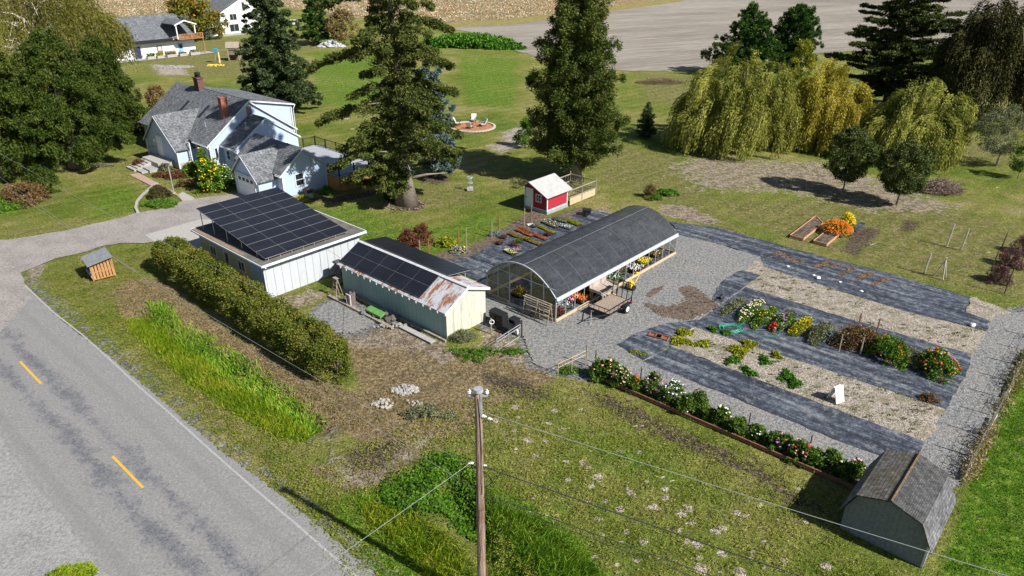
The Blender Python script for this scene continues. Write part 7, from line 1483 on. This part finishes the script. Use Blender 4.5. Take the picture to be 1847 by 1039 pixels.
mound('sunflower_bush', 'highest sunflowers reaching above the window left of the garage', 'sunflowers', (372, 324), .42, .42, 3.0, L_BUSH, 283, 70, 40, (.2, .13), (.2, .35), flowers=[(F_YE, 46, .12)])
mound('garden_bush', 'mixed green bush with orange blooms below the entry window', 'bush', (350, 316), 1.2, .8, 1.35, L_BUSH, 284, 130, 40, (.18, .1), (.25, .4), flowers=[(F_OR, 22, .08)])
mound('white_flower_bush', 'green bush with white flowers left of the garage gable', 'bush', (411, 336), .7, .7, 1.9, L_BUSH, 285, 90, 40, (.18, .1), (.25, .4), flowers=[(F_WH, 60, .08)])
for i, (b, rx, ry, h, m_, lab) in enumerate([((318, 320), 1.2, .7, .8, L_RED, 'dark red low shrub at the foot of the entry wall'), ((345, 335), 1.6, .7, .8, L_BROWN, 'brown fading flower bed in the front garden'), ((366, 338), .7, .5, .7, L_BUSH, 'small green shrub left of the tall sunflowers'), ((252, 300), .8, .6, .8, L_RED, 'reddish bush on the left of the front steps'), ((300, 308), .7, .4, .8, L_GREYG, 'white speckled rose bush right of the steps'), ((288, 318), .8, .4, .4, L_RED, 'low crimson bush at the foot of the steps'), ((180, 300), 1.3, .5, .3, L_GREYG, 'grey lavender patch beside the cedar trunk')]): mound('garden_shrub', lab, 'shrub', b, rx, ry, h, m_, 290 + i, 60, 34, (.14, .08), (.15, .3), group='front garden shrubs')
for i, (b, rx, h, m_, lab) in enumerate([((45, 365), 2.1, 1.9, L_BROWN, 'brownish rounded bush at the left lawn edge'), ((80, 350), 1.7, 2.6, L_CEDAR, 'dark leafy bush beside the brownish one'), ((5, 375), 1.8, .7, L_BUSH, 'bright green undergrowth at the left picture edge')]): mound('lawn_bush', lab, 'bush', b, rx, rx * .8, h, m_, 300 + i, 110, 44, (.2, .1), (.3, .55), stems=True, group='bushes at the left lawn edge')
mb = MB(); mb.tube((0, 0, 0), (0, 0, 2.6), .045, n=8); lp = thing('flag_pole', 'thin grey metal pole beside the round bush', 'pole', g(314, 348)); part('shaft', mb, M_GALV, lp); mb = MB(); mb.box(-.12, .12, -.12, .12, 0, .06); part('base', mb, M_CONC, lp)
ed = thing('stone_edging', 'curved pale stone edging round the bush island', 'edging', g(245, 384)); P = [g(*q) for q in ((283, 331), (272, 340), (258, 352), (248, 364), (245, 376), (249, 384))]; P0_ = g(245, 384)
for k in range(len(P) - 1):
    for j in range(3):
        a = P[k].lerp(P[k + 1], j / 3 + .02) - P0_; b = P[k].lerp(P[k + 1], (j + .92) / 3) - P0_; n_ = (b - a).normalized(); n_ = Vector((-n_.y, n_.x, 0)) * .11; mb = MB(); mb.slab([a - n_ + Vector((0, 0, .14)), b - n_ + Vector((0, 0, .14)), b + n_ + Vector((0, 0, .14)), a + n_ + Vector((0, 0, .14))], .14); part('stone', mb, M_CONC, ed)
sheet('path_slab', wp((322, 350), (330, 346), (352, 358), (345, 362), (330, 362)), .016, M_CONC, amp=0)
# pots by the white wall
o = thing('flower_pot', 'big glazed green pot with grasses by the white wing wall', 'flower pot', g(560, 358)); mb = MB(); mb.path([(0, 0, 0), (0, 0, .15), (0, 0, .42), (0, 0, .55), (0, 0, .6)], [.22, .34, .44, .40, .43], 14); part('pot', mb, plain('green_glaze', (.16, .30, .24), .25, .2), o, smooth=True); r = np.random.default_rng(310); put('plants', cards('plants', r, np.stack([r.normal(size=300) * .22, r.normal(size=300) * .22, .6 + .3 * r.random(300)], 1), rdir(r, 300) + np.array([0, 0, .8]), .3, .04), o, L_PURP)
mound('garden_shrub', 'lime green small shrub left of the glazed pot', 'shrub', (544, 362), .45, .4, .55, L_YELG, 311, 40, 34, (.1, .06), (.1, .2)); mound('garden_shrub', 'green shrub between the glazed pot and the orange skirt', 'shrub', (590, 350), .55, .5, .8, L_BUSH, 312, 50, 34, (.13, .07), (.15, .25)); mound('hydrangea', 'faded pink hydrangea at the garage wall above the solar panels', 'hydrangea', (482, 346), .75, .5, 1.35, L_BUSH, 313, 50, 30, (.13, .08), (.15, .3), flowers=[(F_PK, 80, .09)])
mound('ivy', 'dark climber round the huge spruce trunk base', 'climber', (712, 358), .95, .8, 2.6, L_CEDAR, 314, 110, 44, (.18, .1), (.25, .4))
o = thing('mulch_ring', 'ring of stones and dead leaves round the huge spruce base', 'stones', g(733, 370)); mb = MB(); rg = random.Random(3)
for k in range(30): a = k / 30 * 6.283; rock(mb, (math.cos(a) * 1.7 + rg.gauss(0, .1), math.sin(a) * 1.3 + rg.gauss(0, .1), .03), rg.uniform(.08, .16), rg)
part('stone', mb, plain('brown_stones', (.2, .13, .11), .9, .4, 5), o)
# disc golf basket
o = thing('disc_golf_basket', 'small metal disc golf basket on a square block in the lawn', 'basket', g(848, 343)); mb = MB(); mb.box(-.28, .28, -.28, .28, 0, .28); part('base', mb, M_CONC, o)
mb = MB(); mb.tube((0, 0, .28), (0, 0, 1.35), .03); mb.path([(.3 * math.cos(a), .3 * math.sin(a), 1.3) for a in np.linspace(0, 6.3, 17)], .03, 4); mb.path([(.3 * math.cos(a), .3 * math.sin(a), .8) for a in np.linspace(0, 6.3, 17)], .022, 4)
for k in range(12): a = k * .5236; mb.tube((.3 * math.cos(a), .3 * math.sin(a), .8), (.2 * math.cos(a), .2 * math.sin(a), .62), .01, n=3); mb.tube((.27 * math.cos(a), .27 * math.sin(a), 1.3), (.05 * math.cos(a), .05 * math.sin(a), .85), .008, n=3)
part('basket', mb, M_GALV, o)
# ------------------------------------------------------------------ fire pit circle
cc = g(853, 229); n_ = 44; sheet('mulch_circle', [(cc.x + 2.75 * math.cos(a), cc.y + 2.75 * math.sin(a)) for a in np.linspace(0, 6.283, 45)[:-1]], .02, M_MULCH, amp=0)
o = thing('stone_ring', 'pale stone ring round the orange mulch circle', 'stone ring', cc)
for k in range(n_): a0, a1 = (k + .04) / n_ * 6.283, (k + .96) / n_ * 6.283; mb = MB(); mb.slab([(2.7 * math.cos(a0), 2.7 * math.sin(a0), .14), (3.0 * math.cos(a0), 3.0 * math.sin(a0), .14), (3.0 * math.cos(a1), 3.0 * math.sin(a1), .14), (2.7 * math.cos(a1), 2.7 * math.sin(a1), .14)], .14); part('stone', mb, plain('pale_stone', (.48, .42, .36), .9, .15) if k == 0 else bpy.data.materials['pale_stone'], o)
def chair():
    o = thing('lounge_chair', 'tmp', 'chair', (0, 0, 0), 0, 'chairs round the fire circle'); mb = MB()
    for x in (-.28, .28):
        for y in (-.3, .28): mb.box(x - .03, x + .03, y - .03, y + .03, 0, .36)
    part('leg', mb, M_DARKM, o); mb = MB(); mb.slab([(-.32, -.38, .40), (.32, -.38, .40), (.32, .30, .34), (-.32, .30, .34)], .08); part('seat', mb, plain('pale_seat', (.5, .5, .5), .8, .2), o)
    mb = MB(); mb.slab([(-.30, .26, .36), (.30, .26, .36), (.34, .60, 1.0), (-.34, .60, 1.0)], .08, (0, -1, .4)); part('backrest', mb, M_WHITE, o)
    for x in (-.36, .36): mb = MB(); mb.box(x - .05, x + .05, -.35, .35, .58, .62); mb.box(x - .025, x + .025, -.33, -.28, 0, .58); part('armrest', mb, M_DARKM, o)
    return o
c0 = chair()
for i, (b, rz, lab) in enumerate([((826, 226), 1.45, 'leftmost white cushioned chair of the fire circle'), ((854, 220), -.1, 'farthest chair of the fire circle, facing the camera'), ((847, 232), 2.9, 'chair of the fire circle turned away at the front'), ((870, 228), -1.2, 'rightmost dark framed chair of the fire circle')]):
    if i == 0: c0.location = g(*b); c0.rotation_euler = (0, 0, rz); c0['label'] = lab
    else: copy_tree(c0, None, g(*b), rz, lab)
# ------------------------------------------------------------------ piles
def pile(name, lab, cat, b, rx, ry, h, n, m_, seed, sz=(.08, .25), sticks=False):
    rg = random.Random(seed); mb = MB()
    for k in range(n):
        a = rg.random() * 6.283; q = math.sqrt(rg.random()); x, y = math.cos(a) * q * rx, math.sin(a) * q * ry; z = h * (1 - q ** 1.4) * rg.random()
        if sticks: d = Vector((rg.gauss(0, 1), rg.gauss(0, 1), rg.gauss(0, .45))).normalized() * rg.uniform(.3, .8); c = Vector((x, y, z + .06)); mb.tube(c - d, c + d, rg.uniform(.012, .035), .008, 4)
        else: rock(mb, (x, y, z), rg.uniform(*sz), rg)
    return solo(name, mb, m_, lab, cat, g(*b))
pile('brush_pile', 'grey brown brush pile of cut branches right of the young trees', 'brush pile', (1694, 344), 2.1, 1.3, 1.2, 900, plain('dead_branches', (.24, .17, .14), .95, .5, 4), 1, sticks=True)
pile('rubble_pile', 'heap of broken pale concrete at the end of the hedge', 'rubble', (732, 704), .75, .42, .3, 80, plain('broken_concrete', (.34, .32, .29), .9, .25, 6), 2, (.05, .16))
pile('rubble_pile', 'small grey rubble lumps left of the pale heap', 'rubble', (690, 728), .6, .45, .15, 30, plain('grey_rubble', (.36, .33, .29), .9, .3, 6), 3, (.05, .13))
pile('stump_pieces', 'few scattered pale stones below the rubble heap', 'stones', (742, 728), .8, .3, .05, 14, bpy.data.materials['broken_concrete'], 4, (.05, .1))
pile('brush_heap', 'brown heap of prunings at the ploughed field corner', 'brush heap', (1190, 150), 4.2, 1.6, .9, 420, plain('old_prunings', (.17, .11, .08), .95, .5, 3), 5, sticks=True)
pile('junk_pile', 'pale grey heap of scrap on the far lawn beside the small conifer', 'junk', (598, 84), 3.2, 1.2, 1.6, 120, plain('scrap', (.45, .45, .46), .7, .4, 2), 6, (.2, .5))
# row of things along the teal shed wall
m_bk = M_PLASTIC
pile('black_bags', 'grey bagged lumps stacked along the teal wall', 'bags', (672, 566), .8, .35, .45, 16, plain('grey_bags', (.16, .165, .17), .7, .3), 7, (.15, .24)); pile('black_bags', 'darker heap of bundled netting along the teal wall', 'bags', (696, 574), .9, .4, .5, 18, plain('netting', (.12, .105, .10), .9, .4, 8), 8, (.14, .24))
pile('grey_stones', 'row of grey stones below the teal wall', 'stones', (708, 588), 1.3, .35, .25, 24, plain('grey_stones', (.26, .26, .25), .9, .3), 9, (.08, .16))
mb = MB(); mb.slab([(-.75, -.2, .38), (.75, -.2, .38), (.75, .22, .52), (-.75, .22, .52)], .12); solo('plastic_sheet', mb, plain('green_plastic', (.12, .30, .08), .6, .2), 'folded green plastic sheet lying against the teal wall', 'tarp', g(678, 572), TH)
mb = MB(); mb.path([(0, 0, 0), (0, 0, .8), (0, 0, .85)], [.30, .32, .28], 12); o = thing('wire_cage', 'brown wire compost cage at the left end of the teal wall', 'cage', g(634, 548)); part('barrel', mb, plain('brown_cage', (.16, .12, .11), .85, .3, 14), o); mb = MB(); mb.ball((0, 0, .9), .26, 8, 4, .6, .2); part('black_bag', mb, M_PLASTIC, o)
mb = MB(); mb.path([(-.22, 0, 0), (-.22, 0, .85), (.22, 0, .85), (.22, 0, 0)], .03, 5); solo('pipe_stand', mb, M_WHITE, 'small white pipe frame in front of the brown cage', 'frame', g(630, 552), TH)
lad = thing('step_ladder', 'old wooden step ladder leaning by the teal shed corner', 'ladder', g(609, 534), TH); 
for x in (-.22, .22): mb = MB(); mb.tube((x, -.3, 0), (x * .75, 0, 1.35), .035, n=4); mb.tube((x, .3, 0), (x * .75, 0, 1.35), .03, n=4); part('leg', mb, M_WOOD, lad)
mb = MB()
for k in range(4): mb.box(-.2, .2, -.27 + k * .065, -.17 + k * .065, .25 + k * .28, .28 + k * .28)
mb.box(-.22, .22, -.12, .12, 1.34, 1.38); part('step', mb, M_WOOD, lad)
lum = thing('lumber_stack', 'dark stacked lumber under the left end of the teal shed roof', 'lumber', S(-39.6, 26.6), TH)
for k in range(9):
    for j in range(3): mb = MB(); mb.box(-.6 + .06 * ((k * 7 + j * 3) % 5), .35 + .07 * ((k * 5 + j) % 4), -1.0 + j * .7, -.45 + j * .7, .1 + k * .17, .22 + k * .17); part('plank', mb, (plain('dark_lumber', (.09, .085, .09), .85, .4) if k == 0 and j == 0 else bpy.data.materials['dark_lumber']), lum)
mb = MB(); mb.box(-3.2, 3.6, -.1, .1, 0, .14); solo('landscape_timber', mb, M_WOOD, 'pale timber edging the gravel pad along the teal wall', 'timber', S(-35.2, 23.9), TH)
mb = MB(); mb.box(-1.5, 1.5, -.2, .2, 0, .08); solo('concrete_kerb', mb, M_CONC, 'pale concrete strip in front of the teal wall corner', 'kerb', S(-30.0, 24.5), TH)
mb = MB(); mb.box(-.35, .35, -.3, .3, .2, .55); mb.slab([(-.4, -.35, .55), (.4, -.35, .5), (.4, .35, .5), (-.4, .35, .55)], .04); o = thing('black_barrow', 'black barrow tub behind the hoop house near the red shed', 'barrow', g(1058, 388), TH + .6); part('tub', mb, M_PLASTIC, o); mb = MB(); cyl_x(mb, -.06, .06, -.45, .18, .18, 12); mb.tube((-.25, -.3, .3), (-.25, .7, .5), .025); mb.tube((.25, -.3, .3), (.25, .7, .5), .025); part('frame', mb, M_DARKM, o)
# wheelbarrow shaped black pot and rake on the soil heap
o = thing('fallen_pot', 'black plastic pot lying beside the spilled soil', 'pot', g(1298, 541) + Vector((0, 0, .12)), .4); mb = MB(); mb.path([(0, 0, 0), (.32, .15, .03)], [.11, .17], 10); part('pot', mb, M_PLASTIC, o); mb = MB(); mb.path([(-.2, 0, -.04), (-.55, -.1, -.06)], .03, 5); part('handle', mb, M_DARKM, o)
o = thing('garden_rake', 'rake lying on the spilled soil', 'rake', g(1236, 543) + Vector((0, 0, .05)), 0); mb = MB(); mb.tube((0, 0, 0), (-.75, -.62, 0), .016, n=5); part('shaft', mb, M_WOOD, o); mb = MB(); mb.tube((-.14, .12, 0), (.16, -.10, 0), .022, n=5); part('head', mb, M_GALV, o)
# ------------------------------------------------------------------ far yard: play set, trailer, planters
ps = thing('play_house', 'weathered wooden play tower on the far lawn beside the dark fir', 'play tower', g(424, 108), .2)
for x in (-1, 1):
    for y in (-.9, .9): mb = MB(); mb.box(x - .08, x + .08, y - .08, y + .08, 0, 2.6); part('post', mb, M_WOOD, ps)
mb = MB(); mb.slab([(-1.3, 0, 3.5), (1.3, 0, 3.5), (1.3, -1.2, 2.5), (-1.3, -1.2, 2.5)], .08); mb.slab([(-1.3, 0, 3.5), (1.3, 0, 3.5), (1.3, 1.2, 2.5), (-1.3, 1.2, 2.5)], .08); part('roof', mb, M_WOOD, ps)
mb = MB(); mb.box(-1, 1, -.95, .95, 1.1, 1.2); mb.box(-1, 1, -.95, -.9, 1.2, 1.9); mb.box(.95, 1, -.9, .9, 1.2, 1.9); mb.box(-.95, -.9, -.9, .9, 0, 2.4); mb.box(-.9, .9, .88, .93, 0, 2.4); part('wall', mb, plain('tower_boards', (.20, .15, .12), .9, .3), ps)
sw = thing('swing_frame', 'swing arm with a blue seat left of the play tower', 'swing', g(394, 113)); mb = MB(); mb.tube((0, 0, 2.3), (3.6, .6, 2.5), .07); mb.tube((-.5, -.6, 0), (0, 0, 2.3), .05); mb.tube((.3, .8, 0), (0, 0, 2.3), .05); part('frame', mb, M_WOOD, sw); mb = MB(); mb.box(-.6, .2, -.4, .4, 2.0, 2.7); part('seat', mb, plain('blue_plastic', (.05, .28, .42), .5), sw)
mb = MB(); mb.tube((.4, -.2, 2.0), (1.0, -1.8, .2), .1, .14); part('slide', mb, plain('pale_yellow', (.65, .55, .25), .5), sw)
pile('toy_heap', 'yellow toys scattered below the swing', 'toys', (388, 118), 1.8, .9, .3, 26, plain('toy_yellow', (.72, .45, .06), .6, .3), 21, (.12, .3)); pile('pale_gravel_heap', 'flat grey gravel heap on the lawn in front of the barn', 'gravel heap', (315, 121), 3.6, 1.6, .12, 160, M_GRAV, 22, (.12, .3))
for i, (v, u, L2, m_, lab) in enumerate([(62.8, -155.6, .8, L_BUSH, 'leafy green planter box by the dark blue barn door'), (64.6, -155.4, .7, L_YELG, 'yellow green planter box in front of the brown barn door'), (66.9, -155.3, 1.0, L_GREYG, 'planter box with a log between the brown and light blue doors'), (69.2, -155.0, .8, L_GREYG, 'empty looking planter box before the light blue door'), (71.6, -154.8, 1.0, L_GREYG, 'planter box at the right end of the barn terrace')]):
    o = thing('planter_box', lab, 'planter', S(u, v), TH, 'planter boxes along the barn'); mb = MB(); mb.box(-.4, .4, -L2, L2, 0, .55); part('box', mb, M_CONC, o); r = np.random.default_rng(320 + i); n = 160; put('plants', cards('plants', r, np.stack([r.uniform(-.4, .4, n), r.uniform(-L2, L2, n), .6 + .5 * r.random(n) * (.3 if 'empty' in lab else 1)], 1), rdir(r, n), .35, .2), o, m_)
mb = MB(); mb.tube((0, -1.1, .75), (0, 1.1, .75), .42, n=12); solo('rusty_drum', mb, plain('tan_drum', (.45, .27, .16), .8, .3), 'tan drum lying on its side by the barn wall', 'drum', S(-156.4, 67.3), TH); mb = MB(); mb.ball((0, 0, .5), .5, 8, 5, 1.0, .2); solo('blue_bin', mb, plain('light_blue_plastic', (.10, .38, .60), .5), 'light blue tub beside the drum by the barn', 'tub', S(-156.0, 69.3), 0)
o = thing('parked_car', 'white car far off beyond the dark fir', 'car', g(528, 46), .4); mb = MB(); mb.box(-2.2, 2.2, -.85, .85, .4, 1.0); mb.slab([(-1.2, -.75, 1.5), (.9, -.75, 1.5), (.9, .75, 1.5), (-1.2, .75, 1.5)], .06); part('body', mb, M_WHITE, o); mb = MB(); mb.box(-1.5, 1.3, -.78, .78, 1.0, 1.44); part('window', mb, M_GLASS, o)
for x in (-1.4, 1.4):
    for y in (-.8, .8): mb = MB(); mb.tube((x, y - .1, .35), (x, y + .1, .35), .35, n=12); part('wheel', mb, M_PLASTIC, o)
mb = MB(); mb.box(-.9, .9, -.8, .8, 0, .7); mb.ball((0, 0, .9), .7, 8, 4, .6); solo('far_trough', mb, M_DARKM, 'dark water trough half hidden under the cedar of Lebanon', 'trough', g(1545, 205), 0)
